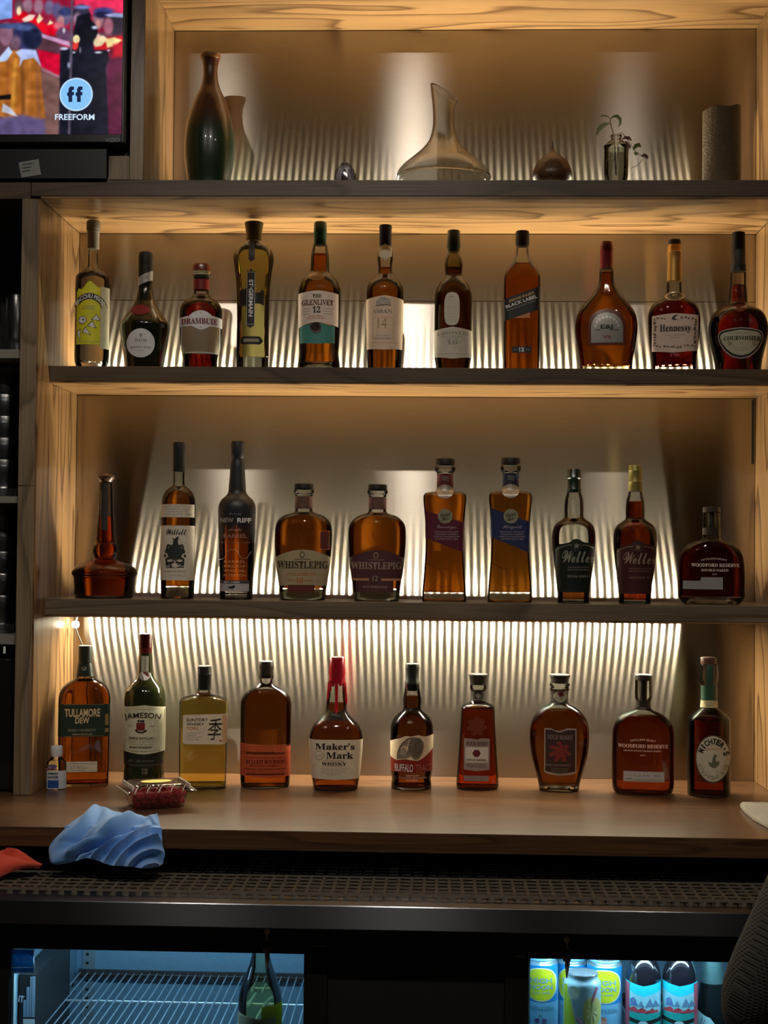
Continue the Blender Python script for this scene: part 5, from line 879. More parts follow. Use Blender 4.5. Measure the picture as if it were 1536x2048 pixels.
# --- 6 bison label
b = Bottle('whiskey_bottle', 822.6, 1581, [(1360, 13), (1376, 14.5), (1391, 17), (1400, 18.2), (1414, 17), (1420, 19), (1427, 27), (1436, 35.5), (1445, 40), (1456, 42.3), (1500, 42), (1545, 41), (1556, 38.8), (1566, 40), (1574, 40), (1581, 38)], 'amber bottle with a bison drawn on its torn-edged cream and red label', G4, zb=ZC)
b.fill(None, 1392, None, m=AMBD); b.cap('cap', CAPK, [(1381, 11.5), (1372, 12), (1369, 13), (1367.5, 15), (1363.5, 15), (1361, 13.6), (1345, 13), (1338, 14), (1330, 13.9), (1327.5, 13)])
lr = b.label(mat('deep_red_panel', (.26, .02, .012), .5), 781.8, 863.4, [(781.8, 1505), (822, 1512), (863, 1487)], [(781.8, 1540), (863.4, 1538)], .0006, 'red_label'); la = b.label(mat('cream_torn_label', (.66, .53, .37), .6), 780.8, 864.4, [(780.8, 1480), (790, 1475), (800, 1472), (812, 1466.5), (820, 1468), (835, 1465), (848, 1468.5), (864.4, 1466)], [(780.8, 1510), (793, 1516), (810, 1513), (836, 1516), (850, 1507), (864.4, 1493)], .001, 'label')
bg = mat('bison_grey', (.20, .165, .12), .6); bd = mat('bison_dark', (.07, .055, .04), .6); bl = mat('bison_light', (.36, .31, .23), .6)
b.poly(la, [(795, 1513), (796, 1500), (800, 1488), (807, 1478), (815, 1471), (826, 1468.5), (838, 1471), (844, 1479), (845, 1490), (841, 1502), (835, 1511), (828, 1512), (821, 1504), (815, 1508), (806, 1511)], bg, .0013, 'bison')
b.poly(la, [(800, 1509), (801, 1497), (806, 1489), (812, 1491), (813, 1500), (811, 1509), (806, 1510.5)], bl, .0016, 'bison_flank'); b.poly(la, [(806, 1485), (812, 1477), (819, 1473), (817, 1482), (812, 1488)], mat('bison_mid', (.27, .225, .165), .6), .0016, 'bison_hump')
b.poly(la, [(816, 1489), (818, 1480), (823, 1474), (832, 1472), (840, 1476), (843, 1485), (841, 1497), (835, 1508), (829, 1509), (822, 1501)], mat('bison_brown', (.13, .105, .075), .6), .0016, 'bison_mane'); b.poly(la, [(824, 1484), (829, 1481), (836, 1482), (838, 1491), (834, 1501), (829, 1502), (825, 1494)], mat('bison_mid', (.27, .225, .165)), .0019, 'bison_face'); b.poly(la, [(827, 1499), (835, 1499), (833, 1508), (830, 1510)], bd, .002, 'bison_beard'); b.poly(la, [(828.5, 1494), (834.5, 1494), (833.5, 1498.5), (829.5, 1498.5)], bd, .0021, 'bison_muzzle')
disk(b, la, 827.5, 1487, .9, .9, INK, .0022, 'bison_eye', 8); disk(b, la, 835.5, 1487.5, .9, .9, INK, .0022, 'bison_eye', 8)
for k in range(9): b.rule(la, 802+k*2.2, 803.2+k*2.2, 1484-k*1.4+(k % 3), 6, bd if k % 2 else bl, .0018, 'fur_stroke')
MB().tube([b.P(x, y, .0024) for x, y in ((821, 1484), (817, 1482), (816, 1477), (819, 1474))], .0007, 5).mk('bison_horn', CREAM, la); MB().tube([b.P(x, y, .0024) for x, y in ((838, 1483), (842, 1481), (843, 1477), (841, 1474))], .0007, 5).mk('bison_horn', CREAM, la)
b.text(lr, 'BUFFALO', 808.5, 1530, 34, 15, WHITE, .01, .0014); b.text(lr, 'TRACE', 845.5, 1530, 30, 15, mat('rose_print', (.50, .16, .12), .5), .01, .0014)
for i, t in enumerate(('KENTUCKY', 'STRAIGHT BOURBON', 'WHISKEY')): b.text(b.body, t, 825, 1545.5+i*4.5, (27, 52, 24)[i], 3.2, WT, .01, .0008)
# --- 7 tapered bottle with rose relief
b = Bottle('whiskey_bottle', 954.7, 1580, [(1369, 16, 2, 1), (1377, 16.4, 2, 1), (1381, 14.5, 2, 1), (1400, 14.8, 2, 1), (1404, 17, 2.2, 1), (1408, 25, 2.8, .95), (1412, 31.5, 3.4, .92), (1417, 33.2, 3.6, .92), (1440, 34, 3.6, .9), (1500, 37.5, 3.6, .88), (1550, 41, 3.6, .88), (1574, 42.3, 3.6, .88), (1580, 40.5, 3.6, .88)], 'tapered reddish bottle with a raised rose relief above a silver-pink label', G4, zb=ZC)
b.fill(None, 1415, 1572, m=AMBR); b.foot(1573); b.cap('stopper', mat('black_cork_top', (.03, .027, .022)), [(1369, 15.5), (1353, 18), (1351, 19.4), (1348, 19.2)])
s = b.wrap('neck_label', mat('dark_neck_band', (.035, .028, .022)), 1381, 1401, .0008); disk(b, s, 955, 1390, 5, 4.5, GREY, .0014, 'neck_emblem', 12); b.text(s, 'BOURBON', 955, 1397, 13, 2.6, SILVER, .01, .0014)
la = b.label(mat('rose_silver_label', (.42, .33, .30), .45, .2), 928, 978, [(928, 1473), (945, 1473), (953, 1475), (962, 1472), (978, 1473)], [(928, 1534), (953, 1537), (978, 1534)]); b.label(mat('rose_cream_panel', (.58, .52, .44), .5), 931, 975, 1490, 1520, .001, 'label_panel'); b.text(la, ser('FOUR ROSES'), 953, 1483, 41, 8, mat('plum_print', (.10, .04, .04), .5), .02, .0014); b.text(la, 'SINGLE BARREL', 953, 1515, 39, 4, INK, .02, .0016)
ro = mat('rose_maroon', (.12, .01, .02), .5)
for i in range(6): a = i*math.pi/3; disk(b, la, 952.5+4.3*math.cos(a), 1502+4.1*math.sin(a), 3.7, 3.6, ro, .0014+.0001*i, 'rose_petal', 10)
disk(b, la, 952.5, 1502, 3.4, 3.4, mat('rose_maroon_light', (.20, .02, .04), .5), .0024, 'rose_heart', 10)
for i, t in enumerate(('KENTUCKY STRAIGHT', 'BOURBON WHISKEY')): b.text(la, t, 953, 1524+i*4, 38, 2.4, mat('plum_print', (.10, .04, .04)), .01, .0014)
lb = b.label(mat('rose_grey_strip', (.30, .22, .20), .5), 928.5, 977, 1546, 1556.5, name='lower_label'); b.text(lb, 'BATCH 50', 951, 1551, 18, 3, GREY, .01)
rl = mat('raised_glass_rose', (.20, .045, .02), .1, coat=1)
def rose_relief(b, cx, cy, R, m, par, h=.0016):
    for r, n in ((.95, 7), (.62, 6), (.32, 4)):
        for i in range(n):
            a = i*2*math.pi/n+r*3; px, py = cx+R*r*.75*math.cos(a), cy+R*r*.75*math.sin(a); V = [b.P(px, py, h+(1-r)*.0012)]
            for k in range(10): t = -k*2*math.pi/10; V.append(b.P(px+R*.30*math.cos(t), py+R*.26*math.sin(t), .0001))
            mk('rose_petal', V, [(0, 1+k, 1+(k+1) % 10) for k in range(10)], m, par, 60)
rose_relief(b, 952.5, 1449, 20, rl, b.body)
# --- 8 egg-shaped select
b = Bottle('whiskey_bottle', 1118, 1584, [(1366, 19.5, 2, 1), (1370, 20.3, 2, 1), (1374, 18, 2, 1), (1379, 19.5, 2, 1), (1382, 17, 2, 1), (1404, 17.3, 2, 1), (1408, 20, 2, .95), (1413, 29, 2.1, .8), (1421, 40, 2.2, .68), (1431, 49, 2.3, .6), (1443, 55, 2.4, .57), (1457, 58, 2.4, .55), (1480, 58.5, 2.4, .55), (1511, 55, 2.4, .55), (1542, 47.5, 2.4, .56), (1566, 41, 2.4, .58), (1584, 38.5, 2.4, .6)], 'egg-shaped amber bottle on a thick clear foot with a dark label and red rose', G4, zb=ZC, wall=.95)
b.fill(None, 1419, 1566, m=liquid('whiskey_bronze', (.72, .38, .12))); b.foot(1567); b.cap('stopper', mat('black_cork_top', (.03, .027, .022)), [(1366, 17.5), (1355, 18.5), (1353, 20.8), (1349, 20.4)])
s = b.wrap('neck_label', mat('dark_neck_band', (.035, .028, .022)), 1381, 1403, .0008); disk(b, s, 1119, 1391, 11, 11, mat('pale_green_ring', (.42, .40, .28), .5), .0014, 'neck_roundel'); disk(b, s, 1120, 1387, 5.2, 5.2, ro, .0018, 'neck_rose', 12); disk(b, s, 1119, 1397, 6, 2.5, mat('olive_leaf_print', (.16, .18, .05), .5), .0017, 'neck_leaf', 10)
la = b.label(SILVER, 1088.8, 1151.2, [(1088.8, 1453), (1103, 1453), (1107, 1456), (1118, 1458.5), (1128, 1455), (1133, 1452.5), (1151, 1453)], [(1088.8, 1541), (1097, 1545), (1118, 1547), (1143, 1545), (1151.2, 1541)], nc=30, name='label_border'); lb = b.label(mat('umber_label', (.045, .022, .018), .5), 1091, 1149, [(1091, 1456), (1103, 1456), (1118, 1461.5), (1133, 1455.5), (1149, 1456)], [(1091, 1539), (1118, 1544), (1149, 1539)], .0011)
b.text(lb, ser('FOUR ROSES'), 1119, 1470.5, 48, 9, mat('grey_rose_print', (.32, .27, .23), .4, .3), .02, .0015); rose_relief(b, 1119, 1500, 24, mat('red_rose_relief', (.26, .035, .03), .35, coat=.6), lb, .003); b.text(lb, ser('SMALL BATCH SELECT'), 1117, 1526, 50, 4.5, mat('grey_rose_print', (.32, .27, .23)), .01, .0015)
for i, t in enumerate(('KENTUCKY STRAIGHT', 'BOURBON WHISKEY', 'NON CHILL FILTERED')): b.text(lb, t, 1120, 1533+i*4, 34, 2.4, mat('grey_rose_print', (.32, .27, .23)), .01, .0015)
# --- 9 flat oval reserve
b = woodford(1285.7, 1590, [(1352, 16.5, 2, 1), (1396, 16.5, 2, 1), (1400, 14.5, 2, 1), (1415, 15, 2, .95), (1420, 19, 2, .9), (1425, 31, 2.1, .65), (1432, 43, 2.2, .52), (1441, 52, 2.3, .48), (1453, 58, 2.5, .46), (1468, 60.3, 2.6, .45), (1540, 60.7, 2.6, .45), (1572, 60, 2.6, .45), (1582, 57, 2.4, .45), (1590, 50, 2.4, .45)], 1431, 1581, liquid('whiskey_red_brown', (.66, .27, .10)), 'wide flat red-brown bottle with a white strip label near its foot', G4, None, ZC, 1489, (1349, 1414))
b.text(b.body, ser('WOODFORD RESERVE'), 1285.5, 1489, 97, 7.5, WT, .02, .0008); b.text(b.body, "DISTILLER'S SELECT", 1285.5, 1476, 50, 4, WT, .01, .0008, arc=110); b.text(b.body, 'KENTUCKY STRAIGHT BOURBON WHISKEY', 1284.5, 1498.2, 72, 3, WT, .02, .0008); b.text(b.body, '1812', 1285.5, 1507, 10, 3, WT, .01, .0008)
la = b.label(mat('white_strip_label', (.50, .46, .42), .5), 1248, 1327, 1539, 1559.5); b.frame(la, 1249.5, 1325.5, 1540.5, 1558, .5, GREY); b.text(la, '750 ML', 1258, 1547, 14, 2.6, GREY, .01); b.text(la, scr('1234'), 1284, 1547, 28, 5, GREY, 0); b.text(la, '90.4', 1313, 1547, 14, 4, GREY, .01); b.rule(la, 1268, 1322, 1555, .9, GREY); b.rule(la, 1252, 1265, 1554, 2, GREY)
# --- 10 rye with oval label
b = Bottle('whiskey_bottle', 1417.5, 1595, [(1326, 14), (1332, 17), (1345, 17.5), (1355, 18.3), (1362, 18), (1368, 15.5), (1415, 16.5), (1419, 22), (1426, 31), (1433, 38.5), (1440, 42), (1460, 42.3), (1585, 41.8), (1595, 39)], 'dark red bottle with an oval cream label and green neck band, at the right end', G4, zb=ZC, wall=.95)
b.fill(None, 1437, 1584, m=liquid('whiskey_cherry', (.58, .18, .08))); b.foot(1585); b.cap('stopper', mat('brown_cork_top', (.11, .05, .03), .4), [(1328, 15.2), (1325, 15.8), (1317, 15.8), (1315, 15)], cx=1416)
b.wrap('neck_sleeve', mat('bottle_green_sleeve', (.03, .085, .055), .4), 1370, 1399, .0008); b.label(MATS['bottle_green_sleeve'], 1412.5, 1424, 1329, 1371, .0008, 'neck_strip', 4); s = b.wrap('neck_paper', mat('straw_paper', (.50, .43, .24), .6), 1400, 1414, .001); b.text(s, 'SMALL BATCH', 1418, 1404, 20, 2.6, OLIVE, .01, .0015); b.text(s, '750ML', 1418, 1409, 16, 2.6, OLIVE, .01, .0015)
b.oval(mat('dark_oval_rim', (.05, .05, .035), .5), 1425.5, 1512, 33.5, 47.5, .0006, 'label_rim'); la = b.oval(mat('straw_cream_label', (.50, .46, .35), .6), 1425.5, 1512, 31.5, 45, .001)
def ringtext(bt, lab, st, cx, cy, rx, ry, a0, a1, w_, h_, m, flip=False, bold=.02):
    n = len(st)
    for i, ch in enumerate(st):
        if ch == ' ': continue
        a = math.radians(a0+(a1-a0)*i/(n-1)); x, y = cx+rx*math.sin(a), cy-ry*math.cos(a); bt.text(lab, ch, x, y, w_*(.4 if ch in "I'" else 1), h_ if ch != "'" else h_*.4, m, bold, .0015, rot=math.degrees(a)+(180 if flip else 0))
ringtext(b, la, "MICHTER'S", 1425.5, 1508, 24, 31, -68, 78, 7.5, 11, INK, bold=.04); ringtext(b, la, 'STRAIGHT RYE', 1425.5, 1512, 26.5, 37, 248, 112, 6, 7.5, OLIVE, True); b.text(la, 'KENTUCKY', 1425, 1492, 26, 3.4, ORANGE, .01, .0015, arc=26)
b.poly(la, [(1416, 1516), (1420, 1519), (1427, 1520), (1436, 1515), (1434, 1524), (1427, 1529), (1419, 1526)], mat('sage_emblem', (.14, .15, .09), .5), .0014, 'emblem'); b.poly(la, [(1423, 1519), (1425, 1508), (1429, 1501), (1432, 1506), (1430, 1511), (1431, 1519)], mat('sage_emblem', (.14, .15, .09)), .0015, 'emblem')
# ================================================================== small things on the counter
b = Bottle('sanitizer_bottle', 112.5, 1579, [(1509, 8), (1513, 9.5), (1517, 13), (1522, 17.5), (1527, 19.3), (1536, 19.5), (1538, 18.5), (1540, 19.5), (1575, 19.5), (1579, 18.5)], 'small clear hand sanitizer bottle with a white flip cap and blue label', None, 'bottle', zb=ZC, n=2.4, k=.62)
b.fill(None, 1521, None, m=CLEAR); b.cap('flip_cap', mat('white_cap', (.72, .74, .78), .4), [(1512, 11.3), (1502, 11.8), (1494, 11.6), (1492, 10.6)]); la = b.label(mat('sanitizer_white', (.62, .66, .72), .5), 94, 131.5, 1540, 1576); b.label(mat('sanitizer_blue', (.02, .09, .32), .5), 96, 117, 1558.5, 1574, .001, 'blue_panel'); b.text(la, 'HAND', 106, 1545, 18, 4.5, INK, .04, .0013); b.text(la, 'SANITIZER', 106, 1552.5, 20, 5, mat('navy_print', (.04, .02, .08), .5), .04, .0013); disk(b, la, 105, 1531, 9, 4, mat('purple_print', (.18, .12, .30), .5), .0012, 'round_mark', 14); b.poly(la, [(95, 1535), (113, 1535), (114, 1539), (95, 1539)], mat('pink_logo', (.50, .25, .32), .5), .0012)
# raspberries in a clamshell
cb = onz(312, 1612, ZC); RZ = math.radians(24)
CS = root('fruit_clamshell', (cb.x, cb.y, ZC), 'clear plastic clamshell of red raspberries with a yellow sticker, in front of the green bottle', 'box', rz=RZ)
PL_ = thin('clamshell_plastic', (.95, .95, .95), 1.5, .08); w2, d2 = .058, .044
def rrect(w, d, z, r=.01, n=4):
    V = []
    for sx, sy, a0 in ((1, -1, -90), (1, 1, 0), (-1, 1, 90), (-1, -1, 180)):
        for i in range(n+1): a = math.radians(a0+90*i/n); V.append((sx*(w-r)+r*math.cos(a), sy*(d-r)+r*math.sin(a), z))
    return V
def tray(rows, close=None):
    V = []; n = len(rrect(1, 1, 0)); Fc = []
    for w, d, z in rows: V += rrect(w, d, z)
    for j in range(len(rows)-1):
        for i in range(n): l = (i+1) % n; Fc.append((j*n+i, j*n+l, j*n+n+l, j*n+n+i))
    if close == 'b': Fc.append(tuple(reversed(range(n))))
    if close == 't': Fc.append(tuple(range((len(rows)-1)*n, len(rows)*n)))
    return V, Fc
mk('tray', *tray([(w2-.010, d2-.010, .0006), (w2-.007, d2-.007, .012), (w2-.003, d2-.003, .030), (w2+.006, d2+.006, .031), (w2+.007, d2+.007, .0335)], 'b'), PL_, CS, 40)
ld = mk('lid', *tray([(w2+.009, d2+.009, .0345), (w2+.006, d2+.006, .0365), (w2-.001, d2-.001, .037), (w2-.004, d2-.004, .046), (w2-.008, d2-.008, .0475), (w2-.012, d2-.012, .0465)], 't'), PL_, CS, 40)
rb = mat('clear_rib', (.75, .70, .62), .15, coat=1); rib = MB()
for i in range(6):
    for sx in (-1, 1): y = -.038+i*.0152; rib.box(sx*(w2-.003)-.0018, sx*(w2-.003)+.0018, y-.0055, y+.0055, .0375, .0475, .0008)
for i in range(5):
    for sy in (-1, 1):
        x = -.046+i*.023; rib.tube([(x-.006, sy*(d2+.006), .0345), (x-.003, sy*(d2-.002), .038), (x+.003, sy*(d2-.004), .046)], .0012, 6)
rib.tube([(w2+.008, -d2-.006, .0345), (w2+.009, d2+.006, .0345)], .0016, 6).tube([(-w2-.008, -d2-.006, .0345), (-w2-.009, d2+.006, .0345)], .0016, 6)
o = rib.mk('rib', rb, ld, 40); o['kind'] = 'stuff'
mk('sticker', [(.030*math.cos(a), .017*math.sin(a)+.002, .0479) for a in np.linspace(0, 2*math.pi, 33)[:-1]], [tuple(range(32))], mat('yellow_sticker', (.72, .60, .02), .4), ld); mk('sticker_stripe', [(-.017, .000, .0482), (.017, -.001, .0482), (.017, .003, .0482), (-.017, .004, .0482)], [(0, 1, 2, 3)], mat('green_stripe', (.18, .30, .02), .4), ld)
# one raspberry, then copies
def raspberry():
    V = []; Fc = []; k = 0; rg = random.Random(1)
    for lat in range(5):
        ph = math.radians(-50+lat*32); n = (7, 9, 9, 7, 3)[lat]
        for i in range(n):
            a = 2*math.pi*(i+.5*(lat % 2))/n; c = Vector((math.cos(a)*math.cos(ph)*.0068, math.sin(a)*math.cos(ph)*.0068, math.sin(ph)*.0074)); rr = .0029
            for z, r in ((-1, 0), (-.5, .87), (.5, .87), (1, 0)):
                for j in range(6 if r else 1): t = j*math.pi/3; V.append((c.x+rr*r*math.cos(t), c.y+rr*r*math.sin(t), c.z+rr*z))
            for j in range(6): l = (j+1) % 6; Fc += [(k, k+1+l, k+1+j), (k+1+j, k+1+l, k+7+l, k+7+j), (k+7+j, k+7+l, k+13)]
            k += 14
    return V, Fc
rm = mat('raspberry_red', (.42, .012, .035), .3, coat=.3)
RB = None; rg = random.Random(5); M_ = Matrix.Rotation(RZ, 3, 'Z')
for lz, z in enumerate((.0098, .0235)):
    for ix in range(5):
        for iy in range(3):
            lx, ly = -.036+ix*.018+rg.uniform(-.0015, .0015), -.0235+iy*.0235+rg.uniform(-.002, .002)
            if lz: lx *= 1.02; ly *= 1.08
            p = Vector((cb.x, cb.y, ZC))+M_@Vector((lx, ly, z+.0006))
            if RB is None: RB = mk('raspberry', *raspberry(), rm, None, 60); o = RB
            else: o = RB.copy(); COL.objects.link(o)
            o.location = p; o.rotation_euler = (rg.uniform(0, 6), rg.uniform(0, 6), rg.uniform(0, 6)); tag(o, 'red raspberry lying with others inside the clear plastic clamshell', 'raspberry', 'raspberries in the clamshell')
# pale felt pad at the right edge
pads = [(1480, 1613), (1484, 1606), (1494, 1602), (1512, 1600.5), (1536, 1600), (1575, 1601), (1610, 1604), (1640, 1618), (1652, 1640), (1640, 1662), (1610, 1672), (1575, 1668), (1552, 1660), (1536, 1653), (1522, 1646), (1509, 1639), (1498, 1631), (1488, 1622)]
ol = [onz(x, y, ZC+.004) for x, y in pads]; rg = random.Random(2); fine = []
for i in range(len(ol)):
    for k in range(4): q = ol[i].lerp(ol[(i+1) % len(ol)], k/4); fine.append(Vector((q.x+rg.uniform(-.001, .001), min(q.y, -.006)+rg.uniform(-.0012, .0012), 0)))
cc = sum(fine, Vector())/len(fine); n = len(fine); V = []
for f, z in ((.985, .0006), (1.0, .003), (1.0, .007), (.96, .0105), (.5, .012)):
    for q in fine: e = cc+(q-cc)*f; V.append((e.x, e.y, ZC+z+rg.uniform(0, .0006)*(z > .006)))
Fc = [(j*n+i, j*n+(i+1) % n, j*n+n+(i+1) % n, j*n+n+i) for j in range(4) for i in range(n)]+[tuple(reversed(range(n))), tuple(range(4*n, 5*n))]
o = mk('felt_pad', V, Fc, mat('oatmeal_felt', (.42, .38, .31), .95, bump=(420, 1, .004)), None, 50); tag(o, 'thick oatmeal-coloured felt pad at the right end of the wooden counter', 'pad')
# ================================================================== CLOTHS
def bspline(C, u, v):
    def w4(t): return np.array([(1-t)**3, 3*t**3-6*t*t+4, -3*t**3+3*t*t+3*t+1, t**3])/6
    ny, nx = C.shape[:2]; Cp = np.pad(C, ((1, 1), (1, 1), (0, 0)), 'edge'); Cp[0] = 2*Cp[1]-Cp[2]; Cp[-1] = 2*Cp[-2]-Cp[-3]; Cp[:, 0] = 2*Cp[:, 1]-Cp[:, 2]; Cp[:, -1] = 2*Cp[:, -2]-Cp[:, -3]
    x, y = min(u*(nx-1), nx-1-1e-6), min(v*(ny-1), ny-1-1e-6); i, j = int(x), int(y); a, b = w4(x-i), w4(y-j)
    return np.einsum('j,i,jic->c', b, a, Cp[j:j+4, i:i+4])
def cloth(name, rows, m, nu, nv, fold, thick=.0022, zmin=None):
    C = np.array([[list(at(x, y, Y)) for x, y, Y in r] for r in rows]); V = []
    P = np.array([[bspline(C, i/nu, j/nv) for i in range(nu+1)] for j in range(nv+1)])
    du = np.gradient(P, axis=1); dv = np.gradient(P, axis=0); N = np.cross(dv, du); N /= np.linalg.norm(N, axis=2, keepdims=True)+1e-9
    N *= np.where(N[..., 1:2] > 0, -1, 1)
    for j in range(nv+1):
        for i in range(nu+1): P[j, i] += N[j, i]*fold(i/nu, j/nv)
    if zmin: P[..., 2] = np.maximum(P[..., 2], np.where(P[..., 1] > YC-.004, ZC+.0004, zmin)+.0006)
    Q = P+N*thick; W = nu+1; V = [tuple(p) for p in P.reshape(-1, 3)]+[tuple(p) for p in Q.reshape(-1, 3)]; n = len(V)//2; Fc = []
    for j in range(nv):
        for i in range(nu): a = j*W+i; Fc += [(a, a+W, a+W+1, a+1), (n+a+1, n+a+W+1, n+a+W, n+a)]
    bd = [i for i in range(W)]+[j*W+nu for j in range(1, nv+1)]+[nv*W+i for i in range(nu-1, -1, -1)]+[j*W for j in range(nv-1, 0, -1)]
    for k in range(len(bd)): a, b2 = bd[k], bd[(k+1) % len(bd)]; Fc.append((a, b2, n+b2, n+a))
    return mk(name, V, Fc, m, None, 80)
blue = mat('blue_terry', (.17, .42, .93), .95, bump=(1300, .6, .003), sheen=.5)
rows = [
 [(172, 1626, -.27), (190, 1613, -.26), (212, 1618, -.255), (234, 1631, -.26), (262, 1628, -.27), (288, 1637, -.28), (303, 1634, -.285), (315, 1628, -.28)],
 [(150, 1645, -.315), (182, 1636, -.318), (208, 1641, -.315), (236, 1644, -.318), (264, 1640, -.32), (292, 1650, -.322), (308, 1658, -.32), (319, 1650, -.318)],
 [(126, 1664, -.342), (160, 1660, -.348), (194, 1662, -.352), (226, 1663, -.36), (254, 1660, -.362), (286, 1668, -.36), (309, 1676, -.352), (323, 1673, -.34)],
 [(103, 1686, -.345), (142, 1684, -.36), (178, 1685, -.368), (212, 1684, -.372), (240, 1686, -.375), (272, 1690, -.38), (302, 1698, -.37), (326, 1696, -.345)],
 [(98, 1704, -.348), (132, 1706, -.368), (163, 1702, -.376), (196, 1706, -.38), (232, 1704, -.385), (264, 1710, -.392), (297, 1716, -.38), (327, 1712, -.35)],
 [(108, 1722, -.352), (140, 1728, -.37), (170, 1714, -.378), (196, 1720, -.385), (222, 1734, -.39), (262, 1731, -.395), (294, 1741, -.385), (325, 1728, -.355)]]
def bf(u, v):
    g = lambda c, w: math.exp(-((c)/w)**2)
    S = lambda a, b, t: max(0., min(1., (t-a)/(b-a)))
    r = 0.
    hem = u-(.14-.10*v)                                   # rolled hem down the left side
    r += .007*g(hem, .05)-.008*g(hem-.10, .035)*S(.0, .2, v)*S(.95, .7, v)
    r += .006*g(v-.32, .16)*g(u-.36, .16)-.006*g(v-.55+.3*(u-.3), .05)*g(u-.3, .2)
    dg_ = u-(.70-.62*(v-.05))                             # long diagonal fold running down to the left
    r += .016*g(dg_+.05, .075)*S(0, .2, v)*S(1.1, .8, v)
    r -= .017*g(dg_-.055, .035)*S(.05, .25, v)*S(1.1, .7, v)
    k = S(.0, .10, dg_-.06)*S(.15, .35, v)                # bunched, curving pleats right of it
    ph = 11*math.hypot((u-.84)*1.5, (v-1.12)*.75)+.9*math.sin(6*u-2*v)
    r += k*S(1.0, .86, u)*.013*(1-abs(math.sin(math.pi*ph*.62))**.7*1.6)
    r += .002*math.sin(13*u+7*v)*math.sin(9*v-3*u)+.0010*math.sin(31*u-14*v)
    r -= .006*g(u-.50, .04)*S(.75, .95, v)
    return r
o = cloth('cleaning_cloth', rows, blue, 200, 140, bf, .0026, ZMAT+.002); tag(o, 'crumpled blue terry cleaning cloth draped over the counter edge', 'cloth')
red = mat('red_cloth', (.72, .075, .035), .85, bump=(500, .4, .002), sheen=.3)
rows = [
 [(-70, 1684, -.33), (-30, 1690, -.335), (0, 1698, -.337), (26, 1703, -.338), (46, 1710, -.338), (62, 1720, -.337), (80, 1730, -.336)],
 [(-70, 1696, -.36), (-30, 1700, -.365), (0, 1704, -.37), (26, 1709, -.368), (46, 1716, -.362), (62, 1724, -.352), (80.5, 1732, -.342)],
 [(-70, 1725, -.38), (-30, 1722, -.385), (0, 1722, -.388), (26, 1722, -.384), (46, 1725, -.375), (62, 1730, -.362), (81, 1734, -.346)],
 [(-70, 1768, -.392), (-30, 1766, -.395), (0, 1755, -.39), (26, 1742, -.385), (46, 1737, -.375), (62, 1736, -.362), (80, 1736, -.348)]]
o = cloth('cleaning_cloth', rows, red, 70, 40, lambda u, v: .004*math.sin(8*v+3*u)-.010*math.exp(-((v-.33+.2*u)/.07)**2)*math.exp(-((u-.45)/.3)**2), .0026, ZMAT+.002); tag(o, 'flat orange-red cleaning cloth at the far left, on the rubber mat', 'cloth')
# ================================================================== GLASSES IN THE LEFT CUBBIES
gl = thin('tumbler_glass', (.88, .91, .91), 1.7, .2, .28)
def glass(name, cx, Y, zb, h, r0, r1, label, grp, fac=0, par=None):
    s = (Y+CD)/F; x = at(cx, 1000, Y).x; n = 28; prof = [(r0*.9, 0), (r0, .003), (r0+(r1-r0)*.2, h*.2), (r0+(r1-r0)*.3+.0016, h*.24), (r0+(r1-r0)*.3, h*.3), (r0+(r1-r0)*.5, h*.5), (r0+(r1-r0)*.74+.0012, h*.72), (r0+(r1-r0)*.78, h*.78), (r1, h-.002), (r1-.0012, h), (r1-.0028, h-.002), (r0+(r1-r0)*.5-.003, h*.5), (r0-.003, .012), (.001, .010)]
    o = MB().lathe(prof, n).mk(name, gl, None, 40)
    o.location = (x, Y, zb); return tag(o, label, 'glass', grp)
zt = at(10, 697, .05).z
glass('tall_glass', 28, .12, bx[0]+.0004, .128, .019, .024, 'tall thin glass alone in the upper left cubby', None); glass('tall_glass', -25, .13, bx[0]+.0004, .128, .019, .024, 'tall glass beside the first one, cut by the left picture edge', None)
for ci, (zs_, ys, w_) in enumerate(((bx[2], (937, 880, 855, 803, 748), 'upper'), (bx[4], (1220, 1180, 1137, 1086, 1034), 'lower'))):
    for col, (cx, Yg) in enumerate(((6, .11), (-70, .12))):
        z = zs_+.0006
        for k in range(5):
            glass('tumbler', cx, Yg, z, .078, .026, .0345, ['clear tumbler in the %s left cubby, %s of its stack' % (w_, ('lowest', 'second from the foot', 'middle', 'second from the top', 'topmost')[k]), 'tumbler at the picture edge, %s left cubby, %s of its stack' % (w_, ('lowest', 'second from the foot', 'middle', 'second from the top', 'topmost')[k])][col], 'tumblers stacked in the %s cubby' % w_)
            z += .0455
o = MB().box(-1.74, XPL-.006, .035, .30, ZC+.001, bx[5]-.03, .004).mk('ice_bin', mat('black_gloss_bin', (.012, .012, .013), .22, coat=.5), None, 30); tag(o, 'black glossy appliance in the bottom left cubby', 'appliance')
p = at(9, 1300, .034); box('display_bar', (p.x-.002, p.x+.002, .032, .0349, p.z-.007, p.z+.007), mat('lit_bar', (.25, .25, .22), .4, emit=(.6, .6, .5), es=.3), o)
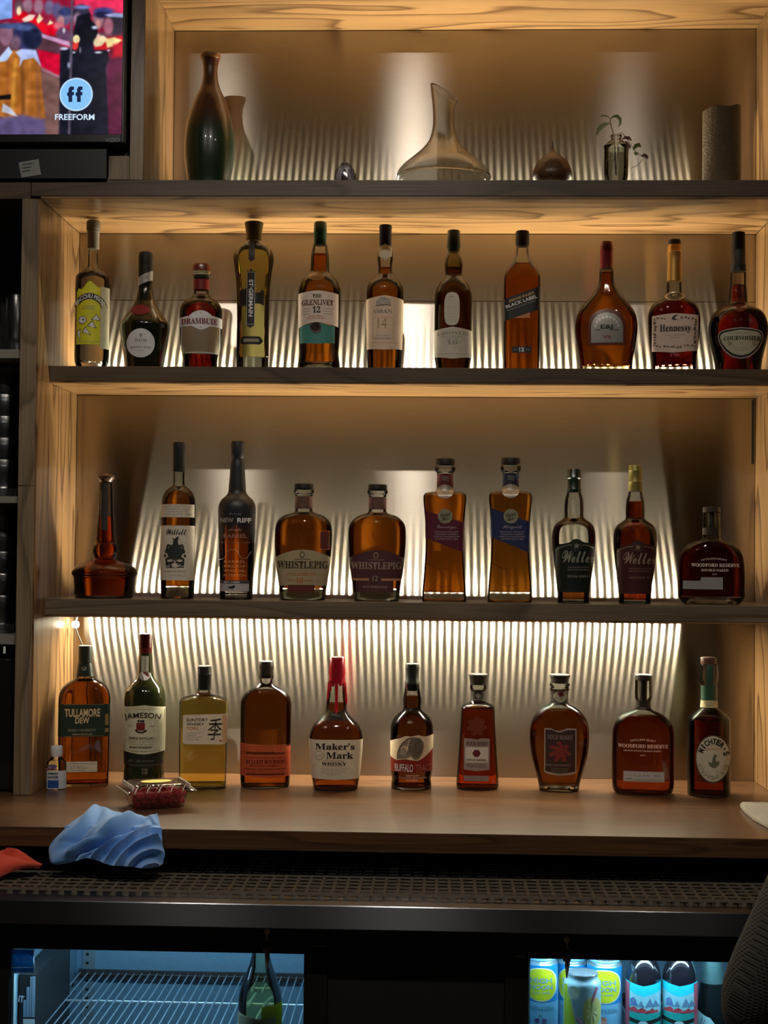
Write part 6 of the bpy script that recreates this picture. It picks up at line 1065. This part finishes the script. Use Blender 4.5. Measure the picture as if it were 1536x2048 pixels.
# ================================================================== BACK-BAR COOLER
FY = -.44; CR = root('bar_cooler', (0, 0, 0), 'black back-bar cooler with two lit glass doors under the steel counter', 'cooler')
zt = ZST-.0415; zb_ = .10; cx0, cx1, cyb = -1.06, .86, .11
gt = lambda x, y: at(x, y, FY)
La, Lb = gt(19, 1897).x, gt(608, 1909).x; Ra, Rb = gt(1057, 1916).x, gt(1640, 1930).x; zo = gt(310, 1903).z; zo2 = gt(1250, 1921).z
CAV = mat('cooler_liner', (.26, .43, .56), .35, .3)
box('cabinet_top', (cx0, cx1, FY+.045, cyb, zt-.02, zt), MATTE, CR); box('cabinet_back', (cx0, cx1, cyb-.02, cyb, zb_, zt-.0201), CAV, CR); box('cabinet_floor', (cx0, cx1, FY+.045, cyb-.0201, zb_, zb_+.03), MATTE, CR)
box('cabinet_side', (cx0, cx0+.02, FY+.045, cyb-.0201, zb_+.0301, zt-.0201), MATTE, CR); box('cabinet_side', (cx1-.02, cx1, FY+.045, cyb-.0201, zb_+.0301, zt-.0201), MATTE, CR); box('plinth', (cx0+.02, cx1-.02, FY+.08, cyb-.02, 0.0, zb_-.0002), BLACK, CR)
box('centre_mullion', (Lb+.02, Ra-.02, FY+.046, cyb-.0202, zb_+.0301, zt-.0202), CAV, CR); box('left_liner', (cx0+.0202, La-.012, FY+.046, cyb-.0202, zb_+.0301, zt-.0202), CAV, CR)
glz = thin('cooler_pane', (.96, .98, .98), 1.45)
def door(x0, x1, a, b_, zo, lab):
    m = root('d', (0, 0, 0), None, None); m.name = 'door'; m.parent = CR; m['label'] = lab
    MB().box(a, b_, FY, FY+.04, zo, zt-.003, .002).box(a, x0, FY, FY+.04, zb_+.02, zo, .001).box(x1, b_, FY, FY+.04, zb_+.02, zo, .001).box(a, b_, FY, FY+.04, zb_-.04, zb_+.0199, .001).mk('door_frame', mat('black_door_frame', (.009, .009, .009), .45), m, 30)
    MB().box(x0+.0004, x1-.0004, FY+.012, FY+.015, zb_+.0202, zo-.0004).mk('pane', glz, m)
    MB().box(x0+.0003, x0+.004, FY+.016, FY+.03, zb_+.0202, zo-.0004).box(x0+.0041, x1-.0005, FY+.016, FY+.03, zo-.004, zo-.0005).mk('gasket', mat('pale_gasket', (.40, .50, .52), .5), m); return m
gapx = gt(1010, 1900).x; gapl = gt(655, 1900).x
dl = door(La, Lb, La-.05, gapl, zo, 'left glass door'); dr = door(Ra, Rb, gapx, Rb+.04, zo2, 'right glass door'); box('front_panel', (gapl+.001, gapx-.001, FY+.004, FY+.0452, zb_-.04, zt-.003), MATTE, CR)
box('hinge_plate', (gt(622, 1890).x, gt(655, 1890).x, FY-.002, FY-.0002, gt(640, 1893).z, gt(640, 1890).z), mat('worn_metal', (.22, .20, .18), .4, .8), CR); box('hinge_plate', (gt(1030, 1904).x, gt(1051, 1904).x, FY-.002, FY-.0002, gt(640, 1907).z, gt(640, 1903).z), mat('worn_metal', (.22, .20, .18)), CR)
# keys hanging in the two locks
for kx, ky, w_ in ((535, 1862, 'left'), (1133, 1878, 'right')):
    p = gt(kx, ky); r = root('key', (p.x, FY, p.z), 'small dark key on a ring hanging from the lock of the %s cooler door' % w_, 'key'); BR = mat('old_brass', (.6, .48, .3), .3, .5); BK = mat('dark_key', (.34, .30, .25), .35, .5)
    MB().tube([(0, .001, 0), (0, -.006, 0)], .005, 12).mk('lock_stub', BR, r, 40); MB().box(-.0012, .0012, -.0075, -.0055, -.014, .002).mk('key_shank', BR, r)
    MB().tube([(.0085*math.sin(a), -.0075, -.022+.0085*math.cos(a)) for a in np.linspace(0, 2*math.pi, 20)], .0008, 6, False).mk('ring', BK if w_ == 'left' else BR, r, 60)
    MB().tube([(.001, -.0078, -.030), (.001, -.0078, -.041), (.0, -.0078, -.063)], [.0045, .0042, .001], 8).mk('hanging_key', BK, r, 40)
    MB().lathe([(.0001, -.037), (.006, -.035), (.0072, -.031), (.006, -.027), (.0001, -.025)], 12, (0, -.0078), False, .35).mk('key_bow', BK, r, 50)
# interior lamps
for x0_, x1_, nm in ((La+.02, Lb-.02, 'left'), (Ra+.02, Rb-.05, 'right')):
    lt = root('cooler_lamp', (0, 0, 0), 'cold white lamp tube hidden behind the top frame of the %s cooler door' % nm, 'light')
    MB().tube([(x0_, FY+.062, zt-.034), (x1_, FY+.062, zt-.034)], .006, 10).mk('tube', glow('cooler_tube', (.42, .76, 1), 150 if nm == 'right' else 75), lt, 60)
# standards and shelves in the left bay
M3 = mat('zinc_standard', (.55, .62, .66), .3, .7)
px_ = at(178, 1940, .085).x; zr = EYE-.868
box('shelf_standard', (px_-.012, px_+.012, .082, .0895, zb_+.031, zt-.0205), M3, CR)
for z in np.arange(zr-.1, zt-.03, .018): box('slot', (px_-.006, px_+.000, .0812, .0818, z, z+.005), BLACK, CR)
wire = mat('coated_wire', (.62, .68, .72), .3, .6)
def rack(xa, xb, ya, yb, z, pitch, nm):
    r = root('wire_rack', (0, 0, 0), nm, 'rack'); k = int((xb-xa)/pitch)
    for i in range(k+1): x = xa+i*pitch; MB().tube([(x, ya, z), (x, yb, z)], .0014, 6).mk('rod', wire, r, 60)
    for y in (ya, (ya+yb)/2, yb): MB().tube([(xa-.003, y, z-.003), (xb+.003, y, z-.003)], .0022, 6).mk('cross_rod', wire if y != yb else mat('dark_rail', (.03, .025, .025), .4), r, 60)
    MB().box(xa-.004, xb+.004, yb, yb+.006, z-.012, z+.006).mk('rear_rail', mat('dark_rail', (.03, .025, .025)), r); return r
rack(at(160, 1982, .05).x, Lb+.0, -.30, .05, zr, .0158, 'wire rack of many thin rods in the left cooler bay, its upper level'); rack(at(84, 2000, -.2).x, at(150, 2010, .05).x-.006, -.30, .045, zr-.028, .0158, 'short lower wire rack in the left corner of the left cooler bay')
rack(La+.01, Lb, -.36, .05, EYE-1.10, .0158, 'lowest wire rack in the left cooler bay')
# sticker on the pane
sp_ = FY+.0113; Bq = root('energy_sticker', (0, 0, 0), 'blue and white square energy sticker on the left cooler door glass', 'sticker')
def fq(name, x0, y0, x1, y1, m, dy=0, par=None): return mk(name, [at(x, y, sp_-dy) for x, y in ((x0, y1), (x1, y1), (x1, y0), (x0, y0))], [(0, 1, 2, 3)], m, par or Bq)
def film(name, c):
    m = bpy.data.materials.new(name); m.use_nodes = True; nt = m.node_tree; nt.nodes.clear(); t = nt.nodes.new('ShaderNodeBsdfTranslucent'); d = nt.nodes.new('ShaderNodeBsdfDiffuse'); x_ = nt.nodes.new('ShaderNodeMixShader'); o = nt.nodes.new('ShaderNodeOutputMaterial')
    t.inputs[0].default_value = d.inputs[0].default_value = (*c, 1); x_.inputs[0].default_value = .35; nt.links.new(t.outputs[0], x_.inputs[1]); nt.links.new(d.outputs[0], x_.inputs[2]); nt.links.new(x_.outputs[0], o.inputs[0]); MATS[name] = m; return m
eb = film('energy_blue', (.02, .30, .85)); ew = film('energy_white', (.85, .9, .9)); film('pale_blue_print', (.30, .65, .9))
fq('backing', 20.5, 1897.5, 69, 1947, film('energy_backing', (.7, .8, .8))); fq('blue_field', 23, 1900, 66.5, 1934, eb, .0003); fq('caption_field', 23, 1936, 66.5, 1944, eb, .0003)
flat_text(Bq, scr('energy'), 42, 1922, 34, 14, sp_-.0006, ew, .0); flat_text(Bq, '★', 61, 1920, 9, 9, sp_-.0006, ew, .0); flat_text(Bq, 'ENERGY STAR', 45, 1940, 36, 4.5, sp_-.0006, mat('pale_blue_print', (.20, .50, .72), .4), .01)
mk('arc', [p for a in np.linspace(-1.1, 1.1, 13) for p in (at(44+24*math.sin(a), 1924-19*math.cos(a), sp_-.0006), at(44+23*math.sin(a), 1924-17.6*math.cos(a), sp_-.0006))], [(2*i, 2*i+1, 2*i+3, 2*i+2) for i in range(12)], mat('pale_blue_print', (.20, .50, .72)), Bq)
# carton and pale packs at the left
p0, p1 = max(at(32, 1990, -.33).x, La-.009), at(76, 1990, -.33).x; o = box('carton', (p0, p1, -.345, -.10, EYE-1.098, at(50, 1948, -.345).z), mat('black_carton', (.016, .014, .014), .5), None, .001); tag(o, 'black carton with white letters IT standing at the left inside the cooler', 'carton')
flat_text(o, 'IT', 42.5, 1998, 11, 13, -.3458, mat('bright_print', (.8, .8, .8), .5), .03, rot=8)
for i, (a, b2, yt) in enumerate(((47, 52, 2000), (53, 59, 1974), (60, 63, 1954), (64, 70, 1953))): box('pale_print', (at(a, 2000, -.3462).x, at(b2, 2000, -.3462).x, -.3466, -.3455, EYE-1.08 if 0 else at(50, 2034, -.3462).z, at(a, yt, -.3462).z), mat('pale_blue_print_card', (.30, .38, .48), .5), o)
box('white_panel', (at(47, 2000, -.3462).x, at(70, 2000, -.3462).x, -.3466, -.3455, EYE-1.09, at(50, 2038, -.3462).z), mat('bright_print', (.8, .8, .8)), o)
# ---- bottles and cans inside the cooler
ZR1, ZR2 = EYE-1.0965, EYE-.892
b = Bottle('wine_bottle', 543, 2300, [(1896, 14), (1906, 16), (1930, 22), (1955, 31), (1975, 38), (1990, 42), (2005, 43.5), (2050, 43.5), (2190, 43), (2240, 42)], 'pale green glass wine bottle with cream and yellow labels, inside the left cooler', None, Y=-.385, zb=ZR1, glass='pale_green_glass', tint=(.62, .76, .50)) if 0 else None
def cbottle(name, cx, Y, zb, prof, label, grp, cat='bottle', **k): return Bottle(name, cx, 0, prof, label, grp, cat, Y=Y, zb=zb, **k)
def ybase(cx, Y, zb):   # pixel row of a base at this place
    lo, hi = 1500, 3500
    for _ in range(40):
        mid = (lo+hi)/2
        if at(cx, mid, Y).z > zb: lo = mid
        else: hi = mid
    return lo
yb = ybase(543, -.385, ZR1)
b = cbottle('wine_bottle', 543, -.385, ZR1, [(1870, 14.5), (1880, 15.5), (1906, 17), (1930, 23), (1955, 32), (1975, 38.5), (1990, 42), (2005, 43.5), (2050, 43.5), (yb-8, 43.5), (yb, 41)], 'pale green wine bottle with cream and yellow labels, inside the left cooler', None, glass='pale_green_glass', tint=(.92, .95, .80))
b.fill(None, 1975, None, m=liquid('white_wine', (.97, .97, .76), 1.03)); la = b.label(film('wine_cream', (.75, .72, .5)), 500.5, 573, [(500, 2018), (540, 2025), (573, 2023)], 2110); b.label(film('wine_grey', (.4, .38, .3)), 502, 543, [(502, 2022), (537, 2026), (543, 2036)], 2108, .001, 'grey_panel'); b.label(film('wine_yellow', (.85, .85, .04)), 546, 586, [(546, 2001), (586, 1999)], 2110, .0005, 'yellow_label')
box('wall_shelf_shadow', (0, .001, 0, .001, 0, .001), MATTE, CR) if 0 else None
rack(Ra+.006, Rb-.004, -.40, .05, ZR2-.0018, .0158, 'wire rack carrying the drinks in the right cooler bay')
CB = mat('can_blue', (.015, .30, .72), .3, .2); CP = mat('can_pale_blue', (.25, .58, .80), .3, .2); CYL = mat('can_yellow', (.72, .68, .02), .4); CWH = mat('can_letter_grey', (.28, .45, .42), .4); RIMW = mat('can_cream_line', (.70, .75, .45), .4)
def seltzer(cx, Y, ytop, hw, word, fruit, label, tx=0):
    yb = ybase(cx, Y, ZR2); b = cbottle('drink_can', cx, Y, ZR2, [(ytop-3, hw*.84), (ytop, hw*.87), (ytop+3, hw*.87), (ytop+10, hw), (yb-8, hw), (yb, hw*.8)], label, 'slim blue drink cans in the right cooler', 'can', solid=CP); b.body.name = 'can_body'
    la = b.label(CB, cx-hw*.99, cx+hw*.99, ytop+9, ytop+80, .0004, 'label', 24); b.label(mat('can_silver_band', (.45, .62, .68), .25, .7), cx-hw*.99, cx+hw*.99, ytop+1, ytop+9, .0004, 'top_band', 20)
    o1 = b.oval(RIMW, cx+tx, ytop+46, hw*.92, 33, .0007, 'sun_rim', 2.6); b.oval(CYL, cx+tx, ytop+46, hw*.85, 31, .001, 'sun', 2.6); b.text(o1, 'HIGH', cx+tx, ytop+38, hw*1.25, 10, CWH, .03, .0014); b.text(o1, 'NOON', cx+tx, ytop+51, hw*1.3, 10, CWH, .03, .0014); b.text(o1, 'SUN SIPS', cx+tx, ytop+62, hw, 4, CWH, .01, .0014)
    b.text(la, 'VODKA & SODA', cx+tx, ytop+93, hw*1.45, 8, mat('teal_grey_print', (.10, .28, .36), .4), .02, .0008)
    if fruit == 'cherry':
        for dx in (-7, 7): disk(b, la, cx+dx, ytop+117, 4.8, 4.6, mat('cherry_purple', (.16, .08, .22), .4), .0008, 'cherry', 14)
        for dx in (-6, 5): MB().tube([b.P(cx+dx, ytop+113, .0008), b.P(cx-1, ytop+104, .0008)], .0004, 4).mk('cherry_stem', CWH, la)
        b.text(la, 'BLACK CHERRY', cx, ytop+128, hw*1.4, 5, MATS['teal_grey_print'], .01, .0008)
    else: disk(b, la, cx-2, ytop+112, 8, 7, mat('peach_print', (.70, .28, .18), .4), .0008, 'peach', 16); b.text(la, 'PEACH', cx-2, ytop+126, 16, 5, MATS['teal_grey_print'], .01, .0008)
    b.cap('lid', mat('can_lid', (.6, .66, .7), .25, .8), [(ytop-2, hw*.84), (ytop-4, hw*.84)])
    return b
seltzer(1095, -.30, 1914, 32.5, '', 'cherry', 'slim blue can with yellow sun and two cherries, leftmost in the right cooler'); seltzer(1157, -.255, 1915, 29.5, '', 'x', 'slim blue can half hidden behind the lemon can, second from the left'); seltzer(1219.5, -.29, 1918, 34, '', 'peach', 'slim blue can with yellow sun and an orange peach, right of the lemon can')
YL_ = -.365; yb = ybase(1176, YL_, ZR2)
b = cbottle('drink_can', 1176, YL_, ZR2, [(1945, 28), (1949, 30.5), (1953, 30.5), (1962, 35.5), (1972, 36.5), (yb-8, 36.5), (yb, 30)], 'pale can with a yellow edge and lemon slice, standing before the blue cans', None, 'can', solid=mat('can_ice_blue', (.48, .70, .76), .3, .2)); b.body.name = 'can_body'
b.cap('lid', mat('can_lid', (.6, .66, .7)), [(1948, 30.8), (1945.5, 30.8), (1944, 30)]); la = b.label(mat('can_lemon_yellow', (.62, .72, .03), .4), 1141, 1165, [(1141, 1966), (1148, 1962), (1165, 2048)], yb-14, .0005, 'yellow_side'); b.label(RIMW, 1147, 1168, [(1147, 1960), (1150, 1962), (1168, 2045)], [(1147, 1962), (1168, 2056)], .0009, 'white_line')
lm = b.oval(mat('lemon_slice', (.66, .55, .16), .4), 1195, 2014, 17, 30, .0009, 'lemon_slice', 2.3); [b.poly(lm, [(1195, 2014), (1195+11*math.cos(a), 2014+20*math.sin(a)), (1195+11*math.cos(a+.4), 2014+20*math.sin(a+.4))], mat('lemon_segment', (.72, .68, .32), .4), .0014, 'lemon_segment') for a in np.arange(0, 6.2, .785)]
rs = mat('straw_red', (.60, .18, .26), .4); MB().tube([b.P(1204, 1966, .0012), b.P(1196, 1992, .0012)], .0022, 6).mk('straw', rs, b.body); MB().tube([b.P(1166, 2026, .0012), b.P(1180, 2040, .0012), b.P(1188, 2058, .0012)], .002, 6).mk('straw', rs, b.body)
disk(b, b.body, 1161, 1976, 11, 13, mat('can_circle', (.68, .74, .55), .4), .0008, 'round_mark', 20)
cola = mat('cola_glass', (.012, .010, .014), .05, coat=1)
for cx, nm in ((1296.5, 'dark soda bottle with a turquoise mountain label, left one of the pair'), (1367.5, 'dark soda bottle with a turquoise mountain label, right one of the pair')):
    Yb = -.30; yb = ybase(cx, Yb, ZR2); b = cbottle('soda_bottle', cx, Yb, ZR2, [(1880, 12), (1896, 14), (1908, 19), (1922, 26), (1936, 31), (1950, 33.5), (1960, 33.8), (yb-6, 33.8), (yb, 31)], nm, 'dark soda bottles in the right cooler', solid=cola)
    la = b.label(mat('soda_label_cyan', (.02, .50, .62), .4), cx-33.4, cx+33.4, [(cx-33, 1957), (cx, 1963), (cx+33, 1957)], 2110, .0005, nc=26)
    tl = mat('soda_teal', (.02, .38, .34), .4); sn = mat('soda_snow', (.32, .62, .68), .4); mt_ = mat('soda_mountain', (.16, .28, .42), .4)
    b.label(sn, cx-33, cx+33, [(cx-33, 1972), (cx-15, 1980), (cx, 1984), (cx+15, 1980), (cx+33, 1974)], 2020, .0008, 'snow_field'); b.label(tl, cx-33, cx+33, 2017, [(cx-33, 2026), (cx, 2032), (cx+33, 2026)], .0011, 'teal_band'); b.label(INK, cx-33, cx+33, [(cx-33, 2026), (cx, 2032), (cx+33, 2026)], [(cx-33, 2034), (cx, 2040), (cx+33, 2034)], .0011, 'dark_band'); b.label(tl, cx-33, cx+33, [(cx-33, 2034), (cx, 2040), (cx+33, 2034)], 2110, .0011, 'teal_field')
    for x, y, w_ in ((-17, 1985, 8), (-4, 1991, 6), (12, 1986, 8), (22, 1990, 7)): b.poly(la, [(cx+x-w_, 2004), (cx+x, y), (cx+x+w_, 2004)], mt_, .0011, 'mountain')
    b.poly(la, [(cx-24, 2002), (cx-24, 1991), (cx-18.5, 1986), (cx-13, 1991), (cx-13, 2002)], mat('soda_house', (.12, .20, .50), .4), .0014, 'chalet')
    for k, (x, y, w_) in enumerate(((-25, 2012, 4), (-17, 2008, 6), (-9, 2013, 3), (-2, 2009, 7), (9, 2013, 4), (16, 2010, 5), (24, 2013, 4))): b.poly(la, [(cx+x-w_, 2015), (cx+x-w_, y), (cx+x, y-4), (cx+x+w_, y), (cx+x+w_, 2015)], mat('soda_red', (.55, .06, .07), .4), .0014, 'red_roof')
    b.label(mat('badge_white', (.55, .68, .70), .4), cx-9, cx+9, [(cx-9, 2036), (cx-5, 2032), (cx+5, 2032), (cx+9, 2036)], 2080, .0015, 'badge'); b.label(mat('soda_mountain', (.16, .28, .42)), cx-7, cx+7, 2037, 2075, .0018, 'badge_face')
    b.label(mat('soda_side_red', (.50, .10, .14), .4), cx-33.6 if cx < 1330 else cx+27, cx-26 if cx < 1330 else cx+33.6, 1960, 2110, .0013, 'red_side_strip', 5)
    hl = MB().tube([b.P(cx-14+t*26, 1922-abs(t-.5)*4, .0006) for t in np.linspace(0, 1, 8)], .0008, 4)
yb = ybase(1433, -.27, ZR2); b = cbottle('soda_bottle', 1432, -.27, ZR2, [(1880, 14), (1900, 16), (1925, 19), (1960, 24), (1990, 28), (2020, 32), (2050, 34), (yb-6, 34), (yb, 31)], 'dark bottle with a silvery teal foil neck, right of the soda pair', None, solid=mat('near_black_green_glass', (.008, .012, .012), .05, coat=1))
b.wrap('foil', mat('teal_foil', (.25, .46, .45), .3, .8), 1885, 1962, .0008); la = b.label(mat('ice_white_label', (.45, .70, .70), .4), 1402, 1436, [(1402, 2014), (1412, 2020), (1420, 2024), (1428, 2026), (1436, 2036)], yb-12, .0008); b.text(la, scr('N'), 1412, 2040, 16, 30, mat('soda_mountain', (.16, .28, .42)), .01, .0013)
# ================================================================== PERSON SEATED AT THE RIGHT
def skin(name, pts, edges, radii, m, par, lv=2, rt=0):
    me = bpy.data.meshes.new(name); me.from_pydata(pts, edges, []); me.update(); o = bpy.data.objects.new(name, me); COL.objects.link(o)
    sk = o.modifiers.new('skin', 'SKIN'); sk.use_smooth_shade = True; sk.use_x_symmetry = False
    for i, r in enumerate(radii): d = me.skin_vertices[0].data[i]; d.radius = (r, r) if not isinstance(r, tuple) else r; d.use_root = (i == rt)
    su = o.modifiers.new('sub', 'SUBSURF'); su.levels = su.render_levels = lv; me.materials.append(m)
    if par: o.parent = par
    return o
PX, PY = .692, -1.27
SK = mat('skin_tone', (.42, .25, .17), .5); PR = root('person', (0, 0, 0), 'person in a dark waffle-knit sweater seated at the lower right edge', 'person')
KN, ntk, bk = nodes('waffle_knit'); MATS['waffle_knit'] = KN
tc = ntk.nodes.new('ShaderNodeTexCoord'); L2 = ntk.links.new
wv = []
for ax_, sc_ in (((1, .6, 0), 900), ((.25, 0, 1), 760)):
    mpp = ntk.nodes.new('ShaderNodeVectorMath'); mpp.operation = 'DOT_PRODUCT'; mpp.inputs[1].default_value = ax_; L2(tc.outputs['Object'], mpp.inputs[0]); mm = ntk.nodes.new('ShaderNodeMath'); mm.operation = 'MULTIPLY'; mm.inputs[1].default_value = sc_*2.2; L2(mpp.outputs['Value'], mm.inputs[0]); sn_ = ntk.nodes.new('ShaderNodeMath'); sn_.operation = 'SINE'; L2(mm.outputs[0], sn_.inputs[0]); wv.append(sn_)
ad = ntk.nodes.new('ShaderNodeMath'); ad.operation = 'MAXIMUM'; L2(wv[0].outputs[0], ad.inputs[0]); L2(wv[1].outputs[0], ad.inputs[1]); mr = ntk.nodes.new('ShaderNodeMapRange'); mr.inputs[1].default_value = -1; mr.inputs[2].default_value = 1; L2(ad.outputs[0], mr.inputs[0])
mx = ntk.nodes.new('ShaderNodeMix'); mx.data_type = 'RGBA'; mx.inputs[6].default_value = (.007, .006, .005, 1); mx.inputs[7].default_value = (.05, .042, .034, 1); L2(mr.outputs[0], mx.inputs[0]); L2(mx.outputs[2], bk.inputs['Base Color']); bk.inputs['Roughness'].default_value = .95
bpn = ntk.nodes.new('ShaderNodeBump'); bpn.inputs['Strength'].default_value = .8; bpn.inputs['Distance'].default_value = .001; L2(mr.outputs[0], bpn.inputs['Height']); L2(bpn.outputs[0], bk.inputs['Normal'])
x, y = PX, PY; sh, el = (x-.195, y, 1.235), (x-.335, y-.02, .93); sh2, el2 = (x+.195, y, 1.235), (x+.27, y-.04, .95)
hand, hand2 = (x-.16, y+.22, .86), (x+.14, y+.24, .86)
bodypts = [(x, y, .78), (x, y+.005, .95), (x, y, 1.12), (x, y-.005, 1.26), (x, y, 1.33), (x, y+.01, 1.39), (x, y+.02, 1.47), (x, y+.01, 1.55), sh, el, (x-.23, y+.12, .87), hand, sh2, el2, (x+.2, y+.12, .88), hand2, (x-.10, y, .76), (x-.13, y+.42, .74), (x-.13, y+.42, .36), (x+.10, y, .76), (x+.13, y+.42, .74), (x+.13, y+.42, .36)]
be = [(0, 1), (1, 2), (2, 3), (3, 4), (4, 5), (5, 6), (6, 7), (3, 8), (8, 9), (9, 10), (10, 11), (3, 12), (12, 13), (13, 14), (14, 15), (0, 16), (16, 17), (17, 18), (0, 19), (19, 20), (20, 21)]
br = [(.15, .11), (.14, .10), (.14, .095), (.09, .07), .048, .058, .080, .070, .046, .042, .036, .026, .046, .042, .036, .026, .085, .062, .05, .085, .062, .05]
body = skin('body', bodypts, be, br, SK, PR)
swp = bodypts[:4]+[(x, y, 1.31)]+[sh, (x-.255, y-.01, 1.08), el, (x-.23, y+.12, .875), (x-.18, y+.2, .862), sh2, (x+.235, y-.02, 1.09), el2, (x+.2, y+.12, .885), (x+.15, y+.2, .862)]
swe = [(0, 1), (1, 2), (2, 3), (3, 4), (3, 5), (5, 6), (6, 7), (7, 8), (8, 9), (3, 10), (10, 11), (11, 12), (12, 13), (13, 14)]
skin('sweater', swp, swe, [(.175, .135), (.165, .125), (.185, .135), (.165, .12), .074, .082, .066, .060, .052, .040, .082, .066, .060, .052, .040], KN, PR)
skin('trousers', [(x, y, .80), (x-.10, y, .765), (x-.13, y+.42, .745), (x-.13, y+.43, .50), (x-.13, y+.42, .34), (x+.10, y, .765), (x+.13, y+.42, .745), (x+.13, y+.43, .50), (x+.13, y+.42, .34)], [(0, 1), (1, 2), (2, 3), (3, 4), (0, 5), (5, 6), (6, 7), (7, 8)], [.13, .10, .078, .066, .06, .10, .078, .066, .06], mat('charcoal_trousers', (.02, .02, .024), .9), PR)
for s in (-1, 1): skin('shoe', [(x+s*.13, y+.40, .325), (x+s*.13, y+.48, .30), (x+s*.13, y+.60, .292)], [(0, 1), (1, 2)], [(.045, .05), (.042, .034), (.036, .024)], mat('brown_shoe', (.05, .03, .02), .4), PR)
HV = []; HF = []; hn = 28
for a in range(15):
    ph = -math.pi*.40+a*(math.pi*.90)/14
    for k in range(hn):
        t = 2*math.pi*k/hn; q = 1+.025*math.sin(7*t)+.02*math.sin(5*ph+3*t); hx, hy, hz = .092*math.cos(ph)*math.cos(t)*q, .106*math.cos(ph)*math.sin(t)*q-.018, .118*math.sin(ph)
        if hy > .028 and hz < .055: hy = .028
        HV.append((x+hx, y+hy, 1.522+hz))
for a in range(14):
    for k in range(hn): l = (k+1) % hn; HF.append((a*hn+k, a*hn+l, a*hn+hn+l, a*hn+hn+k))
HF += [tuple(reversed(range(hn))), tuple(range(14*hn, 15*hn))]
mk('hair', HV, HF, mat('dark_brown_hair', (.03, .018, .01), .6, bump=(160, .8, .004)), PR, 70)
for s in (-1, 1):
    MB().lathe([(.0001, -.011), (.008, -.008), (.011, 0), (.008, .008), (.0001, .011)], 12).mk('eye', mat('eye_white', (.6, .58, .55), .2), PR, 60).location = (x+s*.032, y+.082, 1.515)
    MB().lathe([(.0001, -.03), (.012, -.02), (.017, 0), (.013, .02), (.0001, .03)], 12, k=.6).mk('ear', SK, PR, 60).location = (x+s*.08, y+.01, 1.50)
skin('nose', [(x, y+.085, 1.525), (x, y+.105, 1.485)], [(0, 1)], [.009, .014], SK, PR); skin('mouth', [(x-.022, y+.086, 1.452), (x, y+.094, 1.452), (x+.022, y+.086, 1.452)], [(0, 1), (1, 2)], [.004, .006, .004], mat('lip', (.35, .12, .10), .4), PR)
for s, h in ((-1, hand), (1, hand2)):
    for k in range(4):
        fx = h[0]+(k-1.5)*.019; ln = (.062, .072, .068, .055)[k]; skin('finger', [(fx, h[1]+.02, h[2]), (fx, h[1]+.02+ln*.5, h[2]-.006), (fx, h[1]+.02+ln, h[2]-.022)], [(0, 1), (1, 2)], [.010, .009, .0075], SK, PR, 1)
    skin('thumb', [(h[0]-s*.03, h[1]-.01, h[2]), (h[0]-s*.046, h[1]+.02, h[2]-.01), (h[0]-s*.044, h[1]+.045, h[2]-.02)], [(0, 1), (1, 2)], [.012, .010, .008], SK, PR, 1)
ST_ = root('bar_stool', (x, y, 0), 'black padded bar stool under the seated person', 'stool'); MB().lathe([(.17, .52), (.19, .535), (.19, .555), (.175, .575), (.02, .58)], 32).mk('seat', BLACK, ST_, 40)
for sx in (-1, 1):
    for sy in (-1, 1): MB().tube([(sx*.1, sy*.1, .53), (sx*.19, sy*.19, 0.002)], .012, 8).mk('leg', BLACK, ST_, 60)
MB().tube([(.165*math.cos(a), .165*math.sin(a)+.0, .27) for a in np.linspace(0, 2*math.pi, 30)], .008, 8, False).mk('foot_ring', BLACK, ST_, 60)
